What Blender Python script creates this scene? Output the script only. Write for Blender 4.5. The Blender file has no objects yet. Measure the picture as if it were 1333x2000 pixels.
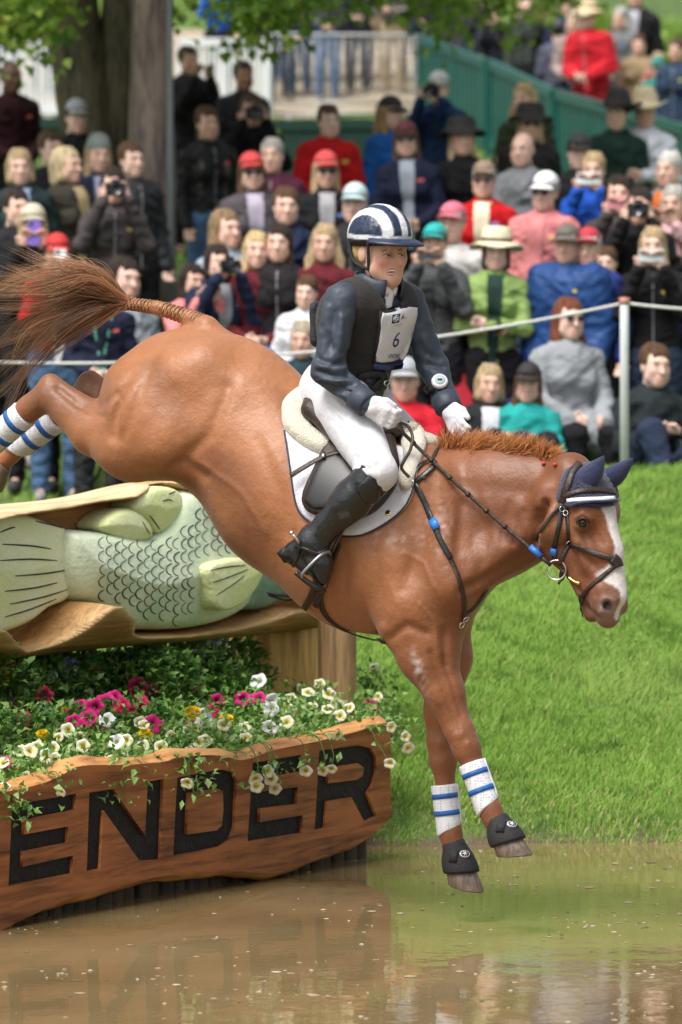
import bpy, bmesh, math, random
import numpy as np
from mathutils import Vector, Matrix
from mathutils.bvhtree import BVHTree
from mathutils.geometry import delaunay_2d_cdt

R = math.radians
rnd = random.Random(7)
nrs = np.random.RandomState(11)
SC = bpy.context.scene
COL = SC.collection

# ------------------------------------------------------------------ camera
FPX = 10000.0          # focal length in photograph pixels (photo 1333 x 2000)
CX, HZ, CAMZ = 666.5, 550.0, 2.27
cam_d = bpy.data.cameras.new('camera')
cam = bpy.data.objects.new('camera', cam_d); COL.objects.link(cam)
cam.location = (0, 0, CAMZ); cam.rotation_euler = (R(90), 0, 0)
cam_d.sensor_fit = 'VERTICAL'; cam_d.sensor_height = 36.0
cam_d.lens = 36.0 * FPX / 2000.0
cam_d.shift_y = -(1000.0 - HZ) / 2000.0
cam_d.clip_start = 0.5; cam_d.clip_end = 600
cam_d.dof.use_dof = True; cam_d.dof.focus_distance = 18.3; cam_d.dof.aperture_fstop = 4.0
SC.camera = cam

# ------------------------------------------------------------------ light: bright overcast day
SUN_EL, SUN_AZ = 60.0, 218.0
world = bpy.data.worlds.new('World'); SC.world = world; world.use_nodes = True
wn = world.node_tree; wn.nodes.clear()
wo = wn.nodes.new('ShaderNodeOutputWorld'); wb = wn.nodes.new('ShaderNodeBackground')
sky = wn.nodes.new('ShaderNodeTexSky'); sky.sky_type = 'NISHITA'; sky.sun_disc = False
sky.sun_elevation = R(SUN_EL); sky.sun_rotation = R(SUN_AZ)
sky.air_density = 1.0; sky.dust_density = 6.0; sky.ozone_density = 0.6
hsv = wn.nodes.new('ShaderNodeHueSaturation'); hsv.inputs['Saturation'].default_value = 0.30
wb.inputs['Strength'].default_value = 0.125
wn.links.new(sky.outputs[0], hsv.inputs['Color']); wn.links.new(hsv.outputs[0], wb.inputs[0]); wn.links.new(wb.outputs[0], wo.inputs[0])
sd = bpy.data.lights.new('sun', 'SUN'); sd.energy = 1.5; sd.angle = R(22); sd.color = (1.0, 0.96, 0.90)
sun = bpy.data.objects.new('sun', sd); COL.objects.link(sun)
_e, _a = R(SUN_EL), R(SUN_AZ)
sdir = Vector((math.sin(_a) * math.cos(_e), math.cos(_a) * math.cos(_e), math.sin(_e)))   # towards the sun (behind the camera)
sun.rotation_euler = (-sdir).to_track_quat('-Z', 'Y').to_euler(); sun.location = (0, 0, 30)
SC.view_settings.view_transform = 'Standard'; SC.view_settings.look = 'None'
SC.view_settings.gamma = 1.0; SC.view_settings.exposure = 0.72
SC.view_settings.use_curve_mapping = False
SC.cycles.max_bounces = 6; SC.cycles.diffuse_bounces = 2; SC.cycles.glossy_bounces = 3
SC.cycles.transparent_max_bounces = 6; SC.cycles.use_denoising = True

# ------------------------------------------------------------------ helpers
def WP(px, py, d):
    """photo pixel + distance -> world point"""
    return Vector(((px - CX) * d / FPX, d, CAMZ + (HZ - py) * d / FPX))

def S2L(c):
    return tuple(((x / 12.92) if x <= 0.04045 else ((x + 0.055) / 1.055) ** 2.4) for x in c)
def rgb(r, g, b):
    return S2L((r / 255., g / 255., b / 255.))

def tag(o, label=None, cat=None, group=None, kind=None):
    if label: o['label'] = label
    if cat: o['category'] = cat
    if group: o['group'] = group
    if kind: o['kind'] = kind
    return o

def empty(name, loc, rz=0.0):
    o = bpy.data.objects.new(name, None); COL.objects.link(o)
    o.location = loc; o.rotation_euler = (0, 0, rz); o.empty_display_size = 0.1
    return o

def link_mesh(name, me, mat=None, parent=None, base=None):
    """link a mesh (verts in world coordinates); base = origin; parent keeps world position"""
    o = bpy.data.objects.new(name, me); COL.objects.link(o)
    if mat is not None:
        for m in (mat if isinstance(mat, (list, tuple)) else [mat]): me.materials.append(m)
    if base is None and parent is None: base = (0, 0, 0)
    if base is not None:
        me.transform(Matrix.Translation(-Vector(base))); o.location = base
    if parent is not None:
        o.parent = parent
        if base is None: 
            o.matrix_parent_inverse = PW(parent).inverted()
        else:
            o.matrix_parent_inverse = PW(parent).inverted()
    return o

def PW(o):
    m = Matrix.LocRotScale(o.location, o.rotation_euler, o.scale)
    if o.parent is not None: m = PW(o.parent) @ o.matrix_parent_inverse @ m
    return m

def np_mesh(name, V, F, smooth=True):
    """V (n,3), F (m,3|4) arrays"""
    me = bpy.data.meshes.new(name)
    V = np.asarray(V, dtype=np.float32); F = np.asarray(F, dtype=np.int32)
    k = F.shape[1]
    me.vertices.add(len(V)); me.vertices.foreach_set('co', V.ravel())
    me.loops.add(F.size); me.loops.foreach_set('vertex_index', F.ravel())
    me.polygons.add(len(F)); me.polygons.foreach_set('loop_start', np.arange(len(F), dtype=np.int32) * k)
    if smooth: me.polygons.foreach_set('use_smooth', np.ones(len(F), dtype=bool))
    me.update(calc_edges=True); me.validate()
    return me

def set_col(me, C, name='Col'):
    C = np.asarray(C, dtype=np.float32)
    if C.shape[1] == 3: C = np.concatenate([C, np.ones((len(C), 1), np.float32)], 1)
    a = me.color_attributes.new(name, 'FLOAT_COLOR', 'POINT'); a.data.foreach_set('color', C.ravel())

class MB:
    """collects simple shapes into one mesh"""
    def __init__(s): s.v = []; s.f = []
    def add(s, V, F):
        o = len(s.v); s.v += [tuple(x) for x in V]; s.f += [tuple(i + o for i in f) for f in F]; return s
    def box(s, c, size, M=None):
        x, y, z = size[0] / 2, size[1] / 2, size[2] / 2
        V = [Vector((a * x, b * y, e * z)) for a in (-1, 1) for b in (-1, 1) for e in (-1, 1)]
        if M is not None: V = [M @ v for v in V]
        V = [v + Vector(c) for v in V]
        return s.add(V, [(0, 1, 3, 2), (4, 6, 7, 5), (0, 4, 5, 1), (2, 3, 7, 6), (0, 2, 6, 4), (1, 5, 7, 3)])
    def tube(s, pts, rad, n=8, cap=True, flat=None):
        """round tube along pts; rad scalar or list; flat=(normals list, aspect) makes an elliptic strap"""
        pts = [Vector(p) for p in pts]; m = len(pts)
        rad = [rad] * m if not hasattr(rad, '__len__') else rad
        ref = None; V = []
        for i, p in enumerate(pts):
            t = (pts[min(i + 1, m - 1)] - pts[max(i - 1, 0)])
            t = t.normalized() if t.length > 1e-9 else Vector((0, 0, 1))
            if flat is not None:
                nrm = Vector(flat[0][i]); nrm = (nrm - t * nrm.dot(t)).normalized(); b = t.cross(nrm); asp = flat[1]
            else:
                if ref is None: ref = Vector((0, 0, 1)) if abs(t.z) < .9 else Vector((1, 0, 0))
                nrm = (ref - t * ref.dot(t)); nrm = nrm.normalized() if nrm.length > 1e-6 else t.orthogonal().normalized()
                ref = nrm; b = t.cross(nrm); asp = 1.0
            for k in range(n):
                a = 2 * math.pi * (k + .5) / n
                V.append(p + nrm * (math.sin(a) * rad[i] * asp) + b * (math.cos(a) * rad[i]))
        F = []
        for i in range(m - 1):
            for k in range(n):
                k2 = (k + 1) % n
                F.append((i * n + k, i * n + k2, (i + 1) * n + k2, (i + 1) * n + k))
        if cap:
            F.append(tuple(range(n - 1, -1, -1))); F.append(tuple((m - 1) * n + k for k in range(n)))
        return s.add(V, F)
    def lathe(s, prof, n=20, M=None, c=(0, 0, 0)):
        V = []; F = []; m = len(prof)
        for (r, z) in prof:
            for k in range(n):
                a = 2 * math.pi * k / n; v = Vector((r * math.cos(a), r * math.sin(a), z))
                if M is not None: v = M @ v
                V.append(v + Vector(c))
        for i in range(m - 1):
            for k in range(n):
                k2 = (k + 1) % n; F.append((i * n + k, i * n + k2, (i + 1) * n + k2, (i + 1) * n + k))
        if prof[0][0] > 1e-6: F.append(tuple(range(n - 1, -1, -1)))
        if prof[-1][0] > 1e-6: F.append(tuple((m - 1) * n + k for k in range(n)))
        return s.add(V, F)
    def torus(s, c, R0, r, M=None, n=28, k=8):
        pts = []
        V = []; F = []
        for i in range(n):
            a = 2 * math.pi * i / n
            for j in range(k):
                b = 2 * math.pi * j / k
                v = Vector(((R0 + r * math.cos(b)) * math.cos(a), (R0 + r * math.cos(b)) * math.sin(a), r * math.sin(b)))
                if M is not None: v = M @ v
                V.append(v + Vector(c))
        for i in range(n):
            for j in range(k):
                i2, j2 = (i + 1) % n, (j + 1) % k
                F.append((i * k + j, i2 * k + j, i2 * k + j2, i * k + j2))
        return s.add(V, F)
    def mesh(s, name, smooth=True):
        me = bpy.data.meshes.new(name); me.from_pydata(s.v, [], s.f)
        if smooth: me.polygons.foreach_set('use_smooth', [True] * len(me.polygons))
        me.update(); return me
    def build(s, name, mat, parent=None, base=None, smooth=True):
        return link_mesh(name, s.mesh(name, smooth), mat, parent, base)

def fix_normals(me):
    bm = bmesh.new(); bm.from_mesh(me); bmesh.ops.recalc_face_normals(bm, faces=bm.faces); bm.to_mesh(me); bm.free(); me.update()

# ---- materials
MATS = {}
def nodes_of(m):
    m.use_nodes = True; nt = m.node_tree
    return nt, nt.nodes['Principled BSDF']
def mat(name, col=(.5, .5, .5), rough=.6, var=.12, scale=6.0, bump=0.0, bscale=60.0, metal=0.0, spec=.5,
        stretch=None, attr=False, objcol=False, sheen=0.0, col2=None, coat=0.0, detail=4.0, trans=0.0):
    """Principled material: colour (or vertex colour / object colour) modulated by noise, plus fine bump"""
    if name in MATS: return MATS[name]
    m = bpy.data.materials.new(name); nt, p = nodes_of(m); L = nt.links; N = nt.nodes
    tc = N.new('ShaderNodeTexCoord'); vec = tc.outputs['Object']
    if stretch:
        mp = N.new('ShaderNodeMapping'); mp.inputs['Scale'].default_value = stretch; L.new(vec, mp.inputs[0]); vec = mp.outputs[0]
    nz = N.new('ShaderNodeTexNoise'); nz.inputs['Scale'].default_value = scale; nz.inputs['Detail'].default_value = detail
    L.new(vec, nz.inputs['Vector'])
    src = None
    if attr:
        a = N.new('ShaderNodeAttribute'); a.attribute_name = 'Col'; src = a.outputs['Color']
    if objcol:
        oi = N.new('ShaderNodeObjectInfo')
        if src is None: src = oi.outputs['Color']
        else:
            mx = N.new('ShaderNodeMix'); mx.data_type = 'RGBA'; mx.blend_type = 'MULTIPLY'; mx.inputs[0].default_value = 1
            L.new(src, mx.inputs[6]); L.new(oi.outputs['Color'], mx.inputs[7]); src = mx.outputs[2]
    if src is None:
        rgbn = N.new('ShaderNodeRGB'); rgbn.outputs[0].default_value = (*col, 1); src = rgbn.outputs[0]
    if col2 is not None:
        rp = N.new('ShaderNodeMapRange'); rp.inputs[1].default_value = .38; rp.inputs[2].default_value = .62
        L.new(nz.outputs[0], rp.inputs[0])
        mx = N.new('ShaderNodeMix'); mx.data_type = 'RGBA'; L.new(rp.outputs[0], mx.inputs[0])
        L.new(src, mx.inputs[6]); mx.inputs[7].default_value = (*col2, 1); src = mx.outputs[2]
    elif var > 0:
        mr = N.new('ShaderNodeMapRange'); mr.inputs[1].default_value = .25; mr.inputs[2].default_value = .75
        mr.inputs[3].default_value = 1 - var; mr.inputs[4].default_value = 1 + var; L.new(nz.outputs[0], mr.inputs[0])
        mx = N.new('ShaderNodeVectorMath'); mx.operation = 'SCALE'; L.new(src, mx.inputs[0]); L.new(mr.outputs[0], mx.inputs['Scale']); src = mx.outputs[0]
    L.new(src, p.inputs['Base Color'])
    p.inputs['Roughness'].default_value = rough; p.inputs['Metallic'].default_value = metal
    p.inputs['Specular IOR Level'].default_value = spec
    if sheen: p.inputs['Sheen Weight'].default_value = sheen
    if coat: p.inputs['Coat Weight'].default_value = coat
    if bump > 0:
        n2 = N.new('ShaderNodeTexNoise'); n2.inputs['Scale'].default_value = bscale; n2.inputs['Detail'].default_value = 5
        L.new(vec, n2.inputs['Vector'])
        b = N.new('ShaderNodeBump'); b.inputs['Strength'].default_value = bump; b.inputs['Distance'].default_value = .02
        L.new(n2.outputs[0], b.inputs['Height']); L.new(b.outputs[0], p.inputs['Normal'])
    MATS[name] = m
    return m

# ---- signed distance fields -> one continuous surface
class SDF:
    def __init__(s, lo, hi, h):
        s.lo = np.array(lo, float); s.h = h
        s.n = np.ceil((np.array(hi, float) - s.lo) / h).astype(int) + 1
        s.f = np.full(tuple(s.n), 0.5, np.float32)
    def _loc(s, lo, hi):
        a = np.clip(np.floor((np.array(lo) - s.lo) / s.h).astype(int), 0, s.n)
        b = np.clip(np.ceil((np.array(hi) - s.lo) / s.h).astype(int) + 1, 0, s.n)
        if np.any(b <= a): return None
        ax = [(s.lo[i] + np.arange(a[i], b[i]) * s.h).astype(np.float32) for i in range(3)]
        return tuple(slice(a[i], b[i]) for i in range(3)), ax[0][:, None, None], ax[1][None, :, None], ax[2][None, None, :]
    def _mix(s, sl, d, k, sub):
        f = s.f[sl]
        if sub:
            d = -d
            hh = np.maximum(k - np.abs(f - d), 0) / k
            s.f[sl] = np.maximum(f, d) + hh * hh * k * .25
        else:
            hh = np.maximum(k - np.abs(f - d), 0) / k
            s.f[sl] = np.minimum(f, d) - hh * hh * k * .25
    def cone(s, p1, r1, p2, r2, k=.03, sq=None, sub=False):
        """round cone; sq=(axis, factor) squashes it along axis"""
        p1 = np.array(p1, float); p2 = np.array(p2, float)
        if np.linalg.norm(p2 - p1) < 1e-6: p2 = p1 + np.array([0, 0, 1e-4])
        m = max(r1, r2) * (max(1., sq[1]) if sq else 1.) + 2.0 * k + 2 * s.h
        L = s._loc(np.minimum(p1, p2) - m, np.maximum(p1, p2) + m)
        if L is None: return s
        sl, X, Y, Z = L
        fac = 1.
        X = X - p1[0]; Y = Y - p1[1]; Z = Z - p1[2]; b = p2 - p1
        if sq is not None:
            n = np.array(sq[0], float); n /= np.linalg.norm(n); g = 1. / sq[1] - 1.
            t = (X * n[0] + Y * n[1] + Z * n[2]) * g
            X = X + t * n[0]; Y = Y + t * n[1]; Z = Z + t * n[2]
            b = b + n * (b @ n) * g; fac = min(1., sq[1])
        l2 = b @ b; rr = r1 - r2; a2 = max(l2 - rr * rr, 1e-9); il2 = 1. / l2
        y = X * b[0] + Y * b[1] + Z * b[2]; z = y - l2
        px = X * l2 - b[0] * y; py = Y * l2 - b[1] * y; pz = Z * l2 - b[2] * y
        x2 = px * px + py * py + pz * pz
        y2 = y * y * l2; z2 = z * z * l2
        kk = np.sign(rr) * rr * rr * x2
        d = (np.sqrt(x2 * a2 * il2) + y * rr) * il2 - r1
        d = np.where(np.sign(y) * a2 * y2 < kk, np.sqrt(x2 + y2) * il2 - r1, d)
        d = np.where(np.sign(z) * a2 * z2 > kk, np.sqrt(x2 + z2) * il2 - r2, d)
        s._mix(sl, (d * fac).astype(np.float32), k, sub); return s
    def ball(s, c, r, k=.03, sub=False, M=None):
        """ellipsoid, r scalar or 3 radii, M 3x3 rows = axes"""
        c = np.array(c, float); r = np.array([r] * 3 if not hasattr(r, '__len__') else r, float)
        m = r.max() + 2.0 * k + 2 * s.h
        L = s._loc(c - m, c + m)
        if L is None: return s
        sl, X, Y, Z = L
        X = X - c[0]; Y = Y - c[1]; Z = Z - c[2]
        if M is not None:
            M = np.array(M, float)
            X, Y, Z = (M[0][0] * X + M[0][1] * Y + M[0][2] * Z, M[1][0] * X + M[1][1] * Y + M[1][2] * Z, M[2][0] * X + M[2][1] * Y + M[2][2] * Z)
        k0 = np.sqrt((X / r[0]) ** 2 + (Y / r[1]) ** 2 + (Z / r[2]) ** 2)
        k1 = np.sqrt((X / r[0] ** 2) ** 2 + (Y / r[1] ** 2) ** 2 + (Z / r[2] ** 2) ** 2) + 1e-9
        s._mix(sl, (k0 * (k0 - 1.) / k1).astype(np.float32), k, sub); return s
    def chain(s, pts, k=.03, sq=None):
        """pts: list of (point, radius)"""
        for (a, ra), (b, rb) in zip(pts[:-1], pts[1:]): s.cone(a, ra, b, rb, k, sq)
        return s
    def cut(s, p, n):
        """keep the half space (x-p).n < 0"""
        sl, X, Y, Z = s._loc(s.lo - 1, s.lo + s.n * s.h + 1)
        d = (X - p[0]) * n[0] + (Y - p[1]) * n[1] + (Z - p[2]) * n[2]
        s.f = np.maximum(s.f, d.astype(np.float32)); return s
    def polygonize(s):
        f = s.f
        f[0] = f[-1] = .5; f[:, 0] = f[:, -1] = .5; f[:, :, 0] = f[:, :, -1] = .5
        ins = f < 0
        c = np.zeros(tuple(s.n - 1), np.int8)
        for i in (0, 1):
            for j in (0, 1):
                for k in (0, 1):
                    c += ins[i:f.shape[0] - 1 + i, j:f.shape[1] - 1 + j, k:f.shape[2] - 1 + k]
        cells = np.argwhere((c > 0) & (c < 8))
        idx = np.full(tuple(s.n - 1), -1, np.int32); idx[tuple(cells.T)] = np.arange(len(cells))
        offs = np.array([(i, j, k) for i in (0, 1) for j in (0, 1) for k in (0, 1)])
        val = np.stack([f[cells[:, 0] + o[0], cells[:, 1] + o[1], cells[:, 2] + o[2]] for o in offs], 1)
        acc = np.zeros((len(cells), 3)); cnt = np.zeros(len(cells))
        for a in range(8):
            for b in range(a + 1, 8):
                if np.abs(offs[a] - offs[b]).sum() != 1: continue
                va, vb = val[:, a], val[:, b]; m = (va < 0) != (vb < 0)
                t = np.where(m, va / (va - vb + 1e-12), 0)[:, None]
                acc += np.where(m[:, None], offs[a] + t * (offs[b] - offs[a]), 0); cnt += m
        V = s.lo + (cells + acc / cnt[:, None]) * s.h
        Q = []
        for ax in range(3):
            a1, a2 = (ax + 1) % 3, (ax + 2) % 3
            sl0 = [slice(None)] * 3; sl1 = [slice(None)] * 3
            sl0[ax] = slice(0, -1); sl1[ax] = slice(1, None)
            e0, e1 = ins[tuple(sl0)], ins[tuple(sl1)]
            for flip, msk in ((False, e0 & ~e1), (True, ~e0 & e1)):
                P = np.argwhere(msk)
                P = P[(P[:, a1] > 0) & (P[:, a2] > 0) & (P[:, a1] < s.n[a1] - 1) & (P[:, a2] < s.n[a2] - 1)]
                if not len(P): continue
                u = np.zeros(3, int); u[a1] = 1; w = np.zeros(3, int); w[a2] = 1
                q = [P - u - w, P - w, P, P - u]
                q = np.stack([idx[tuple(x.T)] for x in q], 1)
                Q.append(q[:, ::-1] if flip else q)
        return V, np.concatenate(Q)

def relax(V, F, it=2, lam=.5):
    for _ in range(it):
        acc = np.zeros_like(V); cnt = np.zeros(len(V))
        k = F.shape[1]
        for i in range(k):
            j = (i + 1) % k
            np.add.at(acc, F[:, i], V[F[:, j]]); np.add.at(acc, F[:, j], V[F[:, i]])
            np.add.at(cnt, F[:, i], 1); np.add.at(cnt, F[:, j], 1)
        V = V + lam * (acc / np.maximum(cnt, 1)[:, None] - V)
    return V

def vnoise(P, scale, seed=0):
    """cheap smooth value noise on points (n,3) -> [-1,1]"""
    rs = np.random.RandomState(seed); out = np.zeros(len(P))
    for i in range(7):
        d = rs.normal(size=3); d /= np.linalg.norm(d); fr = scale * (0.6 + 0.25 * i)
        out += np.sin(P @ d * fr + rs.rand() * 6.28 + 1.7 * np.sin(P @ np.roll(d, 1) * fr * .6)) / 7 * 1.8
    return out

def sm(e0, e1, x):
    t = np.clip((np.asarray(x, float) - e0) / (e1 - e0 + 1e-12), 0, 1); return t * t * (3 - 2 * t)
def mixc(a, b, t):
    return np.asarray(a) * (1 - np.asarray(t)[:, None]) + np.asarray(b) * np.asarray(t)[:, None]

def sculpt(V, F, strokes, N=None, front=True):
    """press grooves (depth<0) or raise ridges along photo-pixel lines on the side that faces the camera"""
    a, b, c = V[F[:, 0]], V[F[:, 1]], V[F[:, 2]]; fn = np.cross(b - a, c - a); n = np.zeros_like(V)
    for i in range(F.shape[1]): np.add.at(n, F[:, i], fn)
    n /= np.linalg.norm(n, axis=1)[:, None] + 1e-9
    view = np.array([0, 0, CAMZ]) - V; view /= np.linalg.norm(view, axis=1)[:, None]; fac = np.clip((n * view).sum(1) * 3.0, 0, 1)
    px = CX + V[:, 0] / V[:, 1] * FPX; py = HZ + (CAMZ - V[:, 2]) / V[:, 1] * FPX; out = V.copy(); ok = np.where(fac > 0)[0]
    disp = np.zeros(len(V))
    for pts, w, dep in strokes:
        pts = np.array(pts, float)
        if len(pts) == 1: d2 = (px[ok] - pts[0, 0]) ** 2 + (py[ok] - pts[0, 1]) ** 2; end = 1.
        else:
            d2 = np.full(len(ok), 1e9)
            for p, q in zip(pts[:-1], pts[1:]):
                e = q - p; t = np.clip(((px[ok] - p[0]) * e[0] + (py[ok] - p[1]) * e[1]) / (e @ e), 0, 1); d2 = np.minimum(d2, (px[ok] - p[0] - e[0] * t) ** 2 + (py[ok] - p[1] - e[1] * t) ** 2)
        disp[ok] += dep * np.exp(-d2 / (w * w))
    return V + n * (disp * fac)[:, None]
def pix(V): return CX + V[:, 0] / V[:, 1] * FPX, HZ + (CAMZ - V[:, 2]) / V[:, 1] * FPX
# ------------------------------------------------------------------ the horse
TH = R(28)
HO = (0.47, 18.0); HC, HS = math.cos(TH), math.sin(TH)
PXM = 0.00183
def HP(px, py, w=0.0):
    """photo pixel on the horse's lengthwise plane shifted w towards the camera side -> (u, w, z)"""
    a = (px - CX) / FPX
    u = (a * (HO[1] - w * HC) - HO[0] + w * HS) / (HC + a * HS)
    d = HO[1] - u * HS - w * HC
    return np.array([u, w, CAMZ + (HZ - py) * d / FPX])
def H2W(p):
    p = np.asarray(p, float)
    if p.ndim == 1: return Vector((HO[0] + p[0] * HC - p[1] * HS, HO[1] - p[0] * HS - p[1] * HC, p[2]))
    return np.stack([HO[0] + p[:, 0] * HC - p[:, 1] * HS, HO[1] - p[:, 0] * HS - p[:, 1] * HC, p[:, 2]], 1)
def r_(px): return px * PXM

hs = SDF((-2.15, -0.42, 0.05), (1.0, 0.50, 2.40), 0.0075)
def hc(a, ra, b, rb, k=.05, s=None):
    hs.cone(HP(*a), r_(ra), HP(*b), r_(rb), k, None if s is None else ((0, 1, 0), s))
# trunk
hc((352, 785), 143, (470, 838), 147, .06, .88)
hc((470, 838), 147, (572, 955), 163, .06, .92)
hc((572, 955), 163, (712, 1045), 180, .06, .88)
hc((712, 1045), 180, (800, 1075), 160, .06, .82)
hc((800, 1075), 160, (838, 1128), 108, .06, .95)
hc((770, 950), 70, (850, 940), 60, .07, .8)              # withers
hc((480, 740), 70, (600, 840), 62, .06, .8)              # loin
hc((395, 700), 62, (440, 715), 60, .06, 1.0)             # croup
# neck
hc((850, 1030), 140, (965, 1000), 112, .07, .66)
hc((965, 1002), 114, (1058, 984), 82, .07, .50)
hc((1058, 984), 82, (1100, 968), 56, .05, .55)
hc((1050, 1030, .045), 34, (900, 1130, .13), 50, .05)      # neck muscle near
hc((1050, 1030, -.045), 34, (900, 1130, -.13), 50, .05)
for sgn in (1, -1):
    # shoulder, triceps, breast
    hc((845, 950, .13 * sgn), 48, (880, 1140, .15 * sgn), 62, .05)
    hc((770, 1100, .17 * sgn), 62, (790, 1215, .17 * sgn), 52, .05)
    hc((880, 1150, .09 * sgn), 58, (845, 1235, .11 * sgn), 58, .05)
    # quarters
    hc((400, 725, .12 * sgn), 66, (300, 790, .15 * sgn), 88, .06)
    hc((262, 760, .10 * sgn), 62, (235, 815, .13 * sgn), 50, .05)
    hc((340, 850, .17 * sgn), 84, (275, 868, .17 * sgn), 70, .06)
# near hind leg
hc((290, 820, .16), 88, (250, 868, .17), 66, .05)
hc((262, 872, .17), 60, (185, 842, .16), 47, .04)
hc((185, 842, .16), 47, (102, 778, .15), 27, .03)
hc((112, 775, .15), 24, (98, 752, .15), 20, .03)
hc((95, 772, .15), 29, (58, 798, .15), 27, .03)
hc((190, 800, .15), 14, (100, 745, .15), 12, .03)
hc((58, 798, .15), 22, (-15, 862, .15), 20, .02)
hc((-15, 862, .15), 22, (-60, 905, .15), 20, .02)
# far hind leg
hc((330, 820, -.15), 88, (300, 862, -.16), 66, .05)
hc((300, 862, -.16), 56, (245, 832, -.15), 45, .04)
hc((245, 832, -.15), 45, (182, 770, -.14), 27, .03)
hc((186, 765, -.14), 22, (174, 744, -.14), 20, .03)
hc((172, 765, -.14), 29, (140, 792, -.14), 27, .03)
hc((250, 790, -.14), 14, (180, 740, -.14), 12, .03)
hc((140, 792, -.14), 22, (50, 862, -.14), 19, .02)
hc((50, 862, -.14), 21, (8, 900, -.14), 20, .02)
# near fore leg
hc((815, 1190, .16), 72, (835, 1275, .15), 56, .05)
hc((835, 1275, .15), 55, (868, 1352, .145), 37, .04)
hc((868, 1352, .145), 37, (892, 1415, .14), 28, .03)
hc((900, 1430, .14), 29, (912, 1462, .14), 27, .02)
hc((912, 1462, .14), 24, (935, 1522, .14), 17, .02)
hc((935, 1522, .14), 17, (958, 1580, .14), 19, .02)
hc((958, 1580, .14), 22, (963, 1596, .14), 21, .02)
hc((963, 1596, .14), 19, (985, 1640, .14), 22, .02)
# far fore leg
hc((850, 1200, -.13), 66, (872, 1285, -.12), 48, .05)
hc((872, 1285, -.12), 46, (862, 1390, -.11), 31, .04)
hc((862, 1390, -.11), 31, (862, 1440, -.11), 27, .03)
hc((863, 1450, -.11), 29, (866, 1485, -.11), 27, .02)
hc((866, 1485, -.11), 24, (872, 1555, -.11), 17, .02)
hc((872, 1555, -.11), 17, (880, 1620, -.11), 19, .02)
hc((880, 1622, -.11), 22, (882, 1636, -.11), 21, .02)
hc((882, 1636, -.11), 19, (897, 1685, -.11), 22, .02)
# sheath fold and girth line
hc((360, 905, 0), 24, (420, 955, 0), 24, .03, .8)
# tail dock
dock = [((425, 668), 30), ((404, 640), 22), ((372, 621), 15), ((310, 602), 12.5), ((250, 593), 11)]
for (a, ra), (b, rb) in zip(dock[:-1], dock[1:]): hc((*a, 0), ra, (*b, 0), rb, .02)
# grooves: behind the shoulder, flank hollow, thigh and buttock lines
def groove(a, b, r, k=.03):
    hs.cone(HP(*a), r, HP(*b), r, k, None, True)
groove((905, 985, .275), (838, 1205, .315), .022, .05)
groove((470, 800, .34), (520, 900, .375), .03, .06)
groove((345, 905, .345), (430, 800, .335), .018, .05)
groove((262, 700, .275), (215, 850, .315), .012, .04)
groove((845, 1290, .262), (885, 1400, .207), .006, .02)
groove((1030, 1085, .125), (925, 1165, .235), .02, .04)

# head (own plane, turned further towards the camera)
HYAW = R(42)
_poll = HP(1112, 955, 0.0); POLLW = H2W(_poll)
hf = Vector((math.cos(HYAW), -math.sin(HYAW), 0)); hn = Vector((-math.sin(HYAW), -math.cos(HYAW), 0))
def w2h(v):
    dx, dy = v[0] - HO[0], v[1] - HO[1]
    return np.array([dx * HC - dy * HS, -dx * HS - dy * HC, v[2]])
AX = (hf * .35 + Vector((0, 0, -1)) * .937).normalized()          # down the face
FX = (hf * .937 + Vector((0, 0, 1)) * .35).normalized()           # out of the face
ORG = POLLW + Vector((0, 0, .085)) + hf * .010 + hn * .02
def HD(a, f, l=0.0): return w2h(ORG + AX * a + FX * f + hn * l)
def hd(a, ra, b, rb, k=.025, sub=False): hs.cone(HD(*a), ra, HD(*b), rb, k, None, sub)
hd((.04, .00), .082, (.12, .030), .085)
for s in (1, -1):
    hd((.10, .040, .040 * s), .066, (.20, .058, .050 * s), .056)
    hd((.155, .070, .080 * s), .026, (.182, .074, .080 * s), .024, .02)       # brow over the eye
    hd((.215, .052, .080 * s), .022, (.222, .035, .078 * s), .022, .02)       # lower lid
    hd((.11, -.165, .062 * s), .066, (.19, -.155, .062 * s), .064, .02)       # jowl
    hd((.10, -.06, .062 * s), .074, (.20, -.06, .064 * s), .068, .03)
    hd((.19, -.150, .058 * s), .062, (.31, -.085, .036 * s), .050, .02)
    hd((.31, -.075, .030 * s), .046, (.45, -.055, .022 * s), .036, .02)       # jaw bar
    hd((.24, .010, .080 * s), .022, (.37, .000, .056 * s), .018, .015)        # cheek ridge
    hd((.465, .018, .040 * s), .036, (.520, .010, .046 * s), .034, .02)       # nostril wing
hd((.17, .072), .060, (.34, .068), .050)
hd((.34, .065), .050, (.49, .038), .048)
hd((.30, .0), .068, (.46, -.006), .056)
hd((.50, -.008), .054, (.550, -.014), .042, .02)
hd((.46, -.062), .034, (.520, -.078), .030, .012)                            # lower lip
for s in (1, -1):
    hd((.500, .030, .086 * s), .015, (.530, .008, .080 * s), .013, .010, True)   # nostril
    hd((.185, .052, .124 * s), .015, (.200, .052, .124 * s), .014, .02, True)    # eye hollow
    hd((.44, -.042, .075 * s), .004, (.545, -.054, .03 * s), .004, .010, True)   # mouth
    hd((.30, -.02, .105 * s), .012, (.40, -.018, .090 * s), .012, .03, True)     # hollow below the ridge

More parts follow.
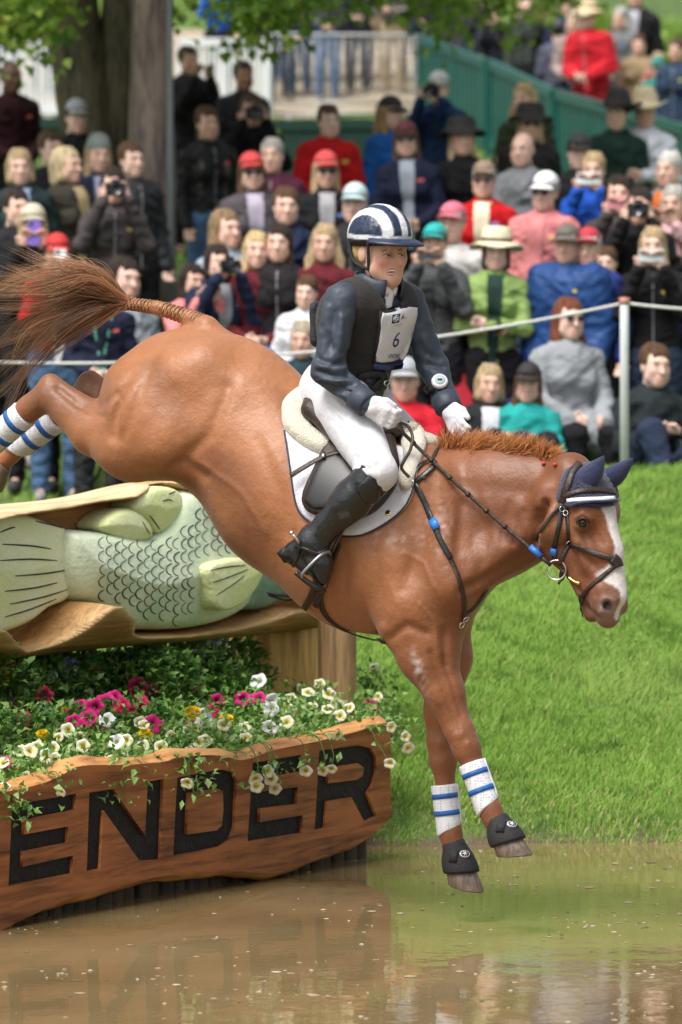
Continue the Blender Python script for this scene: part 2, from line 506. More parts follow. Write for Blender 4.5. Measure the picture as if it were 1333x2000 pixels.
HV, HF = hs.polygonize()
HV = relax(HV, HF, 3, .5)
HVW = H2W(HV); HF = HF[:, ::-1].copy()      # (u, w, z) is a left-handed frame
_near = HV[:, 1] > -.12
HVS = sculpt(HVW, HF, [
    ([(445, 755), (408, 850), (345, 912)], 13, -.012), ([(472, 795)], 42, -.014), ([(300, 700), (262, 800), (236, 858)], 13, -.008), ([(330, 690), (380, 760)], 30, .006),
    ([(300, 880)], 34, .008), ([(225, 770), (196, 792)], 9, -.010), ([(200, 815), (150, 790), (115, 760)], 7, -.007), ([(330, 918), (360, 905), (400, 930)], 10, -.012),
    ([(846, 935), (822, 1060), (792, 1150)], 15, -.010), ([(905, 985), (893, 1090), (928, 1168)], 13, -.010), ([(798, 1140)], 42, .012), ([(884, 1148)], 32, .012), ([(862, 1040), (870, 1110)], 22, .008),
    ([(762, 1246), (795, 1222), (832, 1236)], 9, -.011), ([(870, 1232), (872, 1300)], 8, -.010), ([(842, 1275), (878, 1375), (893, 1428)], 6.5, -.008), ([(868, 1285), (902, 1395)], 6, -.006), ([(826, 1300), (856, 1370)], 8, .005),
    ([(900, 1432)], 10, .006), ([(915, 1452)], 7, .005), ([(862, 1452)], 10, .005),
    ([(1040, 1078), (965, 1122), (905, 1152)], 11, -.012), ([(905, 948), (1000, 958), (1070, 965)], 16, -.006), ([(930, 965), (952, 1050), (940, 1110)], 12, -.005), ([(968, 975), (985, 1050)], 12, -.004),
    ([(1048, 1000), (1028, 1058)], 7, -.008), ([(1022, 1000), (1004, 1062)], 7, -.005), ([(995, 985), (980, 1060)], 8, -.004),
    ([(505, 860), (540, 950), (560, 1040)], 12, -.004), ([(535, 880), (575, 970), (590, 1060)], 12, .004), ([(575, 1040), (610, 1120)], 9, -.004), ([(640, 1080), (650, 1190)], 10, -.005), ([(700, 1090), (705, 1210)], 14, .005), ([(735, 1080), (745, 1210)], 11, -.006), ([(675, 1080), (680, 1190)], 9, -.004),
    ([(395, 905), (470, 960), (520, 1040)], 6, .004), ([(790, 1080), (830, 1100), (850, 1150)], 4, .004), ([(820, 1180), (850, 1215), (855, 1260)], 4, .004), ([(760, 1130), (775, 1180)], 4, .003),
    # head
    ([(1066, 985), (1050, 1025), (1044, 1062)], 9, -.036), ([(1078, 1000), (1066, 1030), (1060, 1060)], 11, .014), ([(1078, 1048)], 34, .012), ([(1052, 1060), (1088, 1112), (1125, 1160)], 8, .004), ([(1130, 1060), (1165, 1090)], 7, .006), ([(1128, 1075), (1160, 1104)], 8, -.007),
    ([(1138, 1021)], 9, -.010), ([(1126, 1010), (1140, 1004), (1154, 1014)], 5, .006), ([(1126, 1028), (1140, 1034), (1154, 1026)], 4, .005), ([(1160, 1030), (1175, 1060)], 8, -.004), ([(1108, 1000), (1120, 990)], 9, -.006),
    ([(1186, 1183)], 8, -.026), ([(1176, 1172), (1186, 1168), (1198, 1174)], 5, .006), ([(1176, 1192), (1190, 1198)], 4, .004), ([(1130, 1150), (1150, 1188), (1172, 1208)], 3.5, -.010), ([(1150, 1130), (1165, 1165)], 6, -.004), ([(1140, 1178)], 10, .003)])
HVW = np.where(_near[:, None], HVS, HVW)
me_horse = np_mesh('horse_body', HVW, HF)
# coat colour: chestnut, darker on neck, head and joints, pale blaze
u, w, z = HV.T
hl = HVW - np.array(ORG); ha = hl @ np.array(AX); hfv = hl @ np.array(FX); hll = hl @ np.array(hn)
ppx = CX + HVW[:, 0] / HVW[:, 1] * FPX; ppy = HZ + (CAMZ - HVW[:, 2]) / HVW[:, 1] * FPX
n1 = vnoise(HV, 9, 1); n2 = vnoise(HV, 30, 2); n3 = vnoise(HV, 110, 3)
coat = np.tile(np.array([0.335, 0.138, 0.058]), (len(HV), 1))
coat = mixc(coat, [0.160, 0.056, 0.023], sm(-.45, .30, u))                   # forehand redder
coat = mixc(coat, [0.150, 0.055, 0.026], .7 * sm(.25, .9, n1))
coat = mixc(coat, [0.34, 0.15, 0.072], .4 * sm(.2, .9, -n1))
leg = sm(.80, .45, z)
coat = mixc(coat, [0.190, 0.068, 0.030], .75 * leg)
hock = np.exp(-((ppx - 80) ** 2 + (ppy - 775) ** 2) / 60. ** 2) + np.exp(-((ppx - 165) ** 2 + (ppy - 770) ** 2) / 55. ** 2)
coat = mixc(coat, [0.14, 0.058, 0.032], .7 * np.clip(hock, 0, 1) * (u < -1))
head = ((hfv > -.2) & (ha > -.1) & (u > .25)).astype(float) * sm(.45, .6, u)
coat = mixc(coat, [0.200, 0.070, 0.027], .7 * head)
muz = head * sm(.43, .52, ha + .02 * n2)
coat = mixc(coat, [0.20, 0.125, 0.095], .65 * muz)
bw = np.interp(ha, [.105, .14, .18, .25, .33, .37, .41, .45, .49, .54], [0., .022, .040, .028, .023, .027, .056, .050, .016, .010])
off = np.interp(ha, [.1, .25, .4, .57], [.006, -.002, -.002, .0])
blaze = head * sm(.006, -.003, np.abs(hll - off + .004 * n3) - bw) * (hfv > .02)
coat = mixc(coat, [0.64, 0.61, 0.59], np.clip(blaze, 0, 1))
eyed = head * np.exp(-((ha - .192) ** 2 + (hfv - .052) ** 2) / .026 ** 2)
coat = mixc(coat, [0.05, 0.025, 0.018], .8 * eyed * (hll < -.05))
nost = head * np.exp(-((ha - .515) ** 2 + (hfv - .016) ** 2) / .020 ** 2) * (np.abs(hll) > .05)
coat = mixc(coat, [0.05, 0.035, 0.035], np.clip(nost * 1.2 * (hll < 0), 0, 1))
# dried sweat on the near forearm, foam specks at the stifle
sw = np.exp(-(((ppx - (818 + .30 * (ppy - 1310))) / 9.) ** 2 + ((ppy - 1315) / 34.) ** 2)) * (w > .1)
coat = mixc(coat, [0.62, 0.55, 0.52], np.clip(sw * (0.55 + 1.0 * n3), 0, .9))
nearside = (hll > -.01) * head
nd = np.exp(-(((ppx - 1186) / 10.5) ** 2 + ((ppy - 1184) / 12.) ** 2) ** 1.5) * nearside
coat = mixc(coat, [0.030, 0.022, 0.024], np.clip(nd * 1.3, 0, 1))
ring = np.exp(-((np.hypot((ppx - 1186) / 1.0, (ppy - 1184) / 1.1) - 14) / 4.) ** 2) * nearside
coat = mixc(coat, [0.34, 0.27, 0.25], .5 * ring)
ed = np.exp(-(((ppx - 1139) / 15.) ** 2 + ((ppy - 1021) / 11.) ** 2) ** 1.5) * nearside
coat = mixc(coat, [0.035, 0.020, 0.016], np.clip(.95 * ed, 0, 1))
lips = np.exp(-(((ppx - 1165) / 30.) ** 2 + ((ppy - 1203) / 9.) ** 2)) * nearside
coat = mixc(coat, [0.30, 0.21, 0.18], .7 * lips)
sw2 = np.exp(-(((ppx - 852) / 26.) ** 2 + ((ppy - 1030) / 46.) ** 2)) * (w > .05)
coat = mixc(coat, [0.50, 0.40, 0.36], np.clip(sw2 * (.10 + .5 * n3), 0, .4))
sw3 = np.exp(-(((ppx - 770) / 50.) ** 2 + ((ppy - 1052) / 14.) ** 2)) * (w > .05)
coat = mixc(coat, [0.50, 0.40, 0.36], np.clip(sw3 * (.1 + .5 * n3), 0, .35))
coat *= (1 + .05 * n2 + .03 * n3)[:, None]
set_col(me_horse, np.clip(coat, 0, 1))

def coat_material():
    m = bpy.data.materials.new('chestnut_coat'); nt, p = nodes_of(m); N = nt.nodes; L = nt.links
    a = N.new('ShaderNodeAttribute'); a.attribute_name = 'Col'
    tc = N.new('ShaderNodeTexCoord')
    nz = N.new('ShaderNodeTexNoise'); nz.inputs['Scale'].default_value = 260; nz.inputs['Detail'].default_value = 3
    mp = N.new('ShaderNodeMapping'); mp.inputs['Rotation'].default_value = (0, R(32), R(-28)); mp.inputs['Scale'].default_value = (.25, 1, 1)
    L.new(tc.outputs['Object'], mp.inputs[0]); L.new(mp.outputs[0], nz.inputs['Vector'])
    mr = N.new('ShaderNodeMapRange'); mr.inputs[1].default_value = .3; mr.inputs[2].default_value = .7; mr.inputs[3].default_value = .86; mr.inputs[4].default_value = 1.14
    L.new(nz.outputs[0], mr.inputs[0])
    sc = N.new('ShaderNodeVectorMath'); sc.operation = 'SCALE'; L.new(a.outputs['Color'], sc.inputs[0]); L.new(mr.outputs[0], sc.inputs['Scale'])
    L.new(sc.outputs[0], p.inputs['Base Color'])
    # veins and folds of the skin under the coat
    wv = N.new('ShaderNodeTexNoise'); wv.inputs['Scale'].default_value = 9; wv.inputs['Detail'].default_value = 3; wv.inputs['Distortion'].default_value = 1.6
    L.new(tc.outputs['Object'], wv.inputs['Vector'])
    rid = N.new('ShaderNodeMath'); rid.operation = 'SUBTRACT'; rid.inputs[1].default_value = .5; L.new(wv.outputs[0], rid.inputs[0])
    ab = N.new('ShaderNodeMath'); ab.operation = 'ABSOLUTE'; L.new(rid.outputs[0], ab.inputs[0])
    vr = N.new('ShaderNodeMapRange'); vr.inputs[1].default_value = 0; vr.inputs[2].default_value = .035; vr.inputs[3].default_value = 1; vr.inputs[4].default_value = 0
    L.new(ab.outputs[0], vr.inputs[0])
    b1 = N.new('ShaderNodeBump'); b1.inputs['Strength'].default_value = .06; b1.inputs['Distance'].default_value = .02; L.new(vr.outputs[0], b1.inputs['Height'])
    n4 = N.new('ShaderNodeTexNoise'); n4.inputs['Scale'].default_value = 22; n4.inputs['Detail'].default_value = 3; L.new(tc.outputs['Object'], n4.inputs['Vector'])
    b2 = N.new('ShaderNodeBump'); b2.inputs['Strength'].default_value = .24; b2.inputs['Distance'].default_value = .02
    L.new(n4.outputs[0], b2.inputs['Height']); L.new(b1.outputs[0], b2.inputs['Normal'])
    b3 = N.new('ShaderNodeBump'); b3.inputs['Strength'].default_value = .12; b3.inputs['Distance'].default_value = .004
    L.new(nz.outputs[0], b3.inputs['Height']); L.new(b2.outputs[0], b3.inputs['Normal'])
    L.new(b3.outputs[0], p.inputs['Normal'])
    p.inputs['Roughness'].default_value = .45; p.inputs['Specular IOR Level'].default_value = .38
    p.inputs['Sheen Weight'].default_value = .12; p.inputs['Sheen Roughness'].default_value = .4
    return m
M_COAT = coat_material()
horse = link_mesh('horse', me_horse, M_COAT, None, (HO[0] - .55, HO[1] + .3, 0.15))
tag(horse, 'chestnut horse with white blaze leaping down into the water', 'horse')
HB = BVHTree.FromPolygons([tuple(v) for v in HVW], [tuple(f) for f in HF])
CAMP = Vector((0, 0, CAMZ))
def ray_px(px, py, bvh=None):
    d = (WP(px, py, 10.) - CAMP).normalized()
    return (bvh or HB).ray_cast(CAMP, d)
# ------------------------------------------------------------------ ground, pond, bank
def gprof(d):
    return np.interp(d, [-60, 6.5, 8.5, 10, 19.6, 20.55, 20.95, 21.6, 24, 26.4, 27.3, 28.2, 29.4, 36, 55, 80, 120, 300],
                        [.7, .7, .15, -.4, -.4, -.06, .10, .22, .70, 1.16, 1.27, 1.12, .83, 1.83, 3.98, 8.2, 14, 22])
def ground_z(x, y):
    x = np.asarray(x, float); y = np.asarray(y, float)
    z = gprof(y + .10 * np.sin(x * 2.1 + .6) * sm(20, 21, y) + .05 * np.sin(x * 5.3))
    z = z - .12 * np.clip(x - .8, 0, 6) * sm(38, 50, y)
    z = z - .45 * sm(.25, -.7, x) * np.interp(y, [22.5, 26.4, 27.3, 28.2, 29.3], [0, .78, 1, .72, 0])      # the crest runs out behind the log
    z = z + .018 * np.sin(x * 3.1 + y * 1.7) * np.sin(y * 2.3 - x) * sm(20.8, 22, y)
    return z
def grid_mesh(name, xs, ys, zf):
    X, Y = np.meshgrid(xs, ys, indexing='ij'); Z = zf(X, Y)
    n, m = len(xs), len(ys)
    V = np.stack([X.ravel(), Y.ravel(), Z.ravel()], 1)
    i, j = np.meshgrid(np.arange(n - 1), np.arange(m - 1), indexing='ij'); a = (i * m + j).ravel()
    return np_mesh(name, V, np.stack([a, a + m, a + m + 1, a + 1], 1))
xs = np.unique(np.concatenate([np.linspace(-300, -8, 22), np.linspace(-8, 8, 161), np.linspace(8, 300, 22)]))
ys = np.unique(np.concatenate([np.linspace(-60, 19, 50), np.linspace(19, 30, 140), np.linspace(30, 80, 90), np.linspace(80, 300, 20)]))
def ground_material():
    m = bpy.data.materials.new('turf_and_mud'); nt, p = nodes_of(m); N = nt.nodes; L = nt.links
    tc = N.new('ShaderNodeTexCoord'); g = N.new('ShaderNodeNewGeometry'); sx = N.new('ShaderNodeSeparateXYZ'); L.new(g.outputs['Position'], sx.inputs[0])
    n1 = N.new('ShaderNodeTexNoise'); n1.inputs['Scale'].default_value = 5; n1.inputs['Detail'].default_value = 6; L.new(tc.outputs['Object'], n1.inputs['Vector'])
    n2 = N.new('ShaderNodeTexNoise'); n2.inputs['Scale'].default_value = 60; n2.inputs['Detail'].default_value = 4; L.new(tc.outputs['Object'], n2.inputs['Vector'])
    cr = N.new('ShaderNodeValToRGB'); cr.color_ramp.elements[0].position = .3; cr.color_ramp.elements[0].color = (.045, .085, .018, 1)
    cr.color_ramp.elements[1].position = .7; cr.color_ramp.elements[1].color = (.10, .17, .035, 1); L.new(n1.outputs[0], cr.inputs[0])
    mud = N.new('ShaderNodeValToRGB'); mud.color_ramp.elements[0].color = (.05, .034, .018, 1); mud.color_ramp.elements[1].color = (.17, .125, .075, 1)
    L.new(n2.outputs[0], mud.inputs[0])
    # mud along the water edge (height), worn earth under the crowd (distance), track on the hill
    ad = N.new('ShaderNodeMath'); ad.operation = 'MULTIPLY_ADD'; ad.inputs[1].default_value = .16; L.new(n1.outputs[0], ad.inputs[0]); L.new(sx.outputs['Z'], ad.inputs[2])
    mr = N.new('ShaderNodeMapRange'); mr.inputs[1].default_value = .125; mr.inputs[2].default_value = .095; mr.inputs[3].default_value = 0; mr.inputs[4].default_value = 1
    L.new(ad.outputs[0], mr.inputs[0])
    mx = N.new('ShaderNodeMix'); mx.data_type = 'RGBA'; L.new(mr.outputs[0], mx.inputs[0]); L.new(cr.outputs[0], mx.inputs[6]); L.new(mud.outputs[0], mx.inputs[7])
    L.new(mx.outputs[2], p.inputs['Base Color']); p.inputs['Roughness'].default_value = .85
    b = N.new('ShaderNodeBump'); b.inputs['Strength'].default_value = .6; b.inputs['Distance'].default_value = .03; L.new(n2.outputs[0], b.inputs['Height']); L.new(b.outputs[0], p.inputs['Normal'])
    return m
ground = link_mesh('ground', grid_mesh('ground', xs, ys, ground_z), ground_material())
tag(ground, 'grassy bank and hillside behind the pond', kind='structure'); ground['category'] = 'ground'

# sandy track on the hill beyond the fence, a sheet on the slope
TY = np.linspace(50, 70, 40)
def track_z(X, Y): return ground_z(X, Y) + .03
def strip_mesh(name, cx, wid, ys_, zf, nx=8):
    V = []; F = []
    for i, y in enumerate(ys_):
        for j in range(nx):
            x = cx(y) + wid(y) * (j / (nx - 1) - .5); V.append((x, y, float(zf(x, y))))
    for i in range(len(ys_) - 1):
        for j in range(nx - 1): a = i * nx + j; F.append((a, a + 1, a + nx + 1, a + nx))
    return np_mesh(name, np.array(V), np.array(F))
track = link_mesh('path', strip_mesh('path', lambda y: 3.22 + .03 * (y - 50), lambda y: .95, np.linspace(47, 53.2, 30), track_z), mat('sandy_track', (.34, .28, .20), .9, .25, 3, .4, 40))
tag(track, 'sandy track running over the hillside', kind='structure'); track['category'] = 'path'

track2 = link_mesh('path', strip_mesh('path', lambda y: -.7 + .02 * (y - 55), lambda y: 6.6, np.linspace(55.3, 63, 40), track_z, 24), MATS['sandy_track'])
tag(track2, 'sandy walkway behind the steel barrier', kind='structure'); track2['category'] = 'path'
# pond
def water_material():
    m = bpy.data.materials.new('muddy_water'); nt, p = nodes_of(m); N = nt.nodes; L = nt.links
    tc = N.new('ShaderNodeTexCoord')
    n1 = N.new('ShaderNodeTexNoise'); n1.inputs['Scale'].default_value = 1.3; n1.inputs['Detail'].default_value = 4; L.new(tc.outputs['Object'], n1.inputs['Vector'])
    cr = N.new('ShaderNodeValToRGB'); cr.color_ramp.elements[0].position = .32; cr.color_ramp.elements[0].color = (.165, .113, .050, 1)
    cr.color_ramp.elements[1].position = .7; cr.color_ramp.elements[1].color = (.250, .180, .086, 1); L.new(n1.outputs[0], cr.inputs[0])
    L.new(cr.outputs[0], p.inputs['Base Color'])
    p.inputs['Roughness'].default_value = .018; p.inputs['IOR'].default_value = 1.33
    mp = N.new('ShaderNodeMapping'); mp.inputs['Scale'].default_value = (1.0, 1.0, 1); L.new(tc.outputs['Object'], mp.inputs[0])
    n2 = N.new('ShaderNodeTexNoise'); n2.inputs['Scale'].default_value = 3.2; n2.inputs['Detail'].default_value = 3; L.new(mp.outputs[0], n2.inputs['Vector'])
    n3 = N.new('ShaderNodeTexNoise'); n3.inputs['Scale'].default_value = 26; n3.inputs['Detail'].default_value = 2; L.new(mp.outputs[0], n3.inputs['Vector'])
    b = N.new('ShaderNodeBump'); b.inputs['Strength'].default_value = .04; b.inputs['Distance'].default_value = .05; L.new(n2.outputs[0], b.inputs['Height'])
    b2 = N.new('ShaderNodeBump'); b2.inputs['Strength'].default_value = .012; b2.inputs['Distance'].default_value = .02; L.new(n3.outputs[0], b2.inputs['Height']); L.new(b.outputs[0], b2.inputs['Normal'])
    L.new(b2.outputs[0], p.inputs['Normal'])
    return m
water = MB().add([(-60, 7.4, 0), (60, 7.4, 0), (60, 21.3, 0), (-60, 21.3, 0)], [(0, 1, 2, 3)]).build('pond_water', water_material())
tag(water, 'murky brown pond water with floating bits', kind='structure'); water['category'] = 'water'

# floating bits: foam, petals and chaff, too many to count
def debris():
    V = []; F = []; C = []
    rs = np.random.RandomState(5)
    cl = [(rs.uniform(-1.25, 1.5), rs.uniform(15.5, 20.3)) for _ in range(34)]
    for i in range(560):
        if rs.rand() < .62:
            c = cl[rs.randint(len(cl))]; x = c[0] + rs.normal() * .13; y = c[1] + rs.normal() * .10
        else: x, y = rs.uniform(-1.6, 1.9), rs.uniform(15.2, 20.5)
        s = rs.uniform(.003, .011) * (1.9 if rs.rand() < .12 else 1); n = 5 + rs.randint(2); o = len(V); hh = rs.uniform(.001, .004)
        ph = rs.rand() * 6.28
        pts = [(x + math.cos(ph + 6.283 * k / n) * s * rs.uniform(.6, 1.5), y + math.sin(ph + 6.283 * k / n) * s * rs.uniform(.7, 1.6)) for k in range(n)]
        V += [(a, b, .0015) for a, b in pts] + [(x, y, .0015 + hh)]
        for k in range(n): F.append((o + k, o + (k + 1) % n, o + n))
        t = rs.rand(); c = (.46, .39, .28) if t < .35 else ((.34, .26, .15) if t < .75 else (.12, .10, .045))
        C += [c] * (n + 1)
    me = np_mesh('floating_bits', np.array(V), np.array(F)); set_col(me, np.array(C)); return me
fb = link_mesh('floating_bits', debris(), mat('floating_bits', attr=True, rough=.7, var=.15)); tag(fb, 'pale foam and chaff floating on the brown water', 'debris', kind='stuff')

# ------------------------------------------------------------------ grass blades (stuff)
def blades(name, n, xr, yr, hr, seed, wid=.0035, mask=None, pal=None):
    rs = np.random.RandomState(seed)
    x = rs.uniform(*xr, n); y = yr[0] + (yr[1] - yr[0]) * rs.rand(n)
    if mask is not None:
        k = mask(x, y, rs); x, y = x[k], y[k]; n = len(x)
    z = ground_z(x, y) - .004
    pn = vnoise(np.stack([x, y, z], 1), 5, seed + 1); pn2 = vnoise(np.stack([x, y, z], 1), 19, seed + 2)
    edge = sm(20.3, 21.6, y)
    h = rs.uniform(*hr, n) * (.75 + .25 * pn) * (.45 + .55 * edge) * np.where(rs.rand(n) < .06, 1.5, 1)
    a = rs.rand(n) * 6.283; lean = rs.uniform(.10, .70, n) * h
    comb = .12 + .22 * pn2
    dx = np.cos(a) * lean + comb * h * .6; dy = np.sin(a) * lean * .8
    tx, ty = -np.sin(a + 1.0) * wid * rs.uniform(.7, 1.4, n), np.cos(a + 1.0) * wid * .5
    b0 = np.stack([x - tx, y - ty, z], 1); b1 = np.stack([x + tx, y + ty, z], 1)
    m0 = np.stack([x + dx * .35 - tx * .8, y + dy * .35 - ty * .8, z + h * .62], 1); m1 = np.stack([x + dx * .35 + tx * .8, y + dy * .35 + ty * .8, z + h * .62], 1)
    tp = np.stack([x + dx, y + dy, z + h * .95], 1)
    V = np.stack([b0, b1, m0, m1, tp], 1).reshape(-1, 3)
    o = (np.arange(n) * 5)[:, None]
    F = np.concatenate([o + [0, 1, 3], o + [0, 3, 2], o + [2, 3, 4]], 0)
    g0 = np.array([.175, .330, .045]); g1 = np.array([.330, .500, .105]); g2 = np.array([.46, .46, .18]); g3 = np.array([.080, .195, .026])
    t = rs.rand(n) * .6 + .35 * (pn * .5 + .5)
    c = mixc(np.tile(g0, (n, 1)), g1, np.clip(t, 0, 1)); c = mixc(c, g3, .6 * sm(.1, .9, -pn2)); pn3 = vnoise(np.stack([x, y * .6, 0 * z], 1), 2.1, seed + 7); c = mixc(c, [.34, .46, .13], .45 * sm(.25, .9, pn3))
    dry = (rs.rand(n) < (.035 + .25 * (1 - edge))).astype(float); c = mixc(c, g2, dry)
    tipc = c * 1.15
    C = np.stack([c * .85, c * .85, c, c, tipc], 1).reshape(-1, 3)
    me = np_mesh(name, V, F, False); set_col(me, C)
    return me
def grass_material():
    m = mat('grass_blades', attr=True, rough=.5, var=.1, scale=3, spec=.3)
    p = m.node_tree.nodes['Principled BSDF']; p.inputs['Subsurface Weight'].default_value = 0
    nt = m.node_tree; tr = nt.nodes.new('ShaderNodeBsdfTranslucent'); ms = nt.nodes.new('ShaderNodeMixShader'); ms.inputs[0].default_value = .28
    src = p.inputs['Base Color'].links[0].from_socket; nt.links.new(src, tr.inputs[0])
    out = [n for n in nt.nodes if n.type == 'OUTPUT_MATERIAL'][0]
    nt.links.new(p.outputs[0], ms.inputs[1]); nt.links.new(tr.outputs[0], ms.inputs[2]); nt.links.new(ms.outputs[0], out.inputs[0])
    return m
M_GRASS = grass_material()
def bankmask(x, y, rs):
    k = (x < (y * .085 + .5)) & (x > -y * .085 - .5) & ((x > -.1) | (y > 23.2))
    mud = vnoise(np.stack([x, y, 0 * x], 1), 7, 9) * .10 + 20.66
    return k & (y > mud) & (rs.rand(len(x)) < np.clip((y - mud) * 5 + .25, 0, 1))
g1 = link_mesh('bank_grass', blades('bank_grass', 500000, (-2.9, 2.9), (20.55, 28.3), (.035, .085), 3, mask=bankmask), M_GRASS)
tag(g1, 'long green grass on the bank above the pond', 'grass', kind='stuff')
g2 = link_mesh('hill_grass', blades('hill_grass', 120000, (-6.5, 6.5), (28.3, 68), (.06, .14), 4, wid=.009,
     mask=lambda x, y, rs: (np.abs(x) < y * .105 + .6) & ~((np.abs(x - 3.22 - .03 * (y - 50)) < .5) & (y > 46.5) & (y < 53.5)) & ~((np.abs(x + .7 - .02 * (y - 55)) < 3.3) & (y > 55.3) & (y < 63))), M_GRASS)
tag(g2, 'short grass on the hillside among the spectators', 'grass', kind='stuff')
# ------------------------------------------------------------------ the carved jump: sign board, pilings, flower bed, log, fish
SG0 = np.array([-1.193, 17.9]); SDIR = np.array([1.385, 2.2]); SDIR = SDIR / np.linalg.norm(SDIR)     # along the sign, away to the right
SNRM = np.array([SDIR[1], -SDIR[0]]) * -1.0      # into the bed (left/back)
if SNRM[1] < 0: SNRM = -SNRM
def on_line(px, P0, D):
    """distance along a ground line where a photo column crosses it"""
    a = (px - CX) / FPX
    return (a * P0[1] - P0[0]) / (D[0] - a * D[1])
def SGP(px, py):
    """photo pixel on the sign's front face -> (s, z)"""
    s = on_line(px, SG0, SDIR); d = SG0[1] + s * SDIR[1]
    return (s, CAMZ + (HZ - py) * d / FPX)
SGM = Matrix(((SDIR[0], 0, -SNRM[0], SG0[0]), (SDIR[1], 0, -SNRM[1], SG0[1]), (0, 1, 0, 0), (0, 0, 0, 1)))   # local x = along, y = up, z = out of the face

def smooth_poly(pts, n=6, closed=True):
    """Catmull-Rom through 2D points"""
    P = [np.array(p, float) for p in pts]; m = len(P); out = []
    rng = range(m) if closed else range(m - 1)
    for i in rng:
        if closed: a, b, c, d = P[i - 1], P[i], P[(i + 1) % m], P[(i + 2) % m]
        else: a, b, c, d = P[max(i - 1, 0)], P[i], P[i + 1], P[min(i + 2, m - 1)]
        for k in range(n):
            t = k / n
            out.append(.5 * ((2 * b) + (-a + c) * t + (2 * a - 5 * b + 4 * c - d) * t * t + (-a + 3 * b - 3 * c + d) * t ** 3))
    if not closed: out.append(P[-1])
    return out

def catmull3(pts, n=6):
    P = [np.array(p, float) for p in pts]; m = len(P); out = []
    for i in range(m - 1):
        a, b, c, d = P[max(i - 1, 0)], P[i], P[i + 1], P[min(i + 2, m - 1)]
        for k in range(n):
            t = k / n; out.append(.5 * ((2 * b) + (-a + c) * t + (2 * a - 5 * b + 4 * c - d) * t * t + (-a + 3 * b - 3 * c + d) * t ** 3))
    out.append(P[-1]); return [Vector(p) for p in out]

def curve_plate(name, loops, depth, bevel=.0, res=2):
    """2D outlines (even-odd) extruded to a plate mesh centred on z=0"""
    cu = bpy.data.curves.new(name, 'CURVE'); cu.dimensions = '2D'; cu.fill_mode = 'BOTH'; cu.extrude = depth / 2; cu.bevel_depth = bevel; cu.bevel_resolution = res
    for lp in loops:
        sp = cu.splines.new('POLY'); sp.points.add(len(lp) - 1); sp.use_cyclic_u = True
        for q, p in zip(sp.points, lp): q.co = (p[0], p[1], 0, 1)
    o = bpy.data.objects.new(name, cu); COL.objects.link(o)
    bpy.context.view_layer.update()
    dg = bpy.context.evaluated_depsgraph_get()
    me = bpy.data.meshes.new_from_object(o.evaluated_get(dg)); me.name = name
    bpy.data.objects.remove(o); bpy.data.curves.remove(cu)
    return me

def wood_material(name, c_dark, c_light, ring=9.0, stretch=(1, 12, 12), rough=.55, bump=.25, noise=.5, rot=0.0):
    if name in MATS: return MATS[name]
    m = bpy.data.materials.new(name); nt, p = nodes_of(m); N = nt.nodes; L = nt.links
    tc = N.new('ShaderNodeTexCoord'); mp = N.new('ShaderNodeMapping'); mp.inputs['Scale'].default_value = stretch; mr0 = N.new('ShaderNodeMapping'); mr0.inputs['Rotation'].default_value = (0, 0, rot); L.new(tc.outputs['Object'], mr0.inputs[0]); L.new(mr0.outputs[0], mp.inputs[0])
    n0 = N.new('ShaderNodeTexNoise'); n0.inputs['Scale'].default_value = 2.2; n0.inputs['Detail'].default_value = 8; n0.inputs['Distortion'].default_value = noise; n0.inputs['Roughness'].default_value = .65
    L.new(mp.outputs[0], n0.inputs['Vector'])
    n1 = N.new('ShaderNodeTexNoise'); n1.inputs['Scale'].default_value = ring; n1.inputs['Detail'].default_value = 3; L.new(mp.outputs[0], n1.inputs['Vector'])
    n2 = N.new('ShaderNodeTexNoise'); n2.inputs['Scale'].default_value = 3.0; n2.inputs['Detail'].default_value = 4; L.new(tc.outputs['Object'], n2.inputs['Vector'])
    ad = N.new('ShaderNodeMath'); ad.operation = 'MULTIPLY_ADD'; ad.inputs[1].default_value = .45; L.new(n1.outputs[0], ad.inputs[0]); L.new(n0.outputs[0], ad.inputs[2])
    ad2 = N.new('ShaderNodeMath'); ad2.operation = 'MULTIPLY_ADD'; ad2.inputs[1].default_value = .35; L.new(n2.outputs[0], ad2.inputs[0]); L.new(ad.outputs[0], ad2.inputs[2])
    cr = N.new('ShaderNodeValToRGB'); e = cr.color_ramp.elements
    e[0].position = .68; e[0].color = (*c_dark, 1); e[1].position = 1.05; e[1].color = (*c_light, 1)
    L.new(ad2.outputs[0], cr.inputs[0]); src = cr.outputs[0]
    L.new(src, p.inputs['Base Color']); p.inputs['Roughness'].default_value = rough; p.inputs['Specular IOR Level'].default_value = .35
    b = N.new('ShaderNodeBump'); b.inputs['Strength'].default_value = bump; b.inputs['Distance'].default_value = .008; L.new(ad.outputs[0], b.inputs['Height']); L.new(b.outputs[0], p.inputs['Normal'])
    MATS[name] = m; return m
SROT = -math.atan2(SDIR[1], SDIR[0])
M_SIGN = wood_material('oiled_cedar_face', (.070, .020, .008), (.36, .125, .040), 5, (.8, 9, 9), .40, .2, .9, SROT)
M_EDGE = wood_material('live_edge_sapwood', (.26, .10, .032), (.64, .32, .11), 7, (1.2, 7, 7), .5, .35, .5, SROT)
M_CHAR = mat('charred_black_paint', (.010, .010, .011), .62, .5, 25, .5, 40, spec=.3)

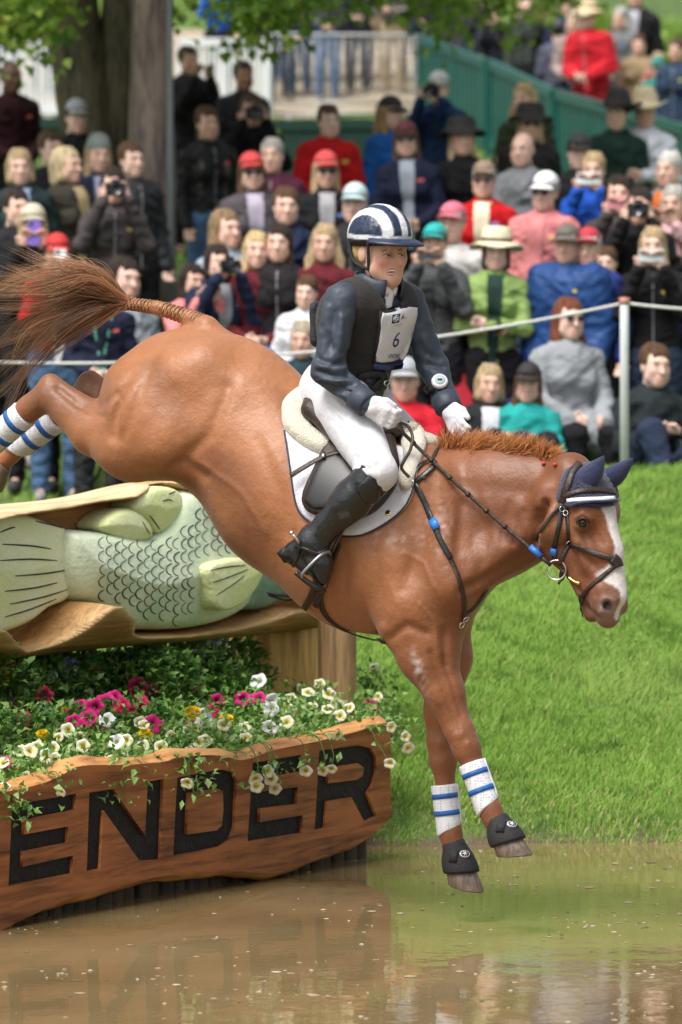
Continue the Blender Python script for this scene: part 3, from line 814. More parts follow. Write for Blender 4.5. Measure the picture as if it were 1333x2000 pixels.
# letters as they stand on the board, photo pixels
def LP(*pts): return [SGP(x, y) for x, y in pts]
LET = {
 'E1': [LP((24, 1573), (149, 1550), (148, 1581), (49, 1602), (47, 1630), (134, 1614), (133, 1646), (46, 1663), (45, 1693), (143, 1671), (142, 1706), (17, 1730))],
 'N': [LP((175, 1548), (222, 1541), (284, 1632), (289, 1527), (320, 1521), (314, 1679), (273, 1681), (203, 1583), (197, 1697), (170, 1701))],
 'D': [smooth_poly(LP((347, 1519), (400, 1508), (435, 1503), (455, 1508), (463, 1525), (461, 1570), (459, 1615), (450, 1640), (430, 1653), (390, 1662), (339, 1671), (342, 1600)), 1),
       LP((369, 1549), (425, 1540), (436, 1545), (437, 1580), (434, 1612), (424, 1622), (366, 1630))],
 'E2': [LP((494, 1490), (590, 1474), (590, 1507), (517, 1519), (512, 1546), (582, 1537), (581, 1570), (509, 1579), (508, 1606), (592, 1592), (591, 1627), (484, 1643))],
 'R': [smooth_poly(LP((624, 1466), (700, 1456), (725, 1461), (735, 1480), (736, 1510), (728, 1535), (718, 1550), (737, 1594), (712, 1605), (687, 1557), (640, 1565), (636, 1617), (615, 1621)), 1),
       LP((643, 1500), (700, 1491), (712, 1500), (709, 1515), (698, 1523), (641, 1530))],
}
top = LP((-170, 1590), (-60, 1566), (0, 1549), (40, 1541), (90, 1528), (125, 1512), (150, 1498), (190, 1494), (240, 1494), (320, 1488), (345, 1480), (400, 1475), (440, 1477), (470, 1485), (500, 1478), (530, 1466), (580, 1456), (620, 1448), (665, 1437), (700, 1428), (730, 1418), (758, 1413))
bot = LP((764, 1440), (763, 1500), (764, 1560), (763, 1595), (745, 1615), (725, 1632), (690, 1650), (640, 1670), (575, 1694), (530, 1705), (480, 1702), (425, 1700), (370, 1705), (300, 1714), (220, 1735), (150, 1752), (100, 1770), (50, 1790), (20, 1808), (-10, 1822), (-70, 1832), (-170, 1850))
outline = smooth_poly(top + bot, 3)
TH_S = .055
loops = [outline] + [l for v in LET.values() for l in v]
sign = empty('sign_board', (float(SG0[0] + SDIR[0] * 1.3), float(SG0[1] + SDIR[1] * 1.3), .05))
tag(sign, 'carved live-edge wooden board with black letters ENDER at the water', 'sign')
def sg_mesh(me, off=0.0):
    me.transform(Matrix.Translation((0, 0, off))); me.transform(SGM); return me
me = curve_plate('board', loops, .022, .0); sg_mesh(me, -.011); board = link_mesh('board', me, M_SIGN, sign)
# body of the board behind the carving, bevelled to a pale live edge
def inset(poly, d):
    P = [np.array(p) for p in poly]; n = len(P); out = []
    for i in range(n):
        t = P[(i + 1) % n] - P[i - 1]; t /= (np.linalg.norm(t) + 1e-9); out.append(P[i] + np.array([t[1], -t[0]]) * d)
    return out
area = sum(outline[i - 1][0] * outline[i][1] - outline[i][0] * outline[i - 1][1] for i in range(len(outline)))
sgn = 1 if area < 0 else -1
V = []; F = []; n = len(outline)
rs = np.random.RandomState(3)
jit = np.array([.012 * math.sin(i * .7) + .008 * math.sin(i * 1.9 + 1) for i in range(n)])
prof = [(.001, -.001), (-.016, -.022), (-.028, -.045), (-.022, -.075), (-.0, -.09)]
lp = [[(p[0], p[1]) for p in inset(outline, -sgn * 0)]]
for (dd, zz) in prof:
    o2 = inset(outline, sgn * 1)
    for i in range(n):
        dirv = np.array(o2[i]) - np.array(outline[i]); q = np.array(outline[i]) + dirv * (dd * (1 + 12 * jit[i]))
        V.append((q[0], q[1], zz))
for r in range(len(prof) - 1):
    for i in range(n): F.append((r * n + i, r * n + (i + 1) % n, (r + 1) * n + (i + 1) % n, (r + 1) * n + i))
me = np_mesh('live_edge', np.array(V), np.array(F)); fix_normals(me); sg_mesh(me, 0); link_mesh('live_edge', me, M_EDGE, sign)
me = curve_plate('back_plate', [inset(outline, sgn * .004)], .02); sg_mesh(me, -.055); link_mesh('back_plate', me, M_EDGE, sign)
for k, v in LET.items():
    big = [inset(v[0], (1 if sum(v[0][i - 1][0] * v[0][i][1] - v[0][i][0] * v[0][i - 1][1] for i in range(len(v[0]))) > 0 else -1) * .004)]
    me = curve_plate('letter', big, .012); sg_mesh(me, -.019)
    link_mesh('letter', me, M_CHAR, sign)

# pilings along the water under the board
pil = empty('piling_row', (float(SG0[0] + SDIR[0] * 1.3 + SNRM[0] * .16), float(SG0[1] + SDIR[1] * 1.3 + SNRM[1] * .16), -.3))
tag(pil, 'row of short round timber pilings standing in the water under the carved board', 'pilings')
M_PILE = wood_material('wet_piling_wood', (.018, .012, .008), (.085, .058, .034), 8, (9, 9, 1.2), .5, .5)
s_ = -.75
k = 0
while s_ < 2.62:
    rr = .036 + .006 * rnd.random()
    p = SG0 + SDIR * s_ + SNRM * (.15 + .012 * rnd.uniform(-1, 1))
    mb = MB().lathe([(rr * .95, -.35), (rr * 1.02, -.1), (rr, .12), (rr * .97, .30 + .02 * rnd.random()), (rr * .7, .31)], 10, None, (p[0], p[1], 0))
    mb.build('pile', M_PILE, pil)
    s_ += rr * 2.05; k += 1

# flower bed soil behind the board
def bed():
    V = []; F = []; ns, nt_ = 60, 34
    for i in range(ns):
        s = -1.1 + 3.72 * i / (ns - 1)
        for j in range(nt_):
            t = .23 + 2.65 * j / (nt_ - 1)
            p = SG0 + SDIR * s + SNRM * t
            z = .36 + .10 * min(t, 1.2) + .015 * math.sin(s * 9 + t * 5) + .015 * math.sin(t * 13 - s * 4)
            if i == 0 or i == ns - 1 or j == 0 or j == nt_ - 1: z -= .05
            V.append((p[0], p[1], z))
    for i in range(ns - 1):
        for j in range(nt_ - 1): a = i * nt_ + j; F.append((a, a + nt_, a + nt_ + 1, a + 1))
    b = [i * nt_ for i in range(ns)] + [(ns - 1) * nt_ + j for j in range(1, nt_)] + [i * nt_ + nt_ - 1 for i in range(ns - 2, -1, -1)] + [j for j in range(nt_ - 2, 0, -1)]
    o = len(V)
    for q in b: V.append((V[q][0], V[q][1], -.45))
    for i in range(len(b)): F.append((b[i], b[(i + 1) % len(b)], o + (i + 1) % len(b), o + i))
    me = np_mesh('flower_bed', np.array(V), np.array(F)); fix_normals(me); return me
bedo = link_mesh('flower_bed', bed(), mat('dark_mulch', (.028, .018, .012), .9, .5, 30, .8, 70))
tag(bedo, 'dark soil of the flower bed behind the board', kind='structure'); bedo['category'] = 'soil'
def bed_z(s, t): return .36 + .10 * min(max(t, 0), 1.2)

# ---- the log, carved out on the camera side around the fish
LG0 = np.array([-.10, 21.8]); LDIR = SDIR; LNRM = SNRM
LR = .305; LZ = 1.105
LGM = Matrix(((LDIR[0], 0, -LNRM[0], LG0[0]), (LDIR[1], 0, -LNRM[1], LG0[1]), (0, 1, 0, 0), (0, 0, 0, 1)))   # local x along, y up, z towards camera side
LF0 = LG0 - LNRM * .20      # plane in which the carving is measured
def LGP(px, py):
    s = on_line(px, LF0, LDIR); d = LF0[1] + s * LDIR[1]
    return np.array([s, CAMZ + (HZ - py) * d / FPX])
lip_px = [(-160, 1235), (-60, 1215), (0, 1228), (40, 1256), (80, 1271), (120, 1255), (150, 1228), (172, 1195), (190, 1178), (212, 1180), (235, 1200), (262, 1233), (300, 1243), (400, 1240), (480, 1226), (540, 1206), (570, 1190), (600, 1188), (625, 1192)]
rim_px = [(-160, 1060), (-60, 1040), (0, 1026), (60, 1012), (120, 1004), (180, 996), (240, 984), (300, 976), (330, 962), (352, 948), (380, 944), (420, 965), (480, 1010), (560, 1060), (625, 1080)]
lip = np.array([LGP(*p) for p in lip_px]); rim = np.array([LGP(*p) for p in rim_px])
S_HUMP = LGP(385, 940)[0]
def log_mesh():
    ns, na = 260, 150
    smax = .02; smin = -3.9
    V = np.zeros((ns, na, 3)); C = np.zeros((ns, na, 3))
    for i in range(ns):
        s = smin + (smax - smin) * i / (ns - 1)
        zl = np.interp(s, lip[:, 0], lip[:, 1]); zr = np.interp(s, rim[:, 0], rim[:, 1])
        carved = sm(-3.6, -3.3, s) * sm(.0, -.06, s)
        for j in range(na):
            a = 2 * math.pi * j / na       # 0 = towards camera, pi/2 = up
            r = LR * (1 + .015 * math.sin(3 * a + s * 2) + .01 * math.sin(5 * a - s * 3.1))
            out, up = r * math.cos(a), r * math.sin(a)
            if up > .295: up = .295 + (up - .295) * .3
            if up > 0: up *= 1 + .19 * math.exp(-((s - S_HUMP) / .42) ** 2)
            z = LZ + up
            c = 0.0
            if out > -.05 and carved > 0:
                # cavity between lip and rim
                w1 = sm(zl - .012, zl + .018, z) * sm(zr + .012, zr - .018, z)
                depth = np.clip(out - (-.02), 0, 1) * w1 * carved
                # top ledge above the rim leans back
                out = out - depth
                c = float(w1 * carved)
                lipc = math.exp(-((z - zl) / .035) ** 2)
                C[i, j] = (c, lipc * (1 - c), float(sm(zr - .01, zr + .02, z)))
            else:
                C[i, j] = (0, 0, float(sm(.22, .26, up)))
            V[i, j] = (s, z, out)
    V2 = V.reshape(-1, 3); C2 = C.reshape(-1, 3)
    F = []
    for i in range(ns - 1):
        for j in range(na):
            j2 = (j + 1) % na; F.append((i * na + j, i * na + j2, (i + 1) * na + j2, (i + 1) * na + j))
    # end caps
    o = len(V2); V2 = np.concatenate([V2, [[smin, LZ, -.06]], [[smax, LZ, -.06]]]); C2 = np.concatenate([C2, [[0, 0, 1]], [[0, 0, 1]]])
    T = [(o, (j + 1) % na, j) for j in range(na)] + [(o + 1, (ns - 1) * na + j, (ns - 1) * na + (j + 1) % na) for j in range(na)]
    me = bpy.data.meshes.new('log'); me.from_pydata([tuple(v) for v in V2], [], F + T)
    me.polygons.foreach_set('use_smooth', [True] * len(me.polygons)); me.update()
    n1 = vnoise(V2 * np.array([.6, 3, 3]), 4, 21); n2 = vnoise(V2 * np.array([.3, 5, 5]), 9, 22)
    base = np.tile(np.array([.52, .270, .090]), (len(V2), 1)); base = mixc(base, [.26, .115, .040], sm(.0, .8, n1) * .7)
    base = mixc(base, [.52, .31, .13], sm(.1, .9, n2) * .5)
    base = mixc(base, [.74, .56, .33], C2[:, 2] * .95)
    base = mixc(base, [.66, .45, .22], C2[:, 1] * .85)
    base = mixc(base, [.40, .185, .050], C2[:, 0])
    set_col(me, base); fix_normals(me)
    return me
def carved_wood():
    m = mat('carved_log_wood', attr=True, rough=.6, var=.22, scale=2.2, bump=.0, stretch=(1.2, 10, 10), spec=.3)
    return m
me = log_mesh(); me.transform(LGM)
logroot = empty('carved_log', (float(LG0[0] - LDIR[0] * 1.2), float(LG0[1] - LDIR[1] * 1.2), .80))
tag(logroot, 'hollowed pale log of the jump, lying on stumps with a fish carved in it', 'log')
def log_wood():
    m = bpy.data.materials.new('carved_log_wood'); nt, p = nodes_of(m); N = nt.nodes; L = nt.links
    a = N.new('ShaderNodeAttribute'); a.attribute_name = 'Col'; tc = N.new('ShaderNodeTexCoord')
    mp = N.new('ShaderNodeMapping'); mp.inputs['Rotation'].default_value = (0, 0, -math.atan2(LDIR[1], LDIR[0])); mp0 = N.new('ShaderNodeMapping'); mp0.inputs['Scale'].default_value = (1.0, 14, 14)
    L.new(tc.outputs['Object'], mp.inputs[0]); L.new(mp.outputs[0], mp0.inputs[0])
    n0 = N.new('ShaderNodeTexNoise'); n0.inputs['Scale'].default_value = 2.5; n0.inputs['Detail'].default_value = 8; n0.inputs['Roughness'].default_value = .7; n0.inputs['Distortion'].default_value = .6; L.new(mp0.outputs[0], n0.inputs['Vector'])
    mr = N.new('ShaderNodeMapRange'); mr.inputs[1].default_value = .3; mr.inputs[2].default_value = .7; mr.inputs[3].default_value = .50; mr.inputs[4].default_value = 1.4; L.new(n0.outputs[0], mr.inputs[0])
    sc = N.new('ShaderNodeVectorMath'); sc.operation = 'SCALE'; L.new(a.outputs['Color'], sc.inputs[0]); L.new(mr.outputs[0], sc.inputs['Scale']); L.new(sc.outputs[0], p.inputs['Base Color'])
    b = N.new('ShaderNodeBump'); b.inputs['Strength'].default_value = .45; b.inputs['Distance'].default_value = .012; L.new(n0.outputs[0], b.inputs['Height']); L.new(b.outputs[0], p.inputs['Normal'])
    p.inputs['Roughness'].default_value = .55; p.inputs['Specular IOR Level'].default_value = .35; return m
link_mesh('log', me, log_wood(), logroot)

# ---- the fish, a painted relief in the hollow: every piece is a rounded, thick carving
def poly_sdf(P, X, Z):
    P = np.array(P); d = np.full(X.shape, 1e9); s = np.ones(X.shape)
    n = len(P)
    for i in range(n):
        a, b = P[i], P[i - 1]; e = b - a; wx, wz = X - a[0], Z - a[1]
        t = np.clip((wx * e[0] + wz * e[1]) / (e @ e + 1e-12), 0, 1)
        d = np.minimum(d, (wx - e[0] * t) ** 2 + (wz - e[1] * t) ** 2)
        c1 = Z >= a[1]; c2 = Z < b[1]; c3 = e[0] * wz > e[1] * wx
        flip = (c1 & c2 & c3) | (~c1 & ~c2 & ~c3); s = np.where(flip, -s, s)
    return s * np.sqrt(d)
def relief(name, poly, y0, thick, rnd_r, dome=0.0, h=.0055, tilt=None):
    """rounded slab over a polygon (s,z); front face at y0+thick (towards camera side), domed by up to dome"""
    P = np.array(poly); lo = np.array([P[:, 0].min() - .03, P[:, 1].min() - .03, y0 - .03]); hi = np.array([P[:, 0].max() + .03, P[:, 1].max() + .03, y0 + thick + dome + .03])
    n = np.ceil((hi - lo) / h).astype(int) + 1
    xs_ = lo[0] + np.arange(n[0]) * h; zs_ = lo[1] + np.arange(n[1]) * h; ys_ = lo[2] + np.arange(n[2]) * h
    d2 = poly_sdf(P, xs_[:, None] + 0 * zs_[None, :], zs_[None, :] + 0 * xs_[:, None])
    hgt = thick + dome * np.sqrt(np.clip(-d2 / max(.001, (-d2).max()), 0, 1))
    if tilt is not None: hgt = hgt + tilt(xs_[:, None], zs_[None, :])
    ya = np.abs(ys_[None, None, :] - (y0 + hgt[:, :, None] / 2)) - hgt[:, :, None] / 2
    a = d2[:, :, None] + rnd_r; b = ya + rnd_r
    f = np.minimum(np.maximum(a, b), 0) + np.sqrt(np.maximum(a, 0) ** 2 + np.maximum(b, 0) ** 2) - rnd_r
    S = SDF(lo, hi, h); S.n = n; S.f = f.astype(np.float32)
    V, F = S.polygonize(); V = relax(V, F, 1, .5)
    me = np_mesh(name, V, F); me.transform(LGM); return me, V
def LL(*pts): return [LGP(x, y) for x, y in pts]
fish = empty('carved_fish', (float(LG0[0] - LDIR[0] * 1.2 - LNRM[0] * .05), float(LG0[1] - LDIR[1] * 1.2 - LNRM[1] * .05), .85))
tag(fish, 'pale green painted fish carved in relief inside the hollow log', 'carving')
def paint_mat(name, c1, c2, sc=5): return mat(name, c1, .42, .1, sc, .25, 55, spec=.4, col2=c2, detail=5)
M_BODY = paint_mat('fish_body_paint', (.52, .64, .45), (.68, .76, .56)); M_FIN = paint_mat('fish_fin_paint', (.66, .73, .34), (.74, .78, .46)); M_TAIL = paint_mat('fish_tail_paint', (.74, .80, .42), (.80, .84, .58))
M_HEADF = paint_mat('fish_head_paint', (.16, .28, .21), (.26, .40, .30)); M_LINE = mat('burnt_carving_lines', (.012, .028, .022), .7, .3, 40)
tail_p = smooth_poly(LL((-95, 1040), (-40, 1012), (0, 1003), (40, 994), (100, 1003), (150, 1022), (190, 1038), (196, 1080), (192, 1130), (188, 1172), (150, 1190), (120, 1214), (80, 1233), (35, 1244), (12, 1232), (0, 1215), (-60, 1228), (-100, 1180), (-80, 1110)), 3)
body_p = smooth_poly(LL((170, 1046), (190, 1036), (250, 1042), (320, 1053), (352, 1040), (378, 1005), (392, 965), (420, 962), (470, 1010), (520, 1070), (528, 1130), (518, 1185), (480, 1212), (420, 1228), (350, 1232), (285, 1228), (250, 1205), (215, 1185), (184, 1166), (168, 1110)), 3)
head_p = smooth_poly(LL((498, 1060), (540, 1080), (590, 1120), (600, 1160), (560, 1190), (520, 1192), (503, 1180), (497, 1120)), 3)
d1_p = smooth_poly(LL((236, 1032), (262, 1002), (295, 994), (325, 1012), (338, 1040), (325, 1060), (280, 1058)), 3)
d2_p = smooth_poly(LL((303, 995), (318, 965), (350, 951), (385, 956), (400, 980), (390, 1015), (352, 1045), (330, 1020)), 3)
p_p = smooth_poly(LL((391, 1108), (420, 1094), (460, 1089), (490, 1096), (500, 1112), (488, 1145), (460, 1178), (430, 1192), (408, 1185), (398, 1150)), 3)
me, tailV = relief('tail_fin', tail_p, -.03, .10, .025, .035); tailo = link_mesh('tail_fin', me, M_TAIL, fish)
me, bodyV = relief('body', body_p, -.03, .13, .04, .11); bodyo = link_mesh('body', me, M_BODY, fish)
me, headV = relief('head', head_p, -.03, .13, .03, .06); link_mesh('head', me, M_HEADF, fish)
for pp in (d1_p, d2_p):
    me, _v = relief('dorsal_fin', pp, -.03, .13, .022, .03); dfo = link_mesh('dorsal_fin', me, M_FIN, fish)
me, pecV = relief('pectoral_fin', p_p, .14, .10, .014, .02); peco = link_mesh('pectoral_fin', me, M_FIN, fish)
def bvh_of(o):
    M = PW(o); return BVHTree.FromPolygons([M @ v.co for v in o.data.vertices], [tuple(p.vertices) for p in o.data.polygons])
def stroke_px(pts, bvh, r0, name, m, parent, off=0.0, n=3, taper=True, sides=6):
    P = smooth_poly(pts, n, False); W = []
    for p in P:
        h = ray_px(p[0], p[1], bvh)
        if h[0] is not None: W.append(h[0] + (CAMP - h[0]).normalized() * off)
    if len(W) < 3: return None
    k = len(W); rr = [r0 * (math.sin(math.pi * (i + .6) / (k + .2)) ** .5 if taper else 1) for i in range(k)]
    return MB().tube(W, rr, sides).build(name, m, parent)
bb, tb, pb = bvh_of(bodyo), bvh_of(tailo), bvh_of(peco)
# scales: rows of burnt arcs over the body
def body_axis(px):   # centre line of the scaled flank
    return np.interp(px, [190, 260, 330, 400, 440, 500], [1090, 1105, 1118, 1090, 1075, 1110])
row = 0
for px in np.arange(197, 500, 14.5):
    row += 1
    cy = body_axis(px); up = np.interp(px, [190, 300, 360, 400, 440], [42, 48, 70, 105, 85]); dn = np.interp(px, [190, 260, 330, 400, 490], [62, 78, 85, 100, 70])
    for py in np.arange(cy - up, cy + dn, 25.0):
        y = py + (12.5 if row % 2 else 0)
        if 385 < px < 502 and 1080 < y < 1200: continue
        jx, jy = rnd.uniform(-2, 2), rnd.uniform(-2, 2)
        a = [(px + 9 + jx, y - 11 + jy), (px + 1 + jx, y - 7 + jy), (px - 3 + jx, y + jy), (px + jx, y + 8 + jy), (px + 8 + jx, y + 12 + jy)]
        stroke_px(a, bb, .0032 * rnd.uniform(.7, 1.2), 'scale_groove', M_LINE, bodyo, n=2, sides=5)
for a in ([(5, 1063), (60, 1066), (100, 1072)], [(0, 1095), (60, 1092), (112, 1095)], [(30, 1125), (90, 1120), (138, 1112)], [(10, 1155), (70, 1148), (112, 1138)], [(20, 1180), (90, 1165), (148, 1146)],
          [(10, 1205), (60, 1190), (110, 1170)], [(40, 1222), (90, 1200), (118, 1182)], [(70, 1018), (110, 1028), (145, 1038)], [(90, 1000), (130, 1012), (160, 1025)], [(0, 1040), (20, 1032), (30, 1030)]):
    stroke_px(a, tb, .0035, 'fin_groove', M_LINE, tailo)
for a in ([(405, 1116), (440, 1108), (480, 1104)], [(410, 1140), (445, 1128), (485, 1112)], [(422, 1163), (455, 1142), (478, 1124)]):
    stroke_px(a, pb, .003, 'fin_groove', M_LINE, peco)
for o in [c for c in fish.children if c.name.startswith('dorsal_fin')]:
    b = bvh_of(o)
    for a in ([(278, 1018), (288, 1035), (296, 1048)], [(292, 1006), (306, 1024), (318, 1044)], [(318, 979), (328, 976), (338, 978)], [(330, 965), (350, 958), (360, 962)], [(352, 1003), (358, 1010), (362, 1016)], [(358, 982), (368, 990), (374, 998)], [(372, 965), (380, 975), (384, 984)], [(384, 958), (390, 964), (395, 972)]):
        stroke_px(a, b, .003, 'fin_groove', M_LINE, o)

# stumps carrying the log
M_STUMP = wood_material('peeled_stump', (.40, .20, .050), (.84, .52, .17), 6, (8, 8, .8), .55, .3)
M_POST = wood_material('weathered_post', (.13, .075, .035), (.36, .22, .10), 8, (8, 8, .8), .65, .4)
def stump(cx_px, d, rad, ztop, m, label, cat, zb=.25):
    p = WP(cx_px, 1300, d); V = []
    mb = MB(); prof = [(rad * 1.03, zb), (rad * 1.0, .5), (rad * .99, ztop - .012), (rad * .965, ztop), (0.001, ztop + .004)]
    mb.lathe(prof, 40, None, (0, 0, 0)); me = mb.mesh('stump')
    for v in me.vertices:
        a = math.atan2(v.co.y, v.co.x); f = 1 + .03 * math.sin(2 * a + cx_px) + .02 * math.sin(5 * a); v.co.x *= f; v.co.y *= f
        v.co.x += p.x; v.co.y += p.y
    return tag(link_mesh('log_stump', me, m, None, (p.x, p.y, .3)), label, cat)
stump(537, 21.75, .208, .822, M_STUMP, 'thick peeled yellow stump carrying the end of the carved log', 'stump')
stump(659, 21.35, .082, .86, M_POST, 'slim weathered brown post beside the thick stump', 'post')
stump(-130, 19.5, .2, .822, M_STUMP, 'peeled stump under the far left part of the carved log', 'stump')
# ------------------------------------------------------------------ flowers in the bed
def leaf_cloud(P, D, size, rs, cols, wid=.5, droop=.25):
    """leaves at P pointing along D: folded blades of 6 vertices"""
    n = len(P); D = D / (np.linalg.norm(D, axis=1)[:, None] + 1e-9)
    up = np.array([0, 0, 1.]) + rs.normal(size=(n, 3)) * .45; S = np.cross(D, up); S /= np.linalg.norm(S, axis=1)[:, None] + 1e-9; U = np.cross(S, D)
    L = size * rs.uniform(.65, 1.3, n); W = L * wid * rs.uniform(.8, 1.2, n) * .5
    b = P; m = P + D * (L * .5)[:, None] + U * (L * .06)[:, None]; t = P + D * L[:, None] - U * (L * droop)[:, None]
    q1 = P + D * (L * .25)[:, None]; 
    l = m + S * W[:, None] + U * (W * .35)[:, None]; r = m - S * W[:, None] + U * (W * .35)[:, None]
    V = np.stack([b, l, m, r, t], 1).reshape(-1, 3); o = (np.arange(n) * 5)[:, None]
    F = np.concatenate([o + [0, 2, 1], o + [0, 3, 2], o + [1, 2, 4], o + [2, 3, 4]], 0)
    c = np.asarray(cols)[rs.randint(len(cols), size=n)] * rs.uniform(.75, 1.25, (n, 1)); C = np.repeat(c, 5, 0)
    return V, F, C
def two_sided(name, trans=.25, rough=.45):
    m = mat(name, attr=True, rough=rough, var=.12, scale=30, spec=.35); nt = m.node_tree; p = nt.nodes['Principled BSDF']
    tr = nt.nodes.new('ShaderNodeBsdfTranslucent'); ms = nt.nodes.new('ShaderNodeMixShader'); ms.inputs[0].default_value = trans
    nt.links.new(p.inputs['Base Color'].links[0].from_socket, tr.inputs[0]); out = [q for q in nt.nodes if q.type == 'OUTPUT_MATERIAL'][0]
    nt.links.new(p.outputs[0], ms.inputs[1]); nt.links.new(tr.outputs[0], ms.inputs[2]); nt.links.new(ms.outputs[0], out.inputs[0]); return m
M_LEAF = two_sided('plant_leaf'); M_PETAL = two_sided('petal', .3, .6)
GR_L = [(.16, .31, .055), (.22, .37, .09), (.11, .24, .045), (.26, .38, .13)]; GR_D = [(.06, .16, .032), (.10, .22, .045), (.15, .29, .06), (.05, .12, .025), (.20, .33, .08)]
def petunia(name, cc, cm, ce, deep=.55, ruff=.12):
    rg = [(.02, -deep), (.12, -deep * .55), (.30, -.12), (.62, .02), (.86, .06), (1.0, .0)]; n = 25; V = []; F = []; C = []
    for j, (r, z) in enumerate(rg):
        for k in range(n):
            a = 2 * math.pi * k / n; lob = 1 - .16 * (1 - abs(math.cos(2.5 * a))) * (r > .5) ; rr = r * lob
            V.append((rr * math.cos(a), rr * math.sin(a), z + ruff * r * math.sin(5 * a + 1) * .5 * (r > .5) + .05 * math.sin(11 * a) * (r > .8)))
            t = [0, 0, .35, .9, 1, 1][j]; c = np.array(cc) * (1 - min(1, t * 2)) + np.array(cm) * min(1, t * 2) if t < .5 else np.array(cm) * (2 - 2 * t) + np.array(ce) * (2 * t - 1); C.append(c)
    for j in range(len(rg) - 1):
        for k in range(n): k2 = (k + 1) % n; F.append((j * n + k, j * n + k2, (j + 1) * n + k2, (j + 1) * n + k))
    me = np_mesh(name, np.array(V), np.array(F)); set_col(me, np.array(C)); me.materials.append(M_PETAL); return me
def marigold(name, c):
    rs = np.random.RandomState(2); V = []; F = []; C = []
    for i in range(46):
        th = math.acos(1 - 1.05 * (i + .5) / 46); ph = i * 2.39996; d = np.array([math.sin(th) * math.cos(ph), math.sin(th) * math.sin(ph), math.cos(th)])
        s = np.cross(d, [.1, .2, 1.]); s /= np.linalg.norm(s); u = np.cross(s, d); b = d * .45; t = d * rs.uniform(.85, 1.05); o = len(V)
        V += [b - s * .10, b + s * .10, t + s * .24 + u * .08, t + d * .06, t - s * .24 + u * .08]; F += [(o, o + 1, o + 2), (o, o + 2, o + 3), (o, o + 3, o + 4)]; C += [np.array(c) * rs.uniform(.75, 1.2)] * 5
    me = np_mesh(name, np.array(V), np.array(F), False); set_col(me, np.array(C)); me.materials.append(M_PETAL); return me
def cluster(name, c, n=40):
    rs = np.random.RandomState(4); V = []; F = []; C = []
    for i in range(n):
        p = rs.normal(size=3); p /= np.linalg.norm(p); p *= rs.uniform(.5, 1); p[2] = abs(p[2]) * .8
        for k in range(4):
            a = k * 1.57 + rs.rand(); o = len(V); d = np.array([math.cos(a), math.sin(a), .3]) * .16; e = np.array([-math.sin(a), math.cos(a), 0]) * .07
            V += [p, p + d + e, p + d * 1.3, p + d - e]; F += [(o, o + 1, o + 2), (o, o + 2, o + 3)]; C += [np.array(c) * rs.uniform(.7, 1.2)] * 4
    me = np_mesh(name, np.array(V), np.array(F), False); set_col(me, np.array(C)); me.materials.append(M_PETAL); return me
FM = {'pale': petunia('pale_petunia', (.50, .36, .01), (.72, .62, .10), (.84, .82, .66)), 'white': petunia('white_petunia', (.45, .50, .20), (.78, .78, .80), (.84, .84, .88)),
      'mag': petunia('magenta_petunia', (.10, .005, .03), (.42, .004, .10), (.66, .010, .20)), 'mari': marigold('marigold', (.88, .62, .012)), 'blue': cluster('blue_cluster', (.26, .30, .66)), 'crim': petunia('crimson_petunia', (.10, .0, .02), (.42, .004, .05), (.55, .006, .09), .4, .3)}
FSZ = {'pale': .0285, 'white': .036, 'mag': .039, 'mari': .031, 'blue': .040, 'crim': .041}
FL = {
 'mag': [(210, 1346), (207, 1368), (160, 1379), (186, 1381), (141, 1396), (132, 1405), (145, 1410), (5, 1349), (21, 1382), (55, 1417), (10, 1489), (48, 1405), (474, 1365), (505, 1363), (726, 1377)],
 'crim': [(266, 1356), (276, 1372), (248, 1384), (262, 1388), (238, 1380), (423, 1384), (19, 1308), (412, 1390)],
 'white': [(210, 1406), (217, 1372), (304, 1337), (397, 1398), (100, 1320), (228, 1448), (110, 1344), (505, 1330), (533, 1368), (528, 1420), (284, 1322), (388, 1390), (408, 1412), (530, 1385)],
 'mari': [(169, 1329), (285, 1436), (90, 1411), (83, 1436), (442, 1408), (437, 1417), (69, 1405), (5, 1324), (405, 1303), (300, 1298), (413, 1316)],
 'pale': [(74, 1456), (105, 1460), (78, 1475), (90, 1477), (148, 1437), (158, 1440), (247, 1446), (217, 1484), (52, 1517), (83, 1511), (371, 1467), (361, 1484), (9, 1536), (31, 1496), (3, 1489), (107, 1482), (60, 1466), (40, 1466), (3, 1512), (390, 1450), (400, 1446), (336, 1484), (243, 1480),
          (588, 1345), (602, 1352), (629, 1359), (643, 1355), (560, 1382), (577, 1395), (640, 1385), (683, 1382), (664, 1398), (666, 1379), (655, 1374), (738, 1361), (522, 1478), (625, 1335), (568, 1365), (610, 1380), (560, 1410), (478, 1420), (480, 1440), (733, 1306)],
 'hang': [(119, 1546), (366, 1530), (538, 1541), (502, 1536), (524, 1506), (530, 1522), (598, 1506), (631, 1506), (648, 1502), (660, 1436), (500, 1522), (793, 1439), (798, 1461), (762, 1491), (765, 1420)],
 'blue': [(328, 1299), (428, 1258), (322, 1306), (405, 1250)],
}
def bed_point(px, py, hf):
    """where a pixel's ray meets hf above the bed (or above it at the log)"""
    s0 = on_line(px, SG0, SDIR); d0 = SG0[1] + s0 * SDIR[1]
    for d in np.arange(d0 + .05, d0 + 3.2, .02):
        q = WP(px, py, d); r = np.array([q.x, q.y]) - SG0; t = r @ SNRM
        if q.z <= bed_z(0, t) + hf or t > 1.25: return q, r @ SDIR, t
    return q, r @ SDIR, t
rp = random.Random(3)
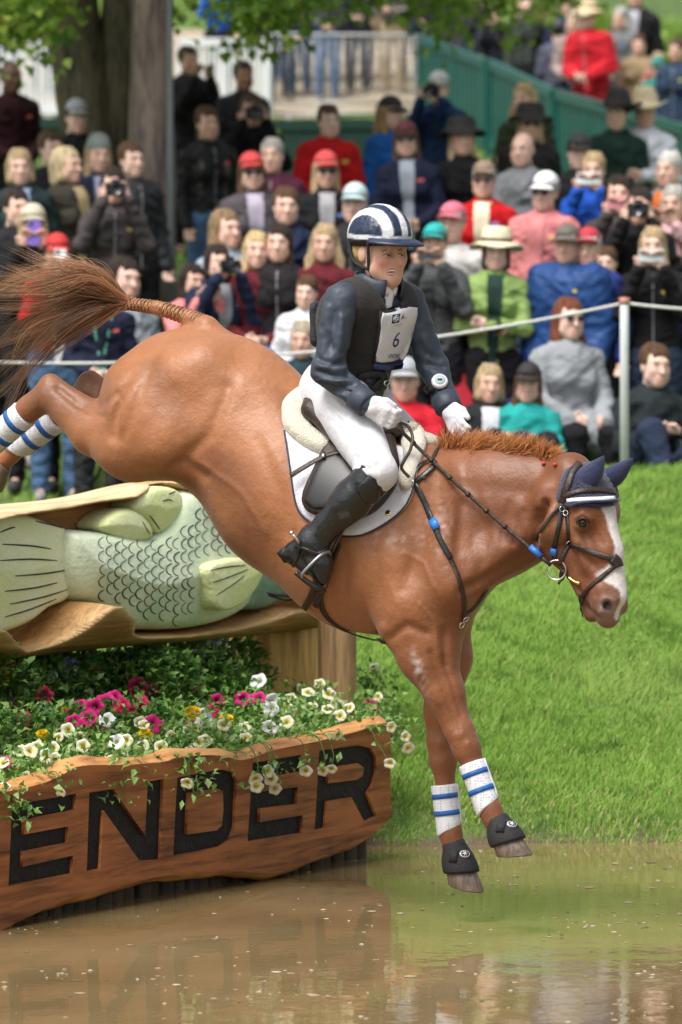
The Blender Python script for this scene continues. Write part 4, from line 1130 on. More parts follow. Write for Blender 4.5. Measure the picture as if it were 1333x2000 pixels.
for k_, n_, y0_, y1_ in (('pale', 16, 1440, 1500), ('mag', 12, 1330, 1420), ('mari', 9, 1310, 1440), ('white', 6, 1320, 1440), ('crim', 4, 1330, 1400), ('blue', 2, 1262, 1300)):
    for _ in range(n_):
        x_ = rp.uniform(0, 440); FL[k_].append((x_, rp.uniform(y0_, y1_) - .12 * x_ * (y1_ > 1430)))
ptsf = []
for k, lst in FL.items():
    for (x, y) in lst:
        if k == 'hang':
            s0 = on_line(x, SG0 - SNRM * .045, SDIR); d = SG0[1] + s0 * SDIR[1] - .045 * SNRM[1]
            q = WP(x, y, d if x < 760 else 19.9); t = -.045; ptsf.append(('pale', q, True))
        else:
            q, s, t = bed_point(x, y, rp.uniform(.09, .2)); q = q + (CAMP - q).normalized() * max(0., min(rp.uniform(.18, .30), (t - .13) / .54)); ptsf.append((k, q, False))
# group flowers of one kind that stand close together into plants
plants = []
for k, q, hang in ptsf:
    for pl in plants:
        if pl['k'] == k and pl['hang'] == hang and (pl['c'] - q).length < (.20 if not hang else .17): pl['f'].append(q); pl['c'] = sum(pl['f'], Vector()) / len(pl['f']); break
    else: plants.append(dict(k=k, f=[q], c=q.copy(), hang=hang))
LAB = {'pale': ('pale yellow petunia plant with white-rimmed blooms', 'petunia_plant', 'pale yellow petunias in the bed'), 'white': ('white petunia plant with large white blooms in the bed', 'petunia_plant', 'white petunias in the bed'),
       'mag': ('magenta petunia plant with bright pink-purple blooms in the bed', 'petunia_plant', 'magenta petunias in the bed'), 'mari': ('yellow marigold plant with round ruffled heads in the bed', 'marigold_plant', 'marigolds in the bed'),
       'blue': ('pale blue flower cluster on a leafy plant under the log', 'ageratum_plant', 'blue flowers under the log'), 'crim': ('crimson petunia plant with ruffled dark red blooms in the bed', 'petunia_plant', 'crimson petunias in the bed')}
def by_letter(px):
    for x, t in ((15, 'beyond the first letter'), (155, 'above the first E'), (328, 'above the letter N'), (474, 'above the letter D'), (604, 'above the second E'), (745, 'above the letter R')):
        if px < x: return t
    return 'at the end of the board'
rs = np.random.RandomState(8)
def stem_mesh(A, B, r=.0022):
    m = (A + B) / 2 + Vector((rp.uniform(-.02, .02), rp.uniform(-.02, .02), .01)); return catmull3([A, m, B], 4), r
M_STEM = mat('green_stem', (.10, .20, .04), .6, .2)
for pl in plants:
    c = pl['c']; r2 = np.array([c.x, c.y]) - SG0; t = r2 @ SNRM; lab, nm, grp = LAB[pl['k']]
    if pl['hang']:
        s = r2 @ SDIR; rootp = Vector((*(SG0 + SDIR * s + SNRM * .30), .40)); lab = 'trailing pale yellow petunia vine hanging over the edge of the carved board'; grp = 'petunia vines over the board'
    else: rootp = Vector((c.x, c.y + .02, bed_z(0, max(t, .25)) - .01))
    lab = lab.replace(' in the bed', '').replace('hanging over the edge of the carved board', 'hanging over the board') + ' ' + by_letter(CX + c.x / c.y * FPX)
    pr = empty(nm, rootp); tag(pr, lab, 'flower', grp)
    mb = MB(); P = []; D = []
    for q in pl['f']:
        if pl['hang']:
            s = (np.array([q.x, q.y]) - SG0) @ SDIR; zt = .50
            over = Vector((*(SG0 + SDIR * s + SNRM * .02), zt + .03)); fr = Vector((*(SG0 + SDIR * s - SNRM * .05), (zt + q.z) / 2 + .02))
            line = catmull3([rootp, over, fr, q + Vector((0, .012, 0))], 6)
        else: line = catmull3([rootp + Vector((rp.uniform(-.03, .03), rp.uniform(-.03, .03), 0)), (rootp + q) / 2 + Vector((rp.uniform(-.03, .03), 0, .02)), q], 5)
        mb.tube(line, .0022, 4)
        for _ in range(9 if pl['hang'] else 10):
            a = line[rp.randrange(2, len(line))]; P.append(np.array(a) + rs.normal(size=3) * .012); D.append(rs.normal(size=3) + [0, -.4, .1])
    mb.build('stem', M_STEM, pr)
    if not pl['hang']:
        for _ in range(90 + 45 * len(pl['f'])):
            q = pl['f'][rp.randrange(len(pl['f']))]; f_ = rp.random() ** .8
            b = rootp.lerp(q, f_ * .95); P.append(np.array(b) + rs.normal(size=3) * [.065, .065, .022]); D.append(rs.normal(size=3) + [0, -.2, .5])
    P = np.array(P); P[:, 2] = np.maximum(P[:, 2], .37 if not pl['hang'] else .1)
    V, F, C = leaf_cloud(P, np.array(D), .036, rs, GR_L if (t < .55) else GR_D + GR_L, .55)
    me = np_mesh('foliage', V, F, False); set_col(me, C); fo = link_mesh('foliage', me, M_LEAF, pr); fo['kind'] = 'stuff'
    for q in pl['f']:
        o = bpy.data.objects.new('flower', FM[pl['k']]); COL.objects.link(o)
        sz = FSZ[pl['k']] * rp.uniform(.8, 1.12); dr = Vector((rp.uniform(-.7, .7), -1, rp.uniform(.0, .9)))
        if pl['hang']: dr = Vector((rp.uniform(-.8, .8), -1, rp.uniform(-.7, .2)))
        if pl['k'] in ('mari', 'blue'): dr = Vector((rp.uniform(-.3, .3), -.8, .8))
        o.parent = pr; o.matrix_parent_inverse = PW(pr).inverted(); o.location = q; o.rotation_euler = dr.to_track_quat('Z', 'Y').to_euler(); o.scale = (sz, sz * rp.uniform(.8, 1.0), sz)
# leafy plants filling the bed and standing under the log
def bush(px, py_top, t, w, dark, label, nm='leafy_plant', grp='leafy green plants in the bed', n=700, ls=.045):
    P0 = SG0 + SNRM * t; s = on_line(px, P0, SDIR); g = P0 + SDIR * s; zt = CAMZ + (HZ - py_top) * g[1] / FPX; zb = bed_z(0, t); h = max(.08, zt - zb)
    pr = empty(nm, (g[0], g[1], zb - .01)); tag(pr, label + ' ' + by_letter(px), 'plant', grp)
    u = rs.rand(n) ** .7; a = rs.rand(n) * 6.283; rr = w * np.sqrt(rs.rand(n)) * (.55 + .6 * np.sin(math.pi * np.clip(u, 0, 1)) ** .7)
    P = np.stack([g[0] + np.cos(a) * rr, g[1] + np.sin(a) * rr, zb + u * h], 1); D = np.stack([np.cos(a), np.sin(a) - .3, .5 + rs.rand(n)], 1) + rs.normal(size=(n, 3)) * .5
    V, F, C = leaf_cloud(P, D, ls, rs, GR_D if dark else GR_L, .5); me = np_mesh('foliage', V, F, False); set_col(me, C); fo = link_mesh('foliage', me, M_LEAF, pr); fo['kind'] = 'stuff'
    mb = MB()
    for k in range(6):
        e = P[rp.randrange(n)]; mb.tube(catmull3([(g[0] + rp.uniform(-.02, .02), g[1] + rp.uniform(-.02, .02), zb - .02), ((g[0] + e[0]) / 2, (g[1] + e[1]) / 2, (zb + e[2]) / 2 + .02), e], 4), .003, 4)
    mb.build('stem', M_STEM, pr)
for x in range(-30, 470, 46):
    bush(x + rp.uniform(-10, 10), 1268 - .03 * x + rp.uniform(0, 45), 1.12 + rp.uniform(-.1, .2), .20, True, 'tall dark green leafy plant under the log', grp='tall plants under the log', n=900)
for x in range(-40, 480, 52):
    bush(x + rp.uniform(-15, 15), 1385 + rp.uniform(-15, 20), .72 + rp.uniform(-.08, .08), .15, True, 'mid-height dark leafy plant amid the flowers', grp='middle leafy plants', n=300, ls=.04)
for x in list(range(-40, 450, 58)) + [470, 520, 560, 600, 640, 690, 730]:
    bush(x + rp.uniform(-10, 10), np.interp(x, [0, 760], [1496, 1408]) + rp.uniform(-8, 14), .40 + rp.uniform(-.03, .05), .11, False, 'low bright green leafy plant along the board edge', grp='low plants along the board', n=380, ls=.034)
# ------------------------------------------------------------------ tack on the horse
M_LEA = mat('dark_brown_leather', (.030, .017, .012), .42, .25, 14, .25, 120, spec=.5)
M_LEAB = mat('black_leather', (.012, .012, .013), .30, .2, 10, .12, 60, spec=.55)
M_STEEL = mat('polished_steel', (.72, .72, .72), .18, .05, 10, metal=1.0)
M_BRASS = mat('brass', (.70, .48, .16), .25, .05, 10, metal=1.0)
M_BLUE = mat('blue_plastic', (.02, .16, .55), .4, .1)
M_PAD = mat('white_quilted_cotton', (.66, .66, .72), .85, .04, 30, .35, 140, sheen=.2)
M_FLEECE = mat('cream_sheepskin', (.66, .62, .51), .95, .10, 60, .6, 170, sheen=.5)
M_NAVY = mat('navy_knit', (.014, .020, .060), .8, .25, 160, .7, 200, sheen=.3)
M_WHITE = mat('white_plastic_mesh', (.68, .69, .72), .55, .05)
M_BLKN = mat('black_neoprene', (.014, .014, .015), .75, .2, 30, .3, 200)
M_HORN = mat('hoof_horn', (.115, .085, .065), .35, .4, 6, .3, 20, stretch=(9, 9, 1.2), col2=(.23, .17, .13))

def surf(px, py, bvh=None, near=None):
    """point and normal of a surface under a photo pixel; at the outline the nearest surface point"""
    b = bvh or HB; h = ray_px(px, py, b)
    if h[0] is not None: return h[0], (h[1] if h[1].dot(CAMP - h[0]) > 0 else -h[1])
    d = (WP(px, py, 10.) - CAMP).normalized(); best = None
    for t in np.linspace(17.0, 19.6, 60):
        q = CAMP + d * (t / d.y); n = b.find_nearest(q)
        if n[0] is not None and (best is None or n[3] < best[0]): best = (n[3], q, n[0], n[1])
    q, p, n = best[1], best[2], best[3]
    nn = (q - p); nn = nn.normalized() if nn.length > 1e-6 else n
    return (p if best[0] > .05 else q), nn

def drape(name, poly, m, parent, off=.004, thick=.01, step=7, bvh=None, round_=True, nsm=4, mirror=False, puff=0.0, base=None):
    """a sheet of cloth or leather cut to a photo outline and laid on the surface below"""
    P = smooth_poly(poly, nsm) if nsm > 1 else [np.array(p, float) for p in poly]
    A = np.array(P); n = len(P)
    gx = np.arange(A[:, 0].min() + step / 2, A[:, 0].max(), step); gy = np.arange(A[:, 1].min() + step / 2, A[:, 1].max(), step)
    G = np.array([(x, y) for x in gx for y in gy]); d = poly_sdf(A, G[:, 0], G[:, 1]); G = G[d < -step * .45]
    pts = [Vector(p) for p in P] + [Vector(g) for g in G]
    r = delaunay_2d_cdt(pts, [(i, (i + 1) % n) for i in range(n)], [list(range(n))], 1, 1e-4)
    V2, F2 = r[0], r[2]
    pos = []; nor = []
    for v in V2:
        p, q = surf(v.x, v.y, bvh); pos.append(p); nor.append(q)
    N = np.array(nor); 
    # smooth normals and positions a little
    adj = [[] for _ in V2]
    for f in F2:
        for i in range(3): adj[f[i]].append(f[(i + 1) % 3]); adj[f[i]].append(f[(i + 2) % 3])
    X = np.array(pos)
    for _ in range(3):
        N = np.array([(N[i] + N[adj[i]].mean(0)) / 2 if adj[i] else N[i] for i in range(len(N))])
        N /= np.linalg.norm(N, axis=1)[:, None] + 1e-9
    dd = -poly_sdf(A, np.array([v.x for v in V2]), np.array([v.y for v in V2]))
    prof = np.sqrt(np.clip(1 - (1 - np.clip(dd / 9., 0, 1)) ** 2, 0, 1)) if round_ else np.ones(len(V2))
    top = X + N * (off + thick * (.35 + .65 * prof) + puff * np.sqrt(np.clip(dd / max(dd.max(), 1e-6), 0, 1)))[:, None]; bot = X + N * (off - .012)
    V = [tuple(p) for p in top] + [tuple(p) for p in bot]; o = len(top); F = []
    ec = {}
    for f in F2:
        a, b, c = f
        nn = (Vector(top[b]) - Vector(top[a])).cross(Vector(top[c]) - Vector(top[a]))
        if nn.dot(CAMP - Vector(top[a])) < 0: a, c = c, a
        F.append((a, b, c)); F.append((a + o, c + o, b + o))
        for e in ((a, b), (b, c), (c, a)): ec[e] = 1
    for (a, b) in list(ec):
        if (b, a) not in ec: F.append((b, a, a + o, b + o))
    me = bpy.data.meshes.new(name); me.from_pydata(V, [], F)
    if mirror:   # the same piece on the horse's far side
        W = []
        for v in V:
            l = w2h(Vector(v)); l[1] = -l[1]; W.append(tuple(H2W(l)))
        F2_ = [tuple(i + len(V) for i in reversed(f)) for f in F]
        me = bpy.data.meshes.new(name); me.from_pydata(V + W, [], F + F2_)
    me.polygons.foreach_set('use_smooth', [True] * len(me.polygons)); me.update()
    return link_mesh(name, me, m, parent, base)

def strap(name, pts, wid, m, parent, off=.004, asp=.30, bvh=None, n=5, sides=8, base=None):
    """flat strap laid on the surface under photo pixels"""
    P = smooth_poly(pts, n, False); W = []; N = []
    for p in P:
        a, b = surf(p[0], p[1], bvh); W.append(a + b * off); N.append(b)
    wid *= 1.22; asp *= .78; W2 = [W[0]] + [(W[i - 1] + W[i] * 2 + W[i + 1]) / 4 for i in range(1, len(W) - 1)] + [W[-1]]
    return MB().tube(W2, wid / 2, sides, True, (N, asp)).build(name, m, parent, base)
def air_strap(name, P, wid, m, parent, asp=.35, nrm=None, sides=8, base=None):
    """strap or cord through free space (world points)"""
    P = [Vector(p) for p in P]
    if nrm is None: return MB().tube(P, wid / 2, sides).build(name, m, parent, base)
    return MB().tube(P, wid / 2, sides, True, ([Vector(nrm)] * len(P), asp)).build(name, m, parent, base)
# eye, hooves
M_EYE = mat('horse_eye', (.006, .004, .003), .06, 0, 1, spec=.8)
_ep, _en = surf(1139, 1021)
def eyeball(c): MB().lathe([(.0005, -.019), (.010, -.016), (.016, -.010), (.019, 0), (.016, .010), (.010, .016), (.0005, .019)], 16, None, c).build('eye', M_EYE, horse)
eyeball(_ep - _en * .0085); eyeball(H2W(HD(.193, .050, -.090)))
M_LID = mat('eyelid', (.045, .024, .018), .5, .1)
MB().tube([surf(*q)[0] + surf(*q)[1] * .002 for q in ((1126, 1021), (1131, 1014), (1139, 1010), (1147, 1013), (1153, 1022))], [.001, .004, .005, .004, .001], 6).build('upper_lid', M_LID, horse)
MB().tube([surf(*q)[0] + surf(*q)[1] * .001 for q in ((1126, 1021), (1132, 1028), (1140, 1031), (1148, 1029), (1153, 1022))], [.001, .003, .0035, .003, .001], 6).build('lower_lid', M_LID, horse)
def frame_from(d):
    d = Vector(d).normalized(); return d.to_track_quat('Z', 'Y').to_matrix()
def leg_piece(name, A, B, prof, m, parent, n=24, cap=True, tilt=None, scal=None, base=None):
    """rings around the leg from A to B (world); prof = list of (t, radius m)"""
    A, B = Vector(A), Vector(B); M = frame_from(B - A); L = (B - A).length; V = []; F = []
    for (t, r) in prof:
        for k in range(n):
            a = 2 * math.pi * k / n; tt = t + (scal(a, t) if scal else 0)
            V.append(A + M @ Vector((r * math.cos(a), r * math.sin(a), tt * L)))
    q = len(prof)
    for i in range(q - 1):
        for k in range(n): k2 = (k + 1) % n; F.append((i * n + k, i * n + k2, (i + 1) * n + k2, (i + 1) * n + k))
    if cap: F.append(tuple(range(n - 1, -1, -1))); F.append(tuple((q - 1) * n + k for k in range(n)))
    me = MB().add(V, F).mesh(name); fix_normals(me)
    return link_mesh(name, me, m, parent, base)
def toe_shear(A, B, k):
    v = frame_from(Vector(B) - Vector(A)).transposed() @ Vector((.85, -.45, 0)); f = math.atan2(v.y, v.x)
    return lambda a, t: k * math.cos(a - f) * max(0., t)
def hoof(A, B):
    leg_piece('hoof', A, B, [(.1, .036), (.3, .042), (.6, .052), (1.0, .058), (1.03, .055)], M_HORN, horse, scal=toe_shear(A, B, .20))
HOOF = {'nf': (H2W(HP(973, 1606, .14)), H2W(HP(1006, 1670, .14))), 'ff': (H2W(HP(888, 1654, -.11)), H2W(HP(911, 1733, -.11))),
        'nh': (H2W(HP(-58, 905, .15)), H2W(HP(-80, 945, .15))), 'fh': (H2W(HP(10, 900, -.14)), H2W(HP(-14, 936, -.14)))}
for a, b in HOOF.values(): hoof(a, b)

# white tendon boots with blue straps, black bell boots
def perforated():
    m = bpy.data.materials.new('perforated_white_shell'); nt, p = nodes_of(m); N = nt.nodes; L = nt.links
    tc = N.new('ShaderNodeTexCoord'); v = N.new('ShaderNodeTexVoronoi'); v.inputs['Scale'].default_value = 105; v.inputs['Randomness'].default_value = .12; L.new(tc.outputs['Object'], v.inputs['Vector'])
    mr = N.new('ShaderNodeMapRange'); mr.inputs[1].default_value = .22; mr.inputs[2].default_value = .34; mr.inputs[3].default_value = 0; mr.inputs[4].default_value = 1; L.new(v.outputs['Distance'], mr.inputs[0])
    cr = N.new('ShaderNodeMix'); cr.data_type = 'RGBA'; L.new(mr.outputs[0], cr.inputs[0]); cr.inputs[6].default_value = (.42, .43, .48, 1); cr.inputs[7].default_value = (.68, .69, .72, 1)
    L.new(cr.outputs[2], p.inputs['Base Color']); p.inputs['Roughness'].default_value = .5
    b = N.new('ShaderNodeBump'); b.inputs['Strength'].default_value = .6; b.inputs['Distance'].default_value = .003; L.new(mr.outputs[0], b.inputs['Height']); L.new(b.outputs[0], p.inputs['Normal'])
    return m
M_PERF = perforated(); M_STRAP = mat('blue_boot_strap', (.012, .10, .36), .6, .1, 30, .3, 90)
def tendon_boot(A, B, r0, r1, label, dirty=False):
    A, B = Vector(A), Vector(B); root = empty('tendon_boot', B); tag(root, label, 'horse boot', 'tendon boots on the legs of the horse')
    M = frame_from(B - A)
    left = M.transposed() @ Vector((-1, 0, 0)); back = math.atan2(left.y, left.x)
    sc = lambda a, t: (.13 * max(0., math.cos(a - back)) ** 1.5 * max(0, (t - .8) / .2) - .10 * max(0., math.cos(a - back - math.pi)) * max(0, (t - .8) / .2))
    mid = (r0 + r1) / 2
    shell = leg_piece('shell', A, B, [(-.01, r0 * .80), (0, r0), (.03, r0 * 1.03), (.3, mid), (.55, mid), (.8, r1 * .98), (.97, r1), (1.0, r1 * .97), (1.0, r1 * .75)], M_PERF, root, scal=sc)
    for t in (.24, .62):
        r = np.interp(t, [0, .3, .55, 1], [r0, mid, mid, r1]) + .0025
        leg_piece('strap', A, B, [(t - .058, r - .003), (t - .052, r), (t + .052, r), (t + .058, r - .003)], M_STRAP, root)
    # overlapping closing flap on the front
    fr = back + math.pi
    V = []; F = []; ns = 8
    for i, t in enumerate(np.linspace(.01, .90, 8)):
        r = np.interp(t, [0, .3, .55, 1], [r0, mid, mid, r1]) + .0015
        for k in range(ns):
            a = fr - .55 + 1.0 * k / (ns - 1); V.append(A + M @ Vector((r * math.cos(a), r * math.sin(a), t * (B - A).length)))
    for i in range(7):
        for k in range(ns - 1): F.append((i * ns + k, i * ns + k + 1, (i + 1) * ns + k + 1, (i + 1) * ns + k))
    fl = MB().add(V, F).build('closing_flap', M_WHITE, root)
    md = fl.modifiers.new('thick', 'SOLIDIFY'); md.thickness = .003; md.offset = 0
    return root, M, back
tb_nf = tendon_boot(H2W(HP(922, 1490, .14)), H2W(HP(953, 1576, .14)), .047, .047, 'white mesh boot with two blue straps on the leading front leg')
tb_ff = tendon_boot(H2W(HP(868, 1533, -.11)), H2W(HP(878, 1620, -.11)), .047, .046, 'white mesh boot with two blue straps on the lower trailing front leg')
tb_nh = tendon_boot(H2W(HP(48, 808, .15)), H2W(HP(-24, 870, .15)), .052, .050, 'white mesh boot with blue straps on the hind leg nearer the tail hair')
tb_fh = tendon_boot(H2W(HP(108, 818, -.14)), H2W(HP(34, 874, -.14)), .052, .050, 'mud-spattered white boot with blue straps on the hind leg tucked beneath the thigh')
# triangle badge on the leading boot
p, nn = surf(919, 1525, bvh_of(tb_nf[0].children[0]))
Mx = nn.to_track_quat('Z', 'Y').to_matrix()
MB().add([p + nn * .003 + Mx @ Vector(v) for v in ((-.013, .010, 0), (.013, .010, 0), (0, -.013, 0), (-.013, .010, -.006), (.013, .010, -.006), (0, -.013, -.006))], [(0, 2, 1), (0, 1, 4, 3), (1, 2, 5, 4), (2, 0, 3, 5)]).build('badge', M_BLKN, tb_nf[0])
def bell_boot(k, label, badge_px=None):
    a, b = HOOF[k]; root = empty('bell_boot', b); tag(root, label, 'horse boot', 'bell boots on the front hooves')
    up = a
    bt = leg_piece('cuff', up, b, [(-.10, .036), (-.12, .041), (-.02, .043), (.06, .047), (.24, .057), (.42, .0625), (.56, .064), (.63, .062), (.61, .055)], M_BLKN, root, scal=toe_shear(a, b, .16))
    bv = bvh_of(bt)
    if badge_px:
        h = ray_px(badge_px[0], badge_px[1], bv)
        if h[0] is not None:
            nn = h[1] if h[1].dot(CAMP - h[0]) > 0 else -h[1]; Mx = nn.to_track_quat('Z', 'Y').to_matrix(); p = h[0] + nn * .001
            Sx = Matrix.Diagonal((1.0, .72, 1))
            MB().lathe([(.019, -.004), (.019, .0015), (.017, .003), (.0005, .003)], 20, Mx @ Sx, p).build('emblem', M_WHITE, root)
            MB().lathe([(.0155, .002), (.0155, .0036), (.0005, .0036)], 20, Mx @ Sx, p).build('emblem_field', M_BLKN, root)
            for ang in (0, 1.05, -1.05): MB().box(p + nn * .0040, (.020, .0032, .0012), Mx @ Matrix.Rotation(ang, 3, 'Z') @ Matrix.Diagonal((1, .9, 1))).build('emblem_mark', M_WHITE, root)
    # velcro tab
    h = ray_px((badge_px[0] - 22), badge_px[1] + 4, bv)
    if h[0] is not None:
        nn = h[1]; Mx = nn.to_track_quat('Z', 'Y').to_matrix(); MB().box(h[0] + nn * .001, (.030, .042, .006), Mx).build('velcro_tab', M_BLKN, root)
bell_boot('nf', 'black bell boot with white emblem on the leading raised hoof', (1000, 1610))
bell_boot('ff', 'black bell boot with white emblem on the lower hoof above the water', (908, 1668))

# saddle pad, half pad, saddle
pad = drape('saddle_pad', [(556, 843), (551, 815), (570, 790), (620, 812), (700, 850), (790, 876), (822, 880), (816, 925), (811, 952), (803, 975), (788, 997), (757, 1022), (712, 1045), (668, 1047), (640, 1038), (599, 1013), (581, 987), (571, 939), (564, 888)], M_PAD, None, .003, .012, 8, base=H2W(HP(690, 1040, .3)), mirror=True)
tag(pad, 'white quilted saddle pad with a small round brass badge', 'saddle pad')
h = ray_px(759, 1002, bvh_of(pad)); nn = h[1]; Mx = nn.to_track_quat('Z', 'Y').to_matrix()
MB().lathe([(.011, -.002), (.011, .002), (.009, .003), (.0005, .003)], 18, Mx, h[0]).build('badge', M_BRASS, pad)
MB().lathe([(.0062, .001), (.0062, .0036), (.0005, .0036)], 14, Mx, h[0]).build('badge_centre', M_LEAB, pad)
PB = bvh_of(pad)
M_BIND = mat('navy_binding', (.02, .02, .05), .7)
strap('binding', [(556, 843), (564, 888), (571, 939), (581, 987), (599, 1013), (640, 1038), (668, 1047), (712, 1045), (757, 1022), (788, 997), (803, 975), (811, 952), (816, 925)], .006, M_BIND, pad, .010)
fleece = drape('half_pad', [(550, 812), (552, 789), (570, 769), (592, 762), (612, 764), (614, 790), (600, 806), (606, 832), (622, 850), (656, 862), (650, 880), (633, 893), (599, 879), (569, 857), (554, 836)], M_FLEECE, None, .010, .030, 6, puff=.012, base=H2W(HP(600, 880, .25)), mirror=True)
tag(fleece, 'cream sheepskin half pad showing behind and before the saddle', 'half pad')
ff = drape('front_fleece', [(782, 856), (794, 838), (822, 846), (834, 872), (822, 905), (813, 935), (805, 957), (790, 952), (788, 925), (790, 895)], M_FLEECE, fleece, .010, .026, 6, puff=.012, mirror=True)
FB_ = bvh_of(fleece)
saddle = empty('saddle', H2W(HP(690, 1000, .3))); tag(saddle, 'dark brown leather jumping saddle under the rider', 'saddle')
flap = drape('flap', [(650, 858), (632, 891), (616, 928), (601, 964), (601, 988), (618, 1006), (650, 1012), (690, 1020), (735, 1004), (768, 968), (784, 930), (776, 885), (758, 846), (700, 850)], M_LEA, saddle, .032, .014, 7, mirror=True)
drape('knee_pad', [(640, 905), (610, 970), (612, 990), (640, 1000), (700, 975), (720, 930), (690, 905)], mat('smooth_black_leather', (.012, .012, .013), .4, .1, 6), saddle, .046, .006, 7)
sd_ = SDF((-1.0, -.30, 1.2), (.1, .32, 2.2), .008)
for w_ in (-.11, 0, .11):
    sd_.cone(HP(612, 782, w_), .028, HP(640, 818, w_), .035, .04); sd_.cone(HP(640, 818, w_), .035, HP(710, 848, w_), .036, .04); sd_.cone(HP(710, 848, w_ * .7), .036, HP(772, 838, w_ * .45), .030, .04)
sd_.cone(HP(606, 775, .09), .024, HP(606, 775, -.09), .024, .03)
sd_.cone(HP(608, 800, .17), .030, HP(660, 850, .21), .032, .04); sd_.cone(HP(608, 800, -.17), .030, HP(660, 850, -.21), .032, .04)
sd_.cone(HP(612, 782, .12), .03, HP(608, 800, .17), .03, .03); sd_.cone(HP(612, 782, -.12), .03, HP(608, 800, -.17), .03, .03)
V, F = sd_.polygonize(); V = relax(V, F, 1); link_mesh('seat', np_mesh('seat', H2W(V), F[:, ::-1]), M_LEA, saddle)
strap('surcingle', [(572, 937), (600, 924), (632, 910), (660, 902), (690, 898)], .016, M_LEA, saddle, .052)
MB().box(surf(640, 908)[0] + surf(640, 908)[1] * .062, (.012, .008, .022), surf(640, 908)[1].to_track_quat('Y', 'Z').to_matrix()).build('buckle', M_STEEL, saddle)
# girth and billets
strap('girth', [(628, 1120), (626, 1160), (634, 1195), (660, 1222), (705, 1240), (752, 1251)], .020, M_LEAB, saddle, .006)
strap('billet', [(655, 1060), (630, 1110), (612, 1160), (598, 1185)], .022, M_LEA, saddle, .012)
strap('billet', [(665, 1060), (645, 1115), (628, 1160), (620, 1180)], .022, M_LEA, saddle, .014)
# loose stirrup of the far side showing below the belly
fs = H2W(HP(575, 1160, -.36)); 
MB().tube([H2W(HP(524, 1158, -.36)), H2W(HP(545, 1162, -.34)), H2W(HP(595, 1166, -.33)), H2W(HP(560, 1172, -.36)), H2W(HP(526, 1162, -.36))], .006, 6).build('far_stirrup', M_LEAB, saddle)

# breastplate
bp = empty('breastplate', H2W(HP(880, 1150, .25))); tag(bp, 'brown leather breastplate with blue elastic on the shoulder', 'breastplate')
strap('shoulder_strap', [(806, 938), (818, 955), (832, 985), (848, 1022), (862, 1058), (880, 1092)], .018, M_LEAB, bp, .008)
strap('long_strap', [(870, 1075), (888, 1110), (900, 1145), (907, 1180), (905, 1212)], .015, M_LEA, bp, .005)
strap('neck_strap', [(806, 938), (820, 915), (838, 903), (850, 908), (835, 925), (812, 942)], .016, M_LEAB, bp, .010)
strap('chest_strap', [(905, 1200), (920, 1192), (938, 1172), (950, 1152)], .020, M_LEAB, bp, .005)
strap('blue_buckle', [(847, 1016), (855, 1034)], .026, M_BLUE, bp, .012, .45, n=2)
for c in ((808, 944), (907, 1205), (898, 1218)):
    p, nn = surf(*c); MB().torus(p + nn * .012, .011, .0022, nn.to_track_quat('Z', 'Y').to_matrix(), 18, 6).build('ring', M_STEEL, bp)

# ear bonnet
bon = empty('ear_bonnet', H2W(HP(1140, 980, .05))); tag(bon, 'navy knitted ear bonnet with white trim on the head of the horse', 'ear bonnet')
drape('cap', [(1131, 907), (1104, 922), (1094, 950), (1089, 977), (1112, 982), (1150, 982), (1198, 986), (1206, 965), (1196, 940), (1180, 918), (1160, 905)], M_NAVY, bon, .004, .006, 5)
M_NAVYC = mat('navy_cotton', (.011, .017, .068), .75, .15, 30, .2, 80, sheen=.3)
def ear(base_px, tip_px, w, depth):
    A = WP(*base_px, depth); B = WP(*tip_px, depth - .02); ax = (B - A); L = ax.length; ax.normalize()
    side = (Vector((1, 0, 0)) - ax * ax.x).normalized(); fw = ax.cross(side); V = []; F = []; n = 14
    pr = [(-.22, .95), (0, 1.0), (.2, 1.02), (.45, .86), (.7, .56), (.88, .27), (1.0, .03)]
    for (t, r) in pr:
        for k in range(n):
            a = 2 * math.pi * k / n; V.append(A + ax * (t * L) + side * (math.cos(a) * r * w) + fw * (math.sin(a) * r * w * .62) + side * (.10 * w * math.sin(t * 3.1)))
    for i in range(len(pr) - 1):
        for k in range(n): k2 = (k + 1) % n; F.append((i * n + k, i * n + k2, (i + 1) * n + k2, (i + 1) * n + k))
    F.append(tuple((len(pr) - 1) * n + k for k in range(n)))
    me = MB().add(V, F).mesh('ear'); fix_normals(me); return link_mesh('ear_cover', me, M_NAVYC, bon)
dn_ = ray_px(1140, 945)[0].y
ear((1140, 946), (1180, 890), .044, dn_ + .02); ear((1188, 938), (1237, 894), .038, dn_ + .12)
M_TRIM = mat('white_trim', (.78, .78, .82), .6)
strap('trim', [(1112, 977), (1140, 977), (1170, 976), (1196, 974)], .012, M_TRIM, bon, .012)
def visor():
    V = []; F = []
    top_ = smooth_poly([(1100, 984), (1130, 984), (1165, 983), (1195, 980)], 4, False); k = len(top_)
    for j in range(4):
        for i, p in enumerate(top_):
            a, b = surf(*p); e = j / 3; w_ = math.sin(math.pi * min(1, .15 + .85 * i / (k - 1)))
            V.append(a + b * (.006 + .030 * e * (0.15 + .85 * i / (k - 1))) + Vector((0, 0, -.006 * e + .004)))
    for j in range(3):
        for i in range(k - 1): F.append((j * k + i, j * k + i + 1, (j + 1) * k + i + 1, (j + 1) * k + i))
    o = MB().add(V, F).build('front_edge', M_NAVYC, bon); md = o.modifiers.new('thick', 'SOLIDIFY'); md.thickness = .008; md.offset = 0
visor()
strap('front_binding', [(1100, 984), (1130, 985), (1165, 987), (1195, 985)], .014, M_NAVYC, bon, .012)
